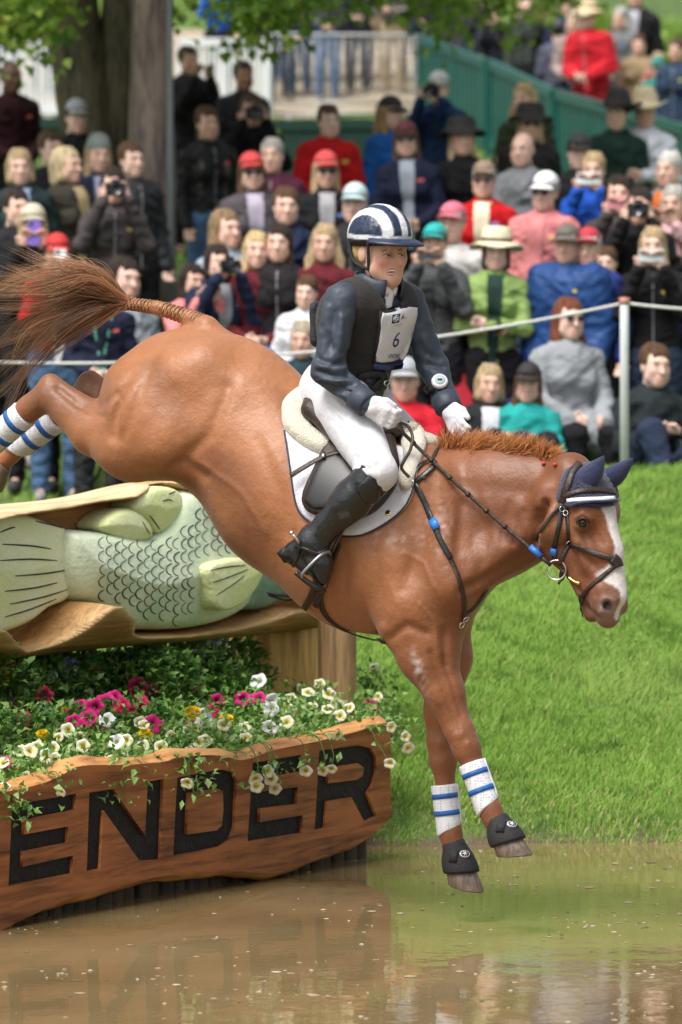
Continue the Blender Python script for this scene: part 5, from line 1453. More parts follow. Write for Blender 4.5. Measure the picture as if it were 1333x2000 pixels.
# small red charms in the mane
# bridle
br = empty('bridle', H2W(HP(1110, 1100, .1))); tag(br, 'dark leather figure-eight bridle with blue clips and reins', 'bridle')
strap('headpiece', [(1131, 909), (1120, 925), (1112, 948), (1106, 968), (1103, 980)], .022, M_LEA, br, .014)
strap('browband', [(1104, 970), (1128, 963), (1160, 959), (1196, 965)], .018, M_LEA, br, .014, .45)
strap('cheekpiece', [(1103, 980), (1097, 996), (1092, 1025), (1086, 1055), (1083, 1072), (1084, 1094)], .015, M_LEAB, br, .005)
strap('noseband_hanger', [(1106, 984), (1109, 1005), (1111, 1035), (1113, 1056)], .013, M_LEAB, br, .005)
strap('throatlash', [(1100, 983), (1080, 1003), (1062, 1030), (1048, 1054)], .011, M_LEA, br, .005)
strap('upper_noseband', [(1115, 1062), (1140, 1072), (1172, 1084), (1200, 1092)], .018, M_LEA, br, .005, .45)
strap('lower_noseband', [(1203, 1104), (1180, 1124), (1155, 1146), (1136, 1166)], .014, M_LEA, br, .005, .45)
strap('jaw_strap', [(1112, 1064), (1102, 1082), (1094, 1102)], .014, M_LEA, br, .005, .45)
strap('nose_pad', [(1196, 1090), (1204, 1098), (1207, 1108)], .036, M_LEA, br, .006, .3, n=3)
strap('chin_strap', [(1138, 1160), (1136, 1178), (1141, 1203)], .018, M_LEAB, br, .004)
strap('blue_clip', [(1083, 1070), (1083, 1084)], .020, M_BLUE, br, .010, .45, n=2)
p, nn = surf(1113, 1058); MB().torus(p + nn * .008, .013, .0025, nn.to_track_quat('Z', 'Y').to_matrix(), 20, 6).build('ring', M_STEEL, br)
for c in ((1098, 994), (1108, 1003)):
    p, nn = surf(*c); MB().torus(p + nn * .010, .009, .002, nn.to_track_quat('Z', 'Y').to_matrix(), 16, 6).build('buckle', M_STEEL, br)
p, nn = surf(1098, 1112); RINGC = p + nn * .014
MB().torus(RINGC - Vector((.012, 0, -.006)), .034, .0032, Matrix.Rotation(R(90), 3, 'X') @ Matrix.Rotation(R(-15), 3, 'Y'), 30, 8).build('bit_ring', M_STEEL, br)
strap('bit_guard', [(1104, 1112), (1100, 1128), (1096, 1138)], .022, M_LEA, br, .010, .4, n=3)
strap('bit', [(1110, 1126), (1122, 1136), (1134, 1140)], .010, M_BRASS, br, .004, .8, n=3)
HANDN = H2W(HP(778, 836, .20)); HANDF = H2W(HP(893, 856, -.07))
REIN_A = RINGC + Vector((-.030, -.004, .022))
def rein(a, b, sag, wid, n=22):
    P = []
    for i in range(n + 1):
        t = i / n; q = a.lerp(b, t); q.z -= sag * 4 * t * (1 - t); P.append(q)
    return P
RN = rein(HANDN, REIN_A, .012, .013)
air_strap('rein', RN, .014, M_LEA, br, .45, (-.4, -.9, .2))
for t in (.1, .22, .34, .46, .58, .70):
    q = HANDN.lerp(REIN_A, t); q.z -= .012 * 4 * t * (1 - t); d = (REIN_A - HANDN).normalized(); MB().tube([q - d * .006, q + d * .006], .0095, 8).build('rein_stop', M_LEA, br)
q0, q1 = HANDN.lerp(REIN_A, .865), HANDN.lerp(REIN_A, .935); MB().tube([q0, q1], .0115, 8).build('blue_clip', M_BLUE, br)
# far rein crossing the neck, slack loop between the hands
PL = catmull3([HANDF, H2W(HP(872, 860, -.02)), H2W(HP(853, 880, .06)), H2W(HP(842, 905, .14)), H2W(HP(828, 934, .22))], 6)
air_strap('rein', PL, .014, M_LEA, br, .45, (-.3, -.9, .3))
PL = catmull3([HANDN + Vector((0, 0, .02)), H2W(HP(797, 832, .22)), H2W(HP(806, 852, .25)), H2W(HP(802, 878, .27)), H2W(HP(790, 900, .28)), H2W(HP(785, 915, .28)), H2W(HP(800, 932, .27))], 6)
air_strap('rein_loop', PL, .012, M_LEA, br, .45, (-.3, -.9, .2))

# ------------------------------------------------------------------ mane and tail (hair of the horse)
def hair_mesh(name, strands, cols, sides=3):
    """strands: list of (points list, root radius); tapered 3-sided hairs"""
    V = []; F = []; C = []
    for (P, r), (c0, c1) in zip(strands, cols):
        P = [np.array(p) for p in P]; m = len(P); o = len(V)
        for i, p in enumerate(P):
            t = P[min(i + 1, m - 1)] - P[max(i - 1, 0)]; t = t / (np.linalg.norm(t) + 1e-9)
            a = np.cross(t, [0.3, .9, .1]); a /= np.linalg.norm(a) + 1e-9; b = np.cross(t, a); rr = r * (1 - .9 * (i / (m - 1)) ** 1.5)
            f = i / (m - 1); c = np.array(c0) * (1 - f) + np.array(c1) * f
            for k in range(sides):
                an = 2 * math.pi * k / sides; V.append(p + (a * math.cos(an) + b * math.sin(an)) * rr); C.append(c)
        for i in range(m - 1):
            for k in range(sides): k2 = (k + 1) % sides; F.append((o + i * sides + k, o + i * sides + k2, o + (i + 1) * sides + k2, o + (i + 1) * sides + k))
    me = np_mesh(name, np.array(V), np.array(F)); set_col(me, np.array(C)); return me
M_HAIRH = mat('horse_hair', attr=True, rough=.42, var=.0, scale=5, spec=.4)
rs = np.random.RandomState(42)
S = []; Cc = []
root = np.array([250., 593.]); 
GD = []
for i in range(95):      # locks of hair; the lower, longer ones are darker
    v = -1 + 2 * (i + rs.rand()) / 95
    end = np.array([np.interp(v, [-1, -.5, 0, .5, 1], [40, -40, -70, -60, -30]) + rs.normal() * 36, np.interp(v, [-1, -.5, 0, .5, 1], [512, 552, 625, 730, 825]) + rs.normal() * 30])
    m1 = np.array([np.interp(v, [-1, 1], [178, 165]), np.interp(v, [-1, -.3, .4, 1], [532, 545, 600, 632])]) + rs.normal(size=2) * 9
    m2 = np.array([np.interp(v, [-1, 0, 1], [110, 80, 70]), np.interp(v, [-1, -.5, 0, .6, 1], [520, 545, 580, 660, 695])]) + rs.normal(size=2) * 15
    dark = float(sm(-.3, .6, v + rs.normal() * .55) * sm(1.4, .7, v)); GD.append((v, end, m1, m2, rs.normal() * .10, dark, rs.uniform(.6, 1.3), rs.uniform(.68, 1.05)))
for i in range(1500):
    v, end, m1, m2, wv, dark, kc, ln = GD[rs.randint(len(GD))]; jt = rs.normal(size=2)
    P = catmull3([HP(*(root + rs.normal(size=2) * 4), rs.uniform(-.02, .02)), HP(*(m1 + jt * 6), wv * .45 + rs.normal() * .008), HP(*(m2 + jt * 6 + rs.normal(size=2) * 2), wv * .8 + rs.normal() * .008), HP(*(end + jt * 4 + rs.normal(size=2) * (14 if rs.rand() < .12 else 3)), wv + rs.normal() * .005)], 5)
    P = [H2W(np.array(p)) for p in P]; P = P[:max(5, int(len(P) * ln * rs.uniform(.88, 1)))]
    k = kc * rs.uniform(.8, 1.2); c0 = np.array([.46, .20, .080]) * (1 - .55 * dark) * k; c1 = (np.array([.46, .27, .15]) * (1 - .82 * dark) + np.array([.035, .027, .022]) * dark) * k
    S.append((P, rs.uniform(.0009, .0021))); Cc.append((c0, c1))
tail = link_mesh('tail_hair', hair_mesh('tail_hair', S, Cc), M_HAIRH, horse)
# plaited upper tail: fine rings wound round the dock
S = []; Cc = []
mbp = MB()
for i in range(46):
    t = i / 45; px_, py_, rr_ = np.interp(t, [0, .25, .6, 1], [402, 372, 310, 248]), np.interp(t, [0, .25, .6, 1], [637, 620, 601, 593]), np.interp(t, [0, .25, .6, 1], [20.5, 16, 13.4, 12])
    a = H2W(HP(px_, py_, 0)); b = H2W(HP(px_ - 6, py_ - np.interp(t, [0, 1], [5, 1]), 0)); mbp.torus(a, rr_ * PXM * 1.0, .0033, frame_from(b - a) @ Matrix.Rotation(.25 * (-1) ** i, 3, 'X'), 18, 5)
mbp.build('tail_plait', mat('plaited_tail', (.40, .20, .10), .5, .3, 60, .4, 150, col2=(.20, .085, .04)), horse)
S = []; Cc = []
for i in range(2600):
    t = rs.rand(); px_ = 852 + (1100 - 852) * t; py_ = np.interp(px_, [852, 900, 960, 1020, 1070, 1100], [893, 890, 890, 893, 900, 912]) + rs.uniform(-6, 14)
    w0 = rs.uniform(-.03, .03)
    L = np.interp(px_, [850, 880, 940, 1000, 1060, 1100], [40, 62, 58, 50, 46, 26]) * rs.uniform(.55, 1.15)
    tu = math.sin(px_ * .11) * .5 + math.sin(px_ * .037 + 1) * .5
    ang = R(58 + 30 * tu + rs.normal() * 16); dx, dy = math.cos(ang) * L * .9, -math.sin(ang) * L
    droop = rs.uniform(-.05, .22) * L
    b = HP(px_, py_, w0); m_ = HP(px_ + dx * .5, py_ + dy * .6, w0 + rs.normal() * .012 + .01); e = HP(px_ + dx * 1.15, py_ + dy + droop, w0 + rs.normal() * .012 + .01)
    P = [H2W(np.array(p)) for p in catmull3([b, m_, e], 4)]
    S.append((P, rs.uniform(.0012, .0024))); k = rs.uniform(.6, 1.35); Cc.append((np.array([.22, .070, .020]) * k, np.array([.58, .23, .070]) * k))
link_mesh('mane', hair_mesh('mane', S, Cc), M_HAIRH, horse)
M_RED = mat('red_elastic', (.5, .03, .02), .6)
for c in ((1063, 907), (1086, 909)):
    p, nn = surf(*c); MB().lathe([(.0005, -.007), (.007, -.004), (.008, 0), (.007, .004), (.0005, .007)], 10, None, p + nn * .006).build('mane_band', M_RED, horse)
# ------------------------------------------------------------------ the rider
class Plane:
    """vertical plane through a world point, facing yaw; local (f forward, l towards camera side, z up)"""
    def __init__(s, o, yaw): s.o = Vector(o); s.c, s.s = math.cos(yaw), math.sin(yaw)
    def P(s, px, py, l=0.0):
        a = (px - CX) / FPX; f = (a * (s.o.y - l * s.c) - s.o.x + l * s.s) / (s.c + a * s.s); d = s.o.y - f * s.s - l * s.c
        return np.array([f, l, CAMZ + (HZ - py) * d / FPX])
    def W(s, p):
        p = np.asarray(p, float)
        if p.ndim == 1: return Vector((s.o.x + p[0] * s.c - p[1] * s.s, s.o.y - p[0] * s.s - p[1] * s.c, p[2]))
        return np.stack([s.o.x + p[:, 0] * s.c - p[:, 1] * s.s, s.o.y - p[:, 0] * s.s - p[:, 1] * s.c, p[:, 2]], 1)
    def L(s, w):
        dx, dy = w[0] - s.o.x, w[1] - s.o.y; return np.array([dx * s.c - dy * s.s, -dx * s.s - dy * s.c, w[2]])
_pel = H2W(HP(668, 780, 0))
RPL = Plane((_pel.x, _pel.y, 0), R(46))
def RJ(px, py, l=0.0): return RPL.P(px, py, l)
def HJ(px, py, w): return RPL.L(H2W(HP(px, py, w)))       # joint given in the horse's frame
J = dict(pel=RJ(668, 775), waist=RJ(688, 715), chest=RJ(708, 635), neck0=RJ(733, 575), neck1=RJ(742, 545), head=RJ(743, 490),
         ns=RJ(668, 588, .170), ne=RJ(640, 724, .235), nw=RJ(714, 788, .200), nh=RJ(752, 812, .17),
         fs=RJ(797, 588, -.165), fe=RJ(846, 716, -.225), fw=RJ(876, 796, -.20), fh=RJ(897, 838, -.17),
         nhip=HJ(672, 795, .13), nk=HJ(739, 922, .335), na=HJ(618, 1050, .375), nheel=HJ(574, 1082, .375), ntoe=HJ(628, 1130, .385),
         fhip=HJ(705, 800, -.12), fk=HJ(826, 892, -.33), fa=HJ(690, 1060, -.37), ftoe=HJ(710, 1140, -.38))
def rsdf(h=.008, lo=(-.75, -.62, 1.0), hi=(.72, .75, 2.75)): return SDF(lo, hi, h)
LAT = (0, 1, 0)
def add_torso(S, g=0.0, k=.05, low=True):
    if low: S.cone(J['pel'], .125 + g, J['waist'], .118 + g, k, ((1, 0, 0), .86)); S.cone(J['pel'] + [0, .06, 0], .10 + g, J['pel'] - [0, .06, 0], .10 + g, k)
    S.cone(J['waist'], .118 + g, J['chest'], .135 + g, k, ((1, 0, 0), .82)); S.cone(J['chest'] + [0, .05, .03], .105 + g, J['chest'] + [0, -.05, .03], .105 + g, k, ((1, 0, 0), .92))
    up = (J['ns'] + J['fs']) / 2
    S.cone(J['chest'], .12 + g, up + [-.01, 0, -.03], .085 + g, k, ((1, 0, 0), .85))
    S.cone(up + [0, .11, -.01], .062 + g, up - [0, .11, .01], .062 + g, k)
def add_arm(S, s, e, w, r0=.062, r1=.050, r2=.038, g=0.0):
    S.cone(s, r0 + g, e, r1 + g, .03); S.cone(e, r1 + g, w, r2 + g, .03)
def vnorm(V, F):
    n = np.zeros_like(V); a, b, c = V[F[:, 0]], V[F[:, 1]], V[F[:, 2]]; fn = np.cross(b - a, c - a)
    for i in range(F.shape[1]): np.add.at(n, F[:, i], fn)
    return n / (np.linalg.norm(n, axis=1)[:, None] + 1e-9)
def wrinkle(V, F, amp, scale, seed, aniso=(1, 1, 1)):
    n = vnorm(V, F); q = V * np.array(aniso)
    r = 1 - np.abs(vnoise(q, scale, seed)) * 1.4; r2 = vnoise(q, scale * 2.3, seed + 1)
    return V + n * (amp * (.8 * r + .35 * r2))[:, None]
rider = empty('person', H2W(HP(668, 850, 0)))
tag(rider, 'rider in striped helmet, black body vest and white breeches leaning back in the saddle', 'person')
def rpart(name, S, m, amp=0, sc=20, seed=1, it=1, aniso=(1, 1, 1), parent=None, lines=None):
    V, F = S.polygonize(); V = relax(V, F, it)
    if amp: V = wrinkle(V, F, amp, sc, seed, aniso)
    W = RPL.W(V); F = F[:, ::-1].copy()
    if lines: W = sculpt(W, F, lines)
    me = np_mesh(name, W, F); return link_mesh(name, me, m, parent or rider), V, F

# head frame
HP_ = Plane((RPL.W(J['head'])[0], RPL.W(J['head'])[1], 0), R(46))
hz_ = float(J['head'][2]); PIT = R(-6)
def RH(f, l, u):
    c, s = math.cos(PIT), math.sin(PIT); return J['head'] + np.array([f * c - u * s, l, f * s + u * c])
B = SDF((-.75, -.62, 1.0), (.72, .75, 2.75), .0058)
def hb(f, l, u, r, k=.015, sub=False): B.ball(RH(f, l, u), r, k, sub)
# body under the clothes
add_torso(B, -.022)
for s_, e_, w_, h_ in (('ns', 'ne', 'nw', 'nh'), ('fs', 'fe', 'fw', 'fh')):
    add_arm(B, J[s_], J[e_], J[w_], .042, .034, .022); B.cone(J[w_], .022, J[w_] * .45 + J[h_] * .55, .018, .02)
B.cone(J['nhip'], .085, J['nk'], .050, .04); B.cone(J['nk'], .048, J['na'], .032, .03); B.cone(J['na'], .030, J['ntoe'], .022, .02)
B.cone(J['fhip'], .085, J['fk'], .050, .04); B.cone(J['fk'], .048, J['fa'], .032, .03); B.cone(J['fa'], .030, J['ftoe'], .022, .02)
B.cone(J['neck0'] + [0, 0, -.03], .056, J['neck1'], .050, .03)
hb(-.012, 0, .022, (.095, .076, .100), .02)
B.cone(RH(.035, 0, -.01), .068, RH(.046, 0, -.072), .055, .03, (LAT, .95))
hb(.066, 0, -.100, (.024, .024, .018), .025)
for s in (1, -1):
    hb(.026, .046 * s, -.062, .032, .03); hb(.062, .042 * s, -.024, .021, .022); hb(.084, .024 * s, .024, (.012, .024, .010), .014)
    hb(-.010, .079 * s, -.014, (.020, .009, .030), .006); hb(.087, .010 * s, -.046, .0085, .007)
    hb(.098, .031 * s, -.002, (.013, .017, .011), .010, True)
B.cone(RH(.086, 0, .005), .008, RH(.108, 0, -.034), .0115, .012)
B.cone(RH(.084, .012, -.067), .0085, RH(.084, -.012, -.067), .0085, .010); B.cone(RH(.081, .011, -.083), .009, RH(.081, -.011, -.083), .009, .010)
V, F = B.polygonize(); V = relax(V, F, 1, .4); me = np_mesh('body', RPL.W(V), F[:, ::-1])
dl = V - RH(0, 0, 0); cc, ss = math.cos(PIT), math.sin(PIT); lf = dl[:, 0] * cc + dl[:, 2] * ss; lu = -dl[:, 0] * ss + dl[:, 2] * cc; ll = dl[:, 1]
n3 = vnoise(V, 60, 5); sk = np.tile(np.array([.60, .365, .28]), (len(V), 1)) * (1 + .05 * n3)[:, None]
def spot(f, l, u, r): return np.exp(-(((lf - f) ** 2 + (np.abs(ll) - l) ** 2 + (lu - u) ** 2) / r ** 2))
sk = mixc(sk, [.62, .24, .17], np.clip(.75 * spot(.066, .045, -.030, .028) + .7 * spot(.108, 0, -.034, .016) + .4 * spot(.07, 0, -.1, .03), 0, 1))
sk = mixc(sk, [.36, .20, .13], .55 * spot(.090, .030, .020, .014)); sk = mixc(sk, [.34, .17, .12], .5 * spot(.088, .031, -.004, .013))
_W = np.zeros((len(V), 3)); me.vertices.foreach_get('co', _w := np.zeros(len(V) * 3, np.float32)); fx, fy = pix(_w.reshape(-1, 3)); onf = (lf > .02) & (lu > -.13)
def fs(x, y, rx, ry): return np.exp(-((((fx - x) / rx) ** 2 + ((fy - y) / ry) ** 2))) * onf
sk = mixc(sk, [.30, .15, .10], .75 * np.clip(fs(757, 500, 9, 4) + fs(783, 498, 5, 4), 0, 1)); sk = mixc(sk, [.60, .22, .16], .45 * np.clip(fs(748, 518, 13, 9) + fs(778, 516, 5, 5), 0, 1))
sk = mixc(sk, [.40, .20, .14], .5 * np.clip(fs(748, 528, 2, 9) + fs(770, 522, 7, 1.8), 0, 1))
set_col(me, np.clip(sk, 0, 1))
M_SKIN = mat('rider_skin', attr=True, rough=.48, var=.05, scale=40, bump=.06, bscale=180, spec=.4)
_p = M_SKIN.node_tree.nodes['Principled BSDF']; _p.inputs['Subsurface Weight'].default_value = .12; _p.inputs['Subsurface Radius'].default_value = (.012, .004, .002); _p.inputs['Subsurface Scale'].default_value = 1.0
link_mesh('body', me, M_SKIN, rider)
def ballw(name, p, r, m, parent, sc=(1, 1, 1), n=12):
    Mx = Matrix.Diagonal(sc); pr = [(max(.0004, r * math.sin(math.pi * i / 8)), -r * math.cos(math.pi * i / 8)) for i in range(9)]
    return MB().lathe(pr, n, Mx, p).build(name, m, parent)
M_SCL = mat('eye_white', (.70, .66, .62), .2, 0); M_IRIS = mat('eye_iris', (.07, .075, .07), .2, 0); M_TEETH = mat('teeth', (.74, .70, .62), .3, 0)
RB = BVHTree.FromPolygons([tuple(v) for v in _w.reshape(-1, 3).astype(float)], [tuple(f) for f in F])
def fline(name, pts, rads, m, off=.0):
    W = [surf(x, y, RB) for x, y in pts]; MB().tube(catmull3([a + b * off for a, b in W], 4), list(np.interp(np.linspace(0, 1, 4 * (len(pts) - 1) + 1), np.linspace(0, 1, len(pts)), rads)), 6).build(name, m, rider)
M_BROW = mat('brow', (.20, .115, .06), .7); M_LASH = mat('eyelash', (.05, .03, .025), .6); M_LIP = mat('lip', (.50, .20, .165), .45); M_MOUTH = mat('mouth', (.10, .02, .02), .5)
for e in (((748, 500.5), (756, 499.5), (764, 501)), ((778, 499.5), (783, 498.5), (787, 499.5))):
    fline('eye', e, (.0008, .0034, .0008), M_SCL, -.0015); fline('iris', (e[1], (e[1][0] + 2.5, e[1][1]), (e[1][0] + 4, e[1][1])), (.0026, .003, .0024), M_IRIS, -.0005)
    fline('eyelash', [(x, y - 2) for x, y in e], (.0008, .0014, .0010), M_LASH, .0006)
fline('eyebrow', ((746, 492.5), (754, 488.5), (766, 490.5)), (.0008, .0020, .0013), M_BROW, .0); fline('eyebrow', ((777, 490), (783, 487), (788, 489)), (.0012, .0018, .0008), M_BROW, .0)
fline('mouth', ((754, 532), (765, 530.5), (776, 531)), (.0015, .0042, .0015), M_MOUTH, -.0015); fline('teeth', ((757, 530), (766, 528.8), (774, 529.5)), (.0014, .0024, .0014), M_TEETH, .0005)
fline('upper_lip', ((753, 530), (759, 526.5), (767, 525.5), (776, 528.5)), (.0010, .0020, .0020, .0010), M_LIP, .0); fline('lower_lip', ((755, 534.5), (765, 536.5), (775, 533.5)), (.0012, .0028, .0012), M_LIP, .0)
# blonde hair tucked under the helmet
S = rsdf(.006); S.ball(RH(-.045, 0, -.008), (.058, .079, .055), .01); S.ball(RH(-.02, .062, .006), (.030, .016, .034), .01); S.ball(RH(-.02, -.062, .006), (.030, .016, .034), .01)
rpart('hair', S, mat('blonde_hair', (.50, .33, .12), .5, .3, 40, .5, 120, stretch=(1, 1, 4)), .003, 60, 4)

# breeches
M_BREECH = mat('white_breeches', (.60, .60, .63), .8, .04, 12, .22, 45, sheen=.15, spec=.25)
S = rsdf(); S.cone(J['pel'] + [0, .05, .02], .118, J['pel'] + [0, -.05, .02], .118, .04); S.cone(J['pel'], .125, J['waist'], .112, .04, ((1, 0, 0), .86))
S.cone(J['nhip'], .108, J['nk'], .063, .05); S.cone(J['nk'], .063, J['nk'] * .72 + J['na'] * .28, .056, .03)
S.cone(J['fhip'], .110, J['fk'], .072, .05); S.cone(J['fk'], .070, J['fk'] * .72 + J['fa'] * .28, .055, .03)
rpart('breeches', S, M_BREECH, .0025, 22, 8, lines=[([(650, 800), (690, 850), (740, 920)], 3, -.004), ([(640, 775), (660, 800), (676, 808)], 5, -.008), ([(645, 800), (665, 822)], 4, -.006), ([(650, 820), (672, 846)], 4, -.005), ([(700, 905), (722, 915), (742, 905)], 4, -.007), ([(696, 892), (720, 900)], 4, -.005), ([(712, 930), (735, 938)], 4, -.005), ([(720, 800), (750, 830)], 5, -.004), ([(665, 782), (690, 800), (720, 800)], 4, -.006)])
# tall boots
M_BOOT = mat('polished_black_boot', (.008, .009, .010), .24, .2, 8, .22, 26, spec=.6, coat=.15)
def tall_boot(k, a, toe, heel, near):
    S = rsdf(.007); ax = (J[a] - J[k])
    S.cone(J[k] + ax * .10, .068, J[k] + ax * .45, .066, .02); S.cone(J[k] + ax * .45, .066, J[k] + ax * .85, .046, .02); S.cone(J[k] + ax * .85, .046, J[a] + ax * .05, .047, .02)
    S.cone(J[a] + ax * .05, .046, J[heel], .036, .03)
    mid = J[a] * .35 + J[toe] * .65
    S.cone(J[a] + ax * .04, .044, mid, .040, .03); S.cone(mid, .040, J[toe], .026, .02)
    S.cone(J[heel] * .9 + J[a] * .1, .034, J[toe] * .5 + J[heel] * .5, .030, .02)
    o, V, F = rpart('tall_boot', S, M_BOOT, .0045, 26, 12); return o
J['fheel'] = J['fa'] + np.array([-.06, 0, -.05])
boot_n = tall_boot('nk', 'na', 'ntoe', 'nheel', True); tall_boot('fk', 'fa', 'ftoe', 'fheel', False)
BB_ = bvh_of(boot_n)
drape('boot_top', [(700, 950), (722, 926), (732, 928), (738, 945), (742, 976), (725, 985), (705, 972)], M_BOOT, boot_n, .001, .004, 5, BB_)
heel0 = H2W(HP(562, 1083, .375)); MB().box(heel0, (.045, .055, .035), Matrix.Rotation(R(-28), 3, 'Z') @ Matrix.Rotation(R(48), 3, 'Y')).build('heel', M_LEAB, boot_n)
strap('spur_strap', [(578, 1066), (600, 1074), (622, 1082), (640, 1072)], .012, M_LEAB, boot_n, .003, .35, BB_)
strap('spur_strap', [(585, 1070), (580, 1090), (573, 1106)], .011, M_LEAB, boot_n, .003, .35, BB_)
a, b = surf(588, 1062, BB_); MB().tube([a + b * .004, WP(578, 1050, a.y - .01), WP(570, 1042, a.y - .01)], [.006, .005, .004], 8).build('spur', M_STEEL, boot_n)
ballw('spur_knob', WP(570, 1041, a.y - .01), .0085, M_STEEL, boot_n)
# stirrup on the foot
stir = empty('stirrup', H2W(HP(620, 1135, .40))); tag(stir, 'dark steel stirrup with leather strap holding the rider boot', 'stirrup')
sd0 = surf(600, 1120, BB_)[0].y
ring = catmull3([WP(644, 1078, sd0 - .01), WP(628, 1084, sd0 - .045), WP(606, 1104, sd0 - .055), WP(590, 1124, sd0 - .045), WP(600, 1136, sd0 - .01), WP(628, 1150, sd0 + .03), WP(640, 1128, sd0 + .06), WP(646, 1098, sd0 + .05), WP(644, 1078, sd0 - .01)], 5)
MB().tube(ring, .0062, 8).build('iron', mat('grey_steel', (.30, .31, .33), .3, .1, 20, metal=.8), stir)
MB().tube(catmull3([WP(578, 1118, sd0 - .03), WP(600, 1136, sd0 - .035), WP(622, 1150, sd0 - .03), WP(634, 1152, sd0)], 5), .0095, 8).build('tread', M_LEAB, stir)
air_strap('leather', [WP(648, 1076, sd0 - .005), WP(656, 1060, sd0 - .0), WP(668, 1036, sd0 + .0), WP(676, 1018, sd0 + .005)], .020, M_LEA, stir, .3, (-.5, -.85, .1))
air_strap('leather', [WP(640, 1080, sd0 - .012), WP(650, 1060, sd0 - .005), WP(664, 1034, sd0 - .002)], .016, M_LEA, stir, .3, (-.5, -.85, .1))

# jacket
M_JACK = mat('slate_rain_jacket', (.040, .052, .074), .5, .15, 10, .22, 22, spec=.35)
S = rsdf(.0075); add_torso(S, -.004, .05); add_arm(S, J['ns'], J['ne'], J['nw'], .063, .052, .040); add_arm(S, J['fs'], J['fe'], J['fw'], .060, .049, .039)
S.cone(J['waist'] + [0, 0, -.03], .128, J['pel'] * .55 + J['waist'] * .45, .138, .03, ((1, 0, 0), .88))
jk, _, _ = rpart('jacket', S, M_JACK, .0045, 24, 22, aniso=(1, 1, 1.4), lines=[
    ([(622, 700), (650, 712), (680, 705)], 6.2, -0.0170), ([(618, 725), (650, 735), (690, 728)], 6.2, -0.0170), ([(622, 748), (655, 756), (690, 750)], 6.2, -0.0153), ([(640, 768), (668, 762), (690, 770)], 6.0, -0.0136), ([(640, 715), (670, 722)], 6.0, 0.0119), ([(632, 740), (668, 746)], 6.0, 0.0119),
    ([(690, 772), (700, 790)], 6.0, -0.0119), ([(676, 765), (688, 785)], 6.0, -0.0102), ([(630, 640), (650, 680)], 7.5, -0.0102), ([(655, 610), (648, 660), (636, 690)], 7.5, -0.0102), ([(640, 600), (632, 650)], 6.2, 0.0085), ([(668, 620), (664, 680)], 6.2, 0.0085),
    ([(812, 600), (826, 650)], 7.5, -0.0102), ([(836, 690), (858, 700)], 6.2, -0.0136), ([(838, 712), (866, 716)], 6.2, -0.0136), ([(842, 770), (868, 760)], 6.2, -0.0119), ([(850, 785), (872, 778)], 6.0, -0.0102), ([(822, 640), (840, 690)], 6.2, 0.0085), ([(845, 760), (866, 772)], 6.0, 0.0085),
    ([(705, 760), (730, 772), (760, 765)], 7.5, -0.0102), ([(757, 735), (759, 775)], 3, -.005)])
for a, b, in (('ne', 'nw'), ('fe', 'fw')):
    d = J[b] - J[a]; d /= np.linalg.norm(d); leg_piece('cuff', RPL.W(J[b] - d * .050), RPL.W(J[b] + d * .012), [(0, .044), (.05, .050), (.9, .049), (1, .044), (1, .036)], M_JACK, jk)
# stand-up collars
def collar(name, m, r0, r1, z0, z1, gap, tilt, lift=0.0, parent=None, squ=.9, wob=.006):
    V = []; F = []; n = 34; c0 = J['neck0'] + [.005, 0, z0]; c1 = J['neck1'] + [-.004, 0, z1]
    for j in range(5):
        t = j / 4; c = c0 * (1 - t) + c1 * t; r = r0 * (1 - t) + r1 * t + .006 * math.sin(math.pi * t)
        for i in range(n):
            a = gap + (2 * math.pi - 2 * gap) * i / (n - 1)
            e = abs(i / (n - 1) - .5) * 2
            V.append(RPL.W(c + [math.cos(a) * r, math.sin(a) * r * squ, lift * (1 - e) * t - tilt * e ** 3 * t + wob * math.sin(a * 5) * t]))
    for j in range(4):
        for i in range(n - 1): F.append((j * n + i, j * n + i + 1, (j + 1) * n + i + 1, (j + 1) * n + i))
    o = MB().add(V, F).build(name, m, parent or rider); md = o.modifiers.new('thick', 'SOLIDIFY'); md.thickness = .007; md.offset = 0; return o
M_SHIRT = mat('white_shirt', (.74, .73, .80), .7, .05, 20, .3, 50)
collar('jacket_collar', M_JACK, .092, .086, -.010, .012, .48, .020, .012)
collar('shirt_collar', M_SHIRT, .072, .064, -.004, .010, .16, .020)
S = rsdf(.006); S.cone(J['neck0'] + [.045, 0, -.045], .032, J['neck0'] + [.052, 0, .015], .028, .01, (LAT, 1.1)); rpart('shirt_front', S, M_SHIRT, .003, 40, 3)

# body protector vest
M_VEST = mat('dark_vest_fabric', (.0135, .0115, .011), .82, .25, 40, .35, 160, sheen=.1)
S = rsdf(.0075); add_torso(S, .020, .05, low=False); up = (J['ns'] + J['fs']) / 2
S.cone(J['waist'], .140, J['waist'] + [-.005, 0, -.055], .136, .03, ((1, 0, 0), .86))
for sgn, k in ((1, 'ns'), (-1, 'fs')): S.ball(J[k] + [.0, .030 * sgn, -.045], (.078, .060, .115), .02, True)
S.cone(J['neck0'] + [.028, 0, .03], .070, J['neck0'] + [.060, 0, -.02], .050, .015, None, True)
S.cut(J['waist'] + [0, 0, -.085], (0, 0, -1))
vest, VV, VF = rpart('vest', S, M_VEST, .0022, 24, 31)
VB = bvh_of(vest)
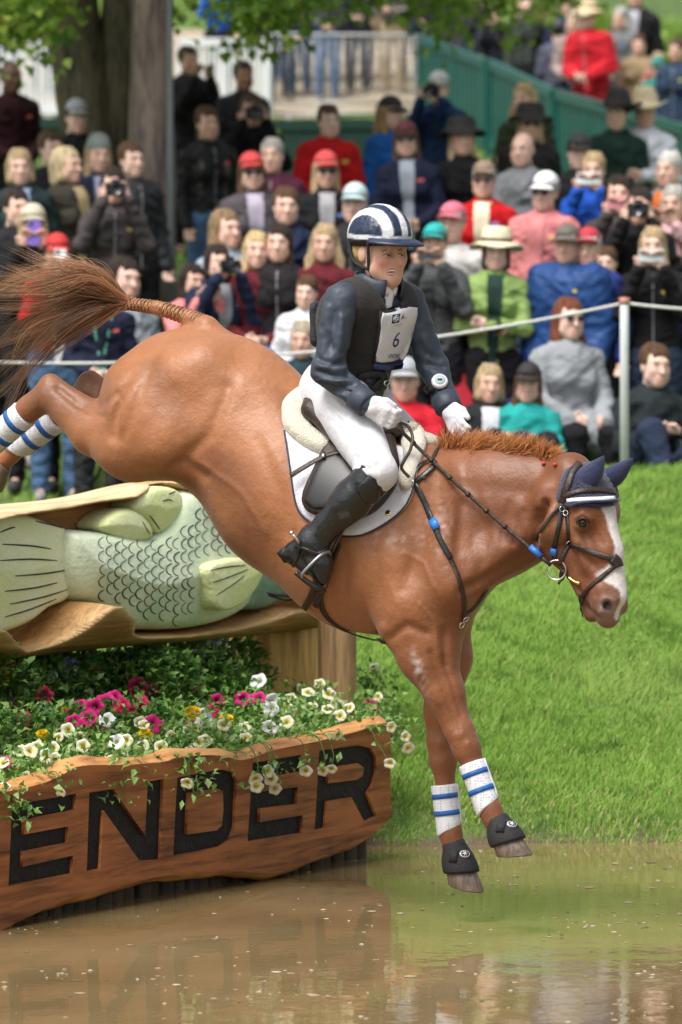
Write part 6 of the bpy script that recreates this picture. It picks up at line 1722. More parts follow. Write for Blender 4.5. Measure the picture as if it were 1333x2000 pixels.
# air-vest back panel, waist elastic, clip
S = rsdf(.008); S.cone(RJ(634, 598, .03) + [.0, 0, 0], .022, RJ(640, 668, .03), .026, .03, (LAT, 3.2)); rpart('back_panel', S, mat('vest_back_navy', (.012, .013, .022), .7, .2, 30, .3, 90), .002, 30, 2, parent=vest)
strap('waist_cord', [(700, 735), (716, 732), (735, 730), (748, 733)], .020, M_BLKN, vest, .006, .8, VB, 8)
strap('webbing', [(722, 765), (734, 752), (744, 742), (748, 726)], .022, M_BLKN, vest, .010, .25, VB)
strap('zip', [(752, 722), (757, 740), (760, 760)], .010, mat('zip_dark', (.03, .03, .032), .4), vest, .004, .4, VB)
p, nn = surf(746, 744, VB); MB().torus(p + nn * .022, .0125, .0028, nn.to_track_quat('Z', 'Y').to_matrix() @ Matrix.Diagonal((1.3, .7, 1)), 22, 6).build('carabiner', M_STEEL, vest)
strap('shoulder_buckle', [(786, 590), (795, 604), (800, 612)], .026, M_BLKN, vest, .005, .4, VB, 3)
strap('seam', [(640, 560 + 20), (655, 590), (668, 614), (672, 640)], .006, M_BLKN, vest, .002, .5, VB) if False else None
# bib
bibq = np.array([(745.5, 611), (811, 602), (782, 702), (733, 702)], float)      # TL TR BR BL
BIBP = [(745, 610), (778, 604), (811, 600), (806, 632), (797, 668), (783, 702), (757, 704), (732, 703), (737, 672), (742, 640)]
M_BIB = mat('white_bib', (.64, .64, .68), .6, .05, 15, .15, 40)
bib = drape('number_bib', BIBP, M_BIB, rider, .007, .004, 5, VB, False, 2)
BIBV = bvh_of(bib)
drape('bib_border', [(741, 606), (776, 600), (813, 595), (812, 602), (778, 607), (748, 612), (744, 645), (739, 675), (735, 702), (757, 705), (784, 703), (783, 709), (757, 711), (728, 709), (733, 672), (738, 640)], M_BLKN, bib, .005, .004, 4, VB, False, 1)
drape('bib_hem', [(729, 708), (757, 711), (784, 708), (781, 719), (756, 722), (729, 719)], mat('blue_hem', (.025, .045, .17), .6, .2, 20, .3, 60), bib, .006, .004, 4, VB, False, 1)
M_INK = mat('navy_print', (.006, .030, .062), .6, .05)
def bib_uv(u, v):   # u right, v down in 0..1
    return (bibq[0] * (1 - u) + bibq[1] * u) * (1 - v) + (bibq[3] * (1 - u) + bibq[2] * u) * v
def print_text(txt, u, v, hgt, wide, m, name, slant=0.0):
    cu = bpy.data.curves.new(name, 'FONT'); cu.body = txt; cu.align_x = 'CENTER'; cu.align_y = 'CENTER'; cu.fill_mode = 'FRONT'; cu.resolution_u = 4
    o = bpy.data.objects.new(name, cu); COL.objects.link(o); bpy.context.view_layer.update()
    me = bpy.data.meshes.new_from_object(o.evaluated_get(bpy.context.evaluated_depsgraph_get())); bpy.data.objects.remove(o); bpy.data.curves.remove(cu)
    X = np.array([v_.co[:2] for v_ in me.vertices]); lo, hi = X.min(0), X.max(0); X = (X - (lo + hi) / 2) / (hi - lo)
    for v_, x in zip(me.vertices, X):
        q = bib_uv(u + x[0] * wide + slant * x[1], v - x[1] * hgt); p, nn = surf(q[0], q[1], BIBV); v_.co = p + nn * .0012
    return link_mesh(name, me, m, bib)
print_text('6', .66, .60, .30, .21, M_INK, 'number')
print_text('KNOWL', .74, .93, .085, .46, M_INK, 'surname')
def bib_patch(us, vs, m, name, off=.001):
    P = [bib_uv(u, v) for u, v in zip(us, vs)]; return drape(name, [tuple(p) for p in P], m, bib, off, .0006, 3, BIBV, False, 1)
bib_patch((.34, .58, .60, .38), (.07, .07, .25, .26), M_INK, 'logo_square')
def bib_ring(u, v, r, m, name, w=.0011):
    P = []
    for i in range(21):
        a = 2 * math.pi * i / 20; q = bib_uv(u + math.cos(a) * r * 1.3, v + math.sin(a) * r); p, nn = surf(q[0], q[1], BIBV); P.append(p + nn * .0028)
    return MB().tube(P, w, 5).build(name, m, bib)
bib_ring(.475, .16, .062, M_BIB, 'logo_ring'); bib_ring(.475, .16, .030, M_BIB, 'logo_ring', .0022)
bib_patch((.66, .70, .69, .72, .68, .66), (.15, .08, .11, .17, .16, .20), M_INK, 'logo_figure')
bib_patch((.70, .80, .80, .70), (.165, .16, .175, .18), mat('grey_print', (.35, .36, .4), .6), 'logo_lines'); bib_patch((.46, .72, .72, .46), (.295, .285, .297, .307), MATS['grey_print'], 'logo_lines')

# arm watch
p, nn = surf(859, 746, bvh_of(jk)); Mx = nn.to_track_quat('Z', 'Y').to_matrix()
aw = MB().lathe([(.028, -.006), (.030, .004), (.027, .013), (.021, .014), (.0005, .013)], 26, Mx, p).build('arm_timer', mat('timer_case', (.66, .66, .74), .3), rider)
MB().lathe([(.019, .012), (.019, .0155), (.0005, .0155)], 20, Mx, p).build('timer_face', mat('timer_lcd', (.46, .60, .60), .2), aw)
MB().box(p + nn * .0165, (.016, .008, .001), Mx).build('timer_digits', M_INK, aw)
strap('timer_band', [(832, 765), (842, 757), (850, 750)], .030, M_BLKN, aw, .003, .25, bvh_of(jk))
# gloves: palm, four fingers, thumb
M_GLOVE = mat('white_glove', (.64, .63, .67), .7, .04, 20, .3, 60)
def glove(wj, hj, grip, near, thumb_up):
    S = SDF(np.minimum(J[wj], J[hj]) - .16, np.maximum(J[wj], J[hj]) + .16, .0042)
    d = J[hj] - J[wj]; L = np.linalg.norm(d); d /= L
    side = np.cross(d, [0, 1, 0]); side /= np.linalg.norm(side)          # across the knuckles
    if side[2] < 0: side = -side
    out = np.cross(side, d)
    if out[1] < 0: out = -out
    kn = J[wj] + d * .085
    S.cone(J[wj] - d * .02, .030, J[wj] + d * .035, .031, .02)
    for i, o in enumerate((-.027, -.009, .009, .027)):
        S.cone(J[wj] + d * .025 + side * o * .7, .017, kn + side * o, .0150, .012)
        a = kn + side * o; ln = (.028, .033, .034, .029)[i]
        b = a + d * ln * .9 + out * .004 * (1 if near else 1) - out * .012 * grip
        c = b - out * ln * (.95 if grip > .8 else .45) + d * (.004 if grip > .8 else ln * .7)
        e = c - d * .020 * grip - out * .006 + d * .014 * (1 - grip)
        S.cone(a, .0115, b, .0105, .006); S.cone(b, .0105, c, .0098, .005); S.cone(c, .0098, e, .009, .005)
    t0 = J[wj] + d * .030 + side * .030 * thumb_up; t1 = t0 + d * .035 + side * .016 * thumb_up - out * .010; t2 = t1 + d * .030 - out * .012 - side * .004 * thumb_up
    S.cone(t0, .016, t1, .0125, .010); S.cone(t1, .0125, t2, .0100, .006)
    return rpart('glove', S, M_GLOVE, .0012, 50, 5)[0]
glove('nw', 'nh', 1.0, True, 1); glove('fw', 'fh', .35, False, 1)
d = J['nh'] - J['nw']; d /= np.linalg.norm(d)
leg_piece('wrist_band', RPL.W(J['nw'] + d * .004), RPL.W(J['nw'] + d * .020), [(0, .034), (.1, .036), (.9, .036), (1, .034)], mat('green_band', (.0, .13, .085), .5), rider)
# helmet: shell with striped silk, peak, harness
S = SDF(J['head'] + [-.25, -.22, -.12], J['head'] + [.28, .22, .25], .0055)
S.ball(RH(-.008, 0, .056), (.122, .107, .110), .01)
S.cut(RH(-.008, 0, .030), (math.sin(R(-4)), 0, -math.cos(R(4))))
V, F = S.polygonize(); V = relax(V, F, 2, .5)
V = wrinkle(V, F, .0016, 40, 6, (2.2, 1, 1)); me = np_mesh('helmet', RPL.W(V), F[:, ::-1])
dl = V - RH(0, 0, 0); ll = dl[:, 1]; lu = -dl[:, 0] * ss + dl[:, 2] * cc; lf = dl[:, 0] * cc + dl[:, 2] * ss
navy = np.array([.012, .026, .060]); wht = np.array([.66, .66, .70]); C = np.tile(navy, (len(V), 1))
lw = ll + .012 * np.sin(lf * 9)
for a, b in ((.052, .082), (-.012, .020), (-.075, -.042)): C = mixc(C, wht, sm(a - .0025, a + .0025, lw) * sm(b + .0025, b - .0025, lw))
band = sm(.058, .055, lu - .04 * lf) ; C = mixc(C, wht, band); C = mixc(C, navy, sm(.042, .039, lu - .04 * lf))
set_col(me, C); helm = link_mesh('helmet', me, mat('silk_cover', attr=True, rough=.35, var=.08, scale=25, bump=.3, bscale=50, spec=.5), rider)
S = SDF(J['head'] + [-.25, -.22, -.12], J['head'] + [.28, .22, .25], .0055); S.ball(RH(-.008, 0, .046), (.124, .109, .050), .01); S.cut(RH(0, 0, .040), (0, 0, 1)); S.ball(RH(.0, 0, -.01), (.112, .092, .045), .01, True); rpart('helmet_rim', S, M_BLKN, parent=helm)
V = []; F = []; n = 26
for j in range(5):
    t = j / 4
    for i in range(n):
        a = R(-68) + R(136) * i / (n - 1); r = .115 + .058 * t * math.cos(a * 1.15) ** .8
        V.append(RPL.W(RH(-.008 + math.cos(a) * (r + .010), math.sin(a) * (r - .004) * .93, .046 - .016 * t * t + .004 * math.cos(a))))
for j in range(4):
    for i in range(n - 1): F.append((j * n + i, j * n + i + 1, (j + 1) * n + i + 1, (j + 1) * n + i))
pk = MB().add(V, F).build('peak', mat('navy_silk', (.012, .022, .055), .4, .1, 20), helm); md = pk.modifiers.new('thick', 'SOLIDIFY'); md.thickness = .006; md.offset = 0
def RHW(f, l, u): return RPL.W(RH(f, l, u))
for s in (1, -1):
    MB().tube(catmull3([RHW(.030, .094 * s, .035), RHW(.030, .085 * s, -.02), RHW(.028, .076 * s, -.062), RHW(.040, .050 * s, -.108), RHW(.055, .018 * s, -.126), RHW(.057, 0, -.127)], 5), .0058, 6).build('harness', M_BLKN, helm)
    MB().tube(catmull3([RHW(-.075, .080 * s, .02), RHW(-.050, .085 * s, -.035), RHW(-.01, .083 * s, -.055), RHW(.028, .077 * s, -.062)], 5), .0065, 6).build('harness', M_BLKN, helm)
# ------------------------------------------------------------------ spectators
def person_joints(pose):
    z0 = {'chair': -.44, 'ground': -.82}.get(pose, 0.0)
    j = dict(pel=(0, 0, .95 + z0), chest=(0, .0, 1.27 + z0), neck=(0, .012, 1.46 + z0), head=(0, -.008, 1.60 + z0))
    for n, s in (('r', 1), ('l', -1)):
        j['sh' + n] = (.150 * s, .0, 1.368 + z0)
        if pose in ('stand', 'down', 'folded', 'phone', 'front', 'camera'):
            j['hip' + n], j['kn' + n], j['an' + n], j['to' + n] = (.09 * s, 0, .90), (.10 * s, -.01, .49), (.105 * s, .02, .08), (.12 * s, -.15, .04)
        elif pose == 'chair':
            j['hip' + n], j['kn' + n], j['an' + n], j['to' + n] = (.09 * s, 0, .48), (.12 * s, -.43, .50), (.12 * s, -.46, .08), (.13 * s, -.62, .04)
        else:
            j['hip' + n], j['kn' + n], j['an' + n], j['to' + n] = (.10 * s, 0, .11), (.16 * s, -.40, .44), (.13 * s, -.62, .08), (.14 * s, -.76, .05)
    A = {'down': ((.205, .03, 1.12), (.205, -.07, .90), (.205, -.10, .83)), 'front': ((.205, .0, 1.12), (.085, -.20, 1.04), (.03, -.235, 1.03)),
         'phone': ((.195, -.15, 1.19), (.075, -.27, 1.46), (.045, -.285, 1.545)), 'camera': ((.215, -.12, 1.22), (.085, -.22, 1.50), (.055, -.215, 1.575))}
    for n, s in (('r', 1), ('l', -1)):
        if pose == 'folded': e, w, h = (.205 * s, -.05, 1.12), (.02 * s - .03, -.215 - .02 * s, 1.13 + .015 * s), (-.10 * s, -.20 - .03 * s, 1.14 + .02 * s)
        elif pose == 'chair': e, w, h = (.205 * s, -.06, .70), (.10 * s, -.30, .60), (.05 * s, -.36, .585)
        elif pose == 'ground': e, w, h = (.215 * s, -.14, .34), (.12 * s, -.40, .44), (.06 * s, -.46, .47)
        else:
            a = A[pose]; e, w, h = [(q[0] * s, q[1], q[2]) for q in a]
        j['el' + n], j['wr' + n], j['ha' + n] = e, w, h
    return {k: np.array(v, float) for k, v in j.items()}
def clothes(j, pose, fem, part, coat=False, bulk=0.0):
    hi = 1.80 + (-.44 if pose == 'chair' else (-.82 if pose == 'ground' else 0))
    S = SDF((-.42, -.85 if pose in ('chair', 'ground') else -.42, -.01), (.42, .26, hi), .0115 if part != 'skin' else .0095)
    FR = ((0, 1, 0), .72)
    if part == 'top':
        w = .128 if fem else .142
        S.cone(j['pel'] + [0, 0, -.02], .150 + bulk, j['chest'], w + .012 + bulk, .05, FR); S.cone(j['chest'] + [.05, 0, .02], .098 + bulk, j['chest'] + [-.05, 0, .02], .098 + bulk, .05)
        S.cone(j['shl'] + [.05, 0, 0], .060, j['shr'] - [.05, 0, 0], .060, .05)
        for n in 'lr': S.cone(j['neck'] - [0, 0, .035], .048, j['sh' + n] + [0, 0, .002], .058, .05); S.cone(j['chest'] + [0, 0, .08], .12, j['neck'] - [0, 0, .04], .062, .06)
        if fem:
            for s in (1, -1): S.ball(j['chest'] + [.065 * s, -.085, -.01], .062, .05)
        for n in 'lr':
            S.cone(j['sh' + n], .062 + bulk, j['el' + n], .050 + bulk, .03); S.cone(j['el' + n], .050 + bulk, j['wr' + n], .038 + bulk * .5, .03)
        S.cone(j['neck'] - [0, 0, .06], .066, j['neck'] + [0, .005, -.022], .058, .02)
        if coat:
            for n in 'lr': S.cone(j['hip' + n] + [0, 0, .05], .125, (j['hip' + n] * .4 + j['kn' + n] * .6), .115, .06)
    elif part == 'bottom':
        S.cone(j['pel'] + [0, 0, -.04], .150, j['pel'] + [0, 0, -.09], .150, .05, ((0, 1, 0), .8))
        for n in 'lr': S.cone(j['hip' + n], .098, j['kn' + n], .068, .04); S.cone(j['kn' + n], .068, j['an' + n] + [0, 0, .02], .052, .03)
    elif part == 'shoes':
        for n in 'lr': S.cone(j['an' + n] + [0, .02, -.03], .045, j['to' + n], .038, .03)
        S.cut((0, 0, .002), (0, 0, -1))
    elif part == 'skin':
        c = j['head']
        S.cone(j['pel'], .10, j['chest'], .10, .04, FR); S.cone(j['chest'], .10, j['neck'], .05, .05); S.cone(j['shl'], .045, j['shr'], .045, .04)
        for n in 'lr':
            S.cone(j['sh' + n], .042, j['el' + n], .034, .03); S.cone(j['el' + n], .034, j['wr' + n], .026, .03)
            S.cone(j['hip' + n], .075, j['kn' + n], .048, .03); S.cone(j['kn' + n], .048, j['an' + n], .032, .03); S.cone(j['an' + n], .030, j['to' + n], .025, .02)
            # hand: palm and five fingers
            d = j['ha' + n] - j['wr' + n]; L = np.linalg.norm(d); d /= L; sd2 = np.cross(d, [0, 1, 0.2]); sd2 /= np.linalg.norm(sd2); up = np.cross(sd2, d)
            S.cone(j['wr' + n], .026, j['wr' + n] + d * .05, .030, .02, (up, .7))
            for i, o in enumerate((-.027, -.009, .009, .027)):
                a = j['wr' + n] + d * .07 + sd2 * o; b = a + d * (.030, .036, .036, .030)[i] - up * .008; e = b + d * .018 - up * .022; S.cone(a, .0115, b, .0105, .006); S.cone(b, .0105, e, .0095, .006)
            a = j['wr' + n] + d * .03 + sd2 * .03; S.cone(a, .014, a + d * .03 + sd2 * .02 - up * .01, .0115, .008)
        S.cone(j['neck'] - [0, 0, .06], .054, c + [0, .02, -.06], .050, .03)
        S.ball(c + [0, .012, .032], (.067, .090, .084), .02); S.cone(c + [0, -.03, .0], .064, c + [0, -.042, -.070], .050, .03, ((1, 0, 0), .90))
        S.ball(c + [0, -.066, -.098], (.028, .026, .020), .02)
        S.cone(c + [0, -.086, .005], .009, c + [0, -.112, -.034], .013, .012)
        for s in (1, -1):
            S.ball(c + [.032 * s, -.106, .004], (.017, .010, .011), .010, True); S.ball(c + [.038 * s, -.064, -.028], .020, .025); S.ball(c + [.028 * s, -.090, .026], (.024, .010, .008), .012)
            S.ball(c + [.069 * s, .008, -.012], (.009, .020, .030), .006); S.ball(c + [.038 * s, -.034, -.062], .030, .03)
        S.cone(c + [.014, -.089, -.066], .010, c + [-.014, -.089, -.066], .010, .008); S.cone(c + [.012, -.086, -.082], .010, c + [-.012, -.086, -.082], .010, .008)
    V, F = S.polygonize(); V = relax(V, F, 1, .45)
    return V, F
_tpl = {}
M_SKINC = mat('spectator_skin', attr=True, objcol=True, rough=.5, var=.05, scale=30, spec=.35)
M_CLOTH = mat('outdoor_cloth', objcol=True, rough=.85, var=.22, scale=9, bump=.5, bscale=22, spec=.15)
M_CLOTHS = mat('shell_cloth', objcol=True, rough=.55, var=.15, scale=9, bump=.4, bscale=18, spec=.25)
M_DENIM = mat('trouser_cloth', objcol=True, rough=.9, spec=.15, var=.2, scale=14, bump=.35, bscale=30)
M_HAIRP = mat('person_hair', objcol=True, rough=.5, var=.6, scale=22, bump=.8, bscale=50, stretch=(3, 3, .35), spec=.3)
M_HAT = mat('hat_cloth', objcol=True, rough=.75, var=.12, scale=20, bump=.3, bscale=80)
M_DARKP = mat('dark_plastic', (.015, .015, .017), .35, .1); M_GLASS = mat('lens_glass', (.02, .02, .03), .05, 0, spec=.8); M_SCREEN = mat('phone_back', objcol=True, rough=.25, var=.05)
def skin_cols(V, j):
    c = j['head']; q = V - c; C = np.ones((len(V), 3)) * (1 + .04 * vnoise(V, 50, 3))[:, None]
    def sp(x, y, z, r): return np.exp(-(((np.abs(q[:, 0]) - x) ** 2 + (q[:, 1] - y) ** 2 + (q[:, 2] - z) ** 2) / r ** 2))
    C = mixc(C, [.20, .17, .16], np.clip(.95 * sp(.031, -.094, .002, .0100), 0, 1)); C = mixc(C, [.50, .40, .34], .75 * np.clip(sp(.026, -.10, .027, .010) + sp(.042, -.094, .026, .010), 0, 1))
    C = mixc(C, [.80, .50, .47], .7 * np.clip(sp(.012, -.096, -.066, .012) + sp(.012, -.094, -.082, .012), 0, 1)); C = mixc(C, [.98, .80, .75], .5 * sp(.045, -.075, -.03, .024))
    return C
def tpl(pose, part, fem, extra=False, bulk=0.0):
    key = (pose, part, fem, extra, bulk)
    if key not in _tpl:
        j = person_joints(pose); V, F = clothes(j, pose, fem, part, extra, bulk)
        if part in ('top', 'bottom'): V = wrinkle(V, F, .012, 21, len(_tpl) + 3, (1, 1, 1.5))
        me = np_mesh(part, V, F)
        if part == 'skin': set_col(me, skin_cols(V, j)); me.materials.append(M_SKINC)
        _tpl[key] = me
    return _tpl[key]
def head_piece(kind, fem=False):
    """hair and hats in head-centred coordinates"""
    key = ('head', kind)
    if key in _tpl: return _tpl[key]
    S = SDF((-.30, -.26, -.42), (.30, .30, .26), .010)
    def face_cut(): S.ball((0, -.085, -.042), (.054, .085, .085), .015, True)
    if kind in ('short', 'bob', 'long', 'pony', 'wavy'):
        S.ball((0, .020, .038), (.076, .100, .092), .02)
        if kind == 'short': S.cut((0, 0, -.02), (0, -.25, -.97)); face_cut()
        if kind == 'bob':
            for s in (1, -1): S.cone((.058 * s, .02, .02), .028, (.066 * s, -.005, -.085), .026, .02)
            S.cone((0, .07, 0), .065, (0, .065, -.09), .06, .03); face_cut()
        if kind in ('long', 'wavy'):
            wv = 1.25 if kind == 'wavy' else 1.0
            for s in (1, -1): S.cone((.058 * s, .02, .02), .026, (.066 * s * wv, .0, -.11), .026 * wv, .02); S.cone((.066 * s * wv, .0, -.11), .026 * wv, (.082 * s * wv, -.065, -.25), .017, .02)
            S.cone((0, .075, 0), .07, (0, .085, -.22), .07, .03); face_cut()
        if kind == 'pony': S.cone((0, .10, .04), .04, (0, .13, -.12), .03, .03); face_cut()
        V, F = S.polygonize(); V = relax(V, F, 1); V = wrinkle(V, F, .008, 60, 3, (1, 1, .22)); me = np_mesh('hair', V, F)
    elif kind == 'cap':
        S.ball((0, .012, .050), (.079, .102, .086), .01); S.cut((0, 0, .045), (0, -.12, -.99)); V, F = S.polygonize(); V = relax(V, F, 1)
        mb = MB(); n = 18
        W = []; G = []
        for jx in range(4):
            for i in range(n):
                a = R(-62) + R(124) * i / (n - 1); r = .098 + .068 * jx / 3 * math.cos(a * 1.25); W.append((math.sin(a) * r * .74, .012 - math.cos(a) * (r + .008), .052 - .020 * (jx / 3) ** 1.5 - .015 * abs(math.sin(a)) ** 2))
        for jx in range(3):
            for i in range(n - 1): q = jx * n + i; G.append((q, q + 1, q + n + 1, q + n)); 
        W2 = [(x, y, z - .006) for x, y, z in W]; o = len(W); G2 = [tuple(i + o for i in reversed(g)) for g in G]
        mb.add([tuple(v) for v in V], [tuple(f) for f in F]); mb.add(W + W2, G + G2); me = mb.mesh('cap')
    elif kind in ('straw', 'cowboy', 'brim'):
        hgt = {'straw': .115, 'cowboy': .135, 'brim': .105}[kind]; rb = {'straw': .175, 'cowboy': .195, 'brim': .160}[kind]
        pr = [(rb, .0), (rb, .005), (.135, .010), (.103, .014), (.099, .05), (.092, hgt * .8), (.072, hgt), (.03, hgt - (.02 if kind == 'cowboy' else 0)), (.001, hgt - (.025 if kind == 'cowboy' else -.003))]
        pr = [(.098, -.002)] + pr; mb = MB().lathe(pr, 32, None, (0, .008, .048)); me = mb.mesh('hat')
        for v in me.vertices:
            r = math.hypot(v.co.x, v.co.y - .008)
            if r > .11:
                e = (r - .11) / (rb - .11); v.co.z += (.055 * e * e * (abs(v.co.x) / max(r, .01)) ** 2 - .022 * e if kind == 'cowboy' else -.022 * e * e - .012 * e * math.sin(3 * math.atan2(v.co.y, v.co.x)))
                if kind == 'cowboy': v.co.x *= 1 - .10 * e
            if kind == 'cowboy' and v.co.z > .12: v.co.x *= .82
    elif kind == 'beanie':
        S.ball((0, .012, .048), (.081, .103, .104), .01); S.cut((0, 0, .022), (0, -.15, -.98)); V, F = S.polygonize(); V = relax(V, F, 1); me = np_mesh('beanie', V, F)
    _tpl[key] = me; return me
def add_obj(name, me, m, parent, col, loc=(0, 0, 0), rot=(0, 0, 0), scale=(1, 1, 1)):
    if not len(me.materials): me.materials.append(m)
    o = bpy.data.objects.new(name, me); COL.objects.link(o); o.parent = parent; o.location = loc; o.rotation_euler = rot; o.scale = scale
    if col is not None: o.color = (*col, 1)
    return o
_acc = {}
def acc(name, fn):
    if name not in _acc: _acc[name] = fn()
    return _acc[name]
HH = {'chair': 1.16, 'ground': .78}
CROWD = []
def crowd(px, py, pose, top, bottom, hair, label, d=None, fem=True, hat=None, skin=None, inner=None, shades=False, hold=None, coat=False, bulk=0.0, yaw=None, shell=False, straps=None, h=1.0, grp=None, lan=None):
    hh = HH.get(pose, 1.60) * h
    if d is None:
        ds = np.arange(30.25, 66, .05); x = (px - CX) / FPX * ds; e = ground_z(x, ds) + hh - (CAMZ + (HZ - py) * ds / FPX); i = np.argmax(e > 0) if (e > 0).any() else len(ds) - 1; d = ds[i]
    p = WP(px, py, d); gz = float(ground_z(p.x, d))
    k = max(.82, min(1.16, (p.z - gz) / HH.get(pose, 1.60))) if pose not in ('chair', 'ground') else max(.9, min(1.12, (p.z - gz) / HH[pose]))
    yw = yaw if yaw is not None else rc.uniform(-.30, .30) + .35 * max(-1, min(1, (720 - px) / 600))
    root = empty('person', (p.x, d, gz - .004), yw); root.scale = (k * rc.uniform(.97, 1.04) if k > .95 else k, k, k)
    root.rotation_euler = (0, 0, yw) if hold else (rc.uniform(-.03, .05), rc.uniform(-.055, .055), yw)
    tag(root, label, 'person', grp)
    sk = skin or rc.choice([(.70, .46, .37), (.74, .50, .41), (.62, .39, .30), (.71, .45, .35)])
    add_obj('body', tpl(pose, 'skin', True), M_SKINC, root, sk)
    t = add_obj('jacket', tpl(pose, 'top', fem, coat, bulk), M_CLOTH, root, top)
    if shell: t.material_slots[0].link = 'OBJECT'; t.material_slots[0].material = M_CLOTHS
    add_obj('trousers', tpl(pose, 'bottom', True), M_DENIM, root, bottom); add_obj('shoes', tpl(pose, 'shoes', True), M_HAT, root, rc.choice([(.03, .03, .03), (.25, .24, .23), (.08, .05, .03)]))
    j = person_joints(pose); c = j['head']
    if hair: add_obj('hair', head_piece(hair[0]), M_HAIRP, root, hair[1], c)
    if hat:
        nm = {'cap': 'cap', 'beanie': 'beanie'}.get(hat[0], 'hat'); add_obj(nm, head_piece(hat[0]), M_HAT, root, hat[1], c + np.array([0, 0, .004]), (R(rc.uniform(-8, 4)), 0, rc.uniform(-.12, .12)))
        if hat[0] in ('straw', 'cowboy'):
            add_obj('hat_band', acc('band', lambda: MB().lathe([(.1005, .016), (.1035, .017), (.1025, .038), (.099, .039)], 28, None, (0, .008, .052)).mesh('band')), M_HAT, root, (.06, .035, .02), c + np.array([0, 0, .004]))
    add_obj('collar', acc(('collar', pose), lambda: MB().tube([Vector(j['neck']) + Vector((.060 * math.sin(a), .006 - .057 * math.cos(a), -.030 - .022 * math.cos(a))) for a in np.linspace(.35, 6.283 - .35, 20)], .016, 6).mesh('collar')), M_CLOTH, root, tuple(x * .8 for x in top))
    if inner is None and pose not in ('ground', 'chair') and rc.random() < .75:
        def zp():
            V, F = clothes(j, pose, fem, 'top', False, bulk); b = BVHTree.FromPolygons([tuple(v) for v in V], [tuple(f) for f in F]); P = []
            for zz in np.linspace(j['neck'][2] - .03, j['pel'][2] - .10, 12):
                h = b.ray_cast(Vector((.004, -.20 if pose != 'folded' else -.16, zz)), Vector((0, 1, 0)))
                if h[0] is not None: P.append(h[0] - Vector((0, .004, 0)))
            return MB().tube(P, .006, 5).mesh('zip') if len(P) > 2 else MB().tube([(0, -.1, 1.2), (0, -.1, 1.1)], .004, 5).mesh('zip')
        add_obj('zip', acc(('zip', pose, fem, bulk), zp), M_HAT, root, rc.choice([(.01, .01, .01), (.25, .25, .26), tuple(x * .5 for x in top)]))
    if inner is not None:
        def shirt():
            V, F = clothes(j, pose, fem, 'top', False, bulk); n = vnorm(V, F); V2 = relax(V, F, 2) + n * .015
            w = np.interp(V[:, 2] - j['pel'][2], [-.1, .15, .5], [.028, .040, .058]); keep = (np.abs(V[:, 0]) < w) & (V[:, 1] < -.02) & (np.abs(V[:, 1]) < .26) & (V[:, 2] > j['pel'][2] - .12) & (V[:, 2] < j['neck'][2] - .005)
            return np_mesh('shirt', V2, F[keep[F].all(1)])
        add_obj('shirt', acc(('shirt', pose, fem, bulk), shirt), M_CLOTH, root, inner)
    if rc.random() < .5 and pose not in ('chair', 'ground'):
        def bd():
            V, F = clothes(j, pose, fem, 'top', False, bulk); b = BVHTree.FromPolygons([tuple(v) for v in V], [tuple(f) for f in F]); h = b.ray_cast(Vector((.085, -.19, j['chest'][2] + .05)), Vector((0, 1, 0)))
            p_ = h[0] if h[0] is not None else Vector((.08, -.13, j['chest'][2] + .05)); return MB().box(p_ - Vector((0, .006, 0)), (.055, .008, .022)).mesh('badge', False)
        add_obj('badge', acc(('badge', pose, fem, bulk), bd), M_HAT, root, rc.choice([(.7, .7, .7), (.5, .1, .1), (.6, .5, .1), (.1, .2, .5)]))
    if shades:
        def gl():
            mb = MB()
            for s in (1, -1): mb.add([(.012 * s, -.112, .016), (.052 * s, -.100, .018), (.050 * s, -.100, -.010), (.030 * s, -.107, -.014), (.014 * s, -.112, -.006)] + [(.012 * s, -.106, .016), (.052 * s, -.094, .018), (.050 * s, -.094, -.010), (.030 * s, -.101, -.014), (.014 * s, -.106, -.006)], [(0, 1, 2, 3, 4), (9, 8, 7, 6, 5), (0, 5, 6, 1), (1, 6, 7, 2), (2, 7, 8, 3), (3, 8, 9, 4), (4, 9, 5, 0)]); mb.tube([(.052 * s, -.098, .012), (.080 * s, -.02, .006)], .003, 5)
            return mb.tube([(-.014, -.111, .010), (.014, -.111, .010)], .003, 5).mesh('sunglasses', False)
        add_obj('sunglasses', acc('shades', gl), M_GLASS, root, None, c)
    if straps is not None:
        for sg in (1, -1):
            def st():
                mb = MB(); V, F = clothes(j, pose, fem, 'top', False, bulk); b = BVHTree.FromPolygons([tuple(v) for v in V], [tuple(f) for f in F]); P = []; N = []
                for zz in np.linspace(j['neck'][2] - .055, j['pel'][2] + .12, 9):
                    h = b.ray_cast(Vector((.095 * sg, -.6, zz)), Vector((0, 1, 0)))
                    if h[0] is not None and h[0].y < .05: P.append(h[0]); N.append(h[1])
                return mb.tube(P, .022, 6, True, (N, .3)).mesh('strap')
            add_obj('backpack_strap', acc(('straps', pose, fem, bulk, sg), st), M_CLOTH, root, straps)
    if lan is not None:
        def ln():
            V, F = clothes(j, pose, fem, 'top', False, bulk); b = BVHTree.FromPolygons([tuple(v) for v in V], [tuple(f) for f in F]); mb = MB()
            for s in (1, -1):
                P = []; N = []
                for t_ in np.linspace(0, 1, 8):
                    h = b.ray_cast(Vector((.06 * s * (1 - t_) + .004 * s, -.7, j['neck'][2] - .04 - .34 * t_)), Vector((0, 1, 0)))
                    if h[0] is not None: P.append(h[0] - Vector((0, .003, 0))); N.append(h[1])
                if len(P) > 2: mb.tube(P, .009, 5, True, (N, .3))
            mb.box(P[-1] + Vector((0, -.008, -.055)), (.075, .004, .10)); return mb.mesh('lanyard', False)
        add_obj('lanyard', acc(('lan', pose, fem, bulk), ln), M_HAT, root, lan)
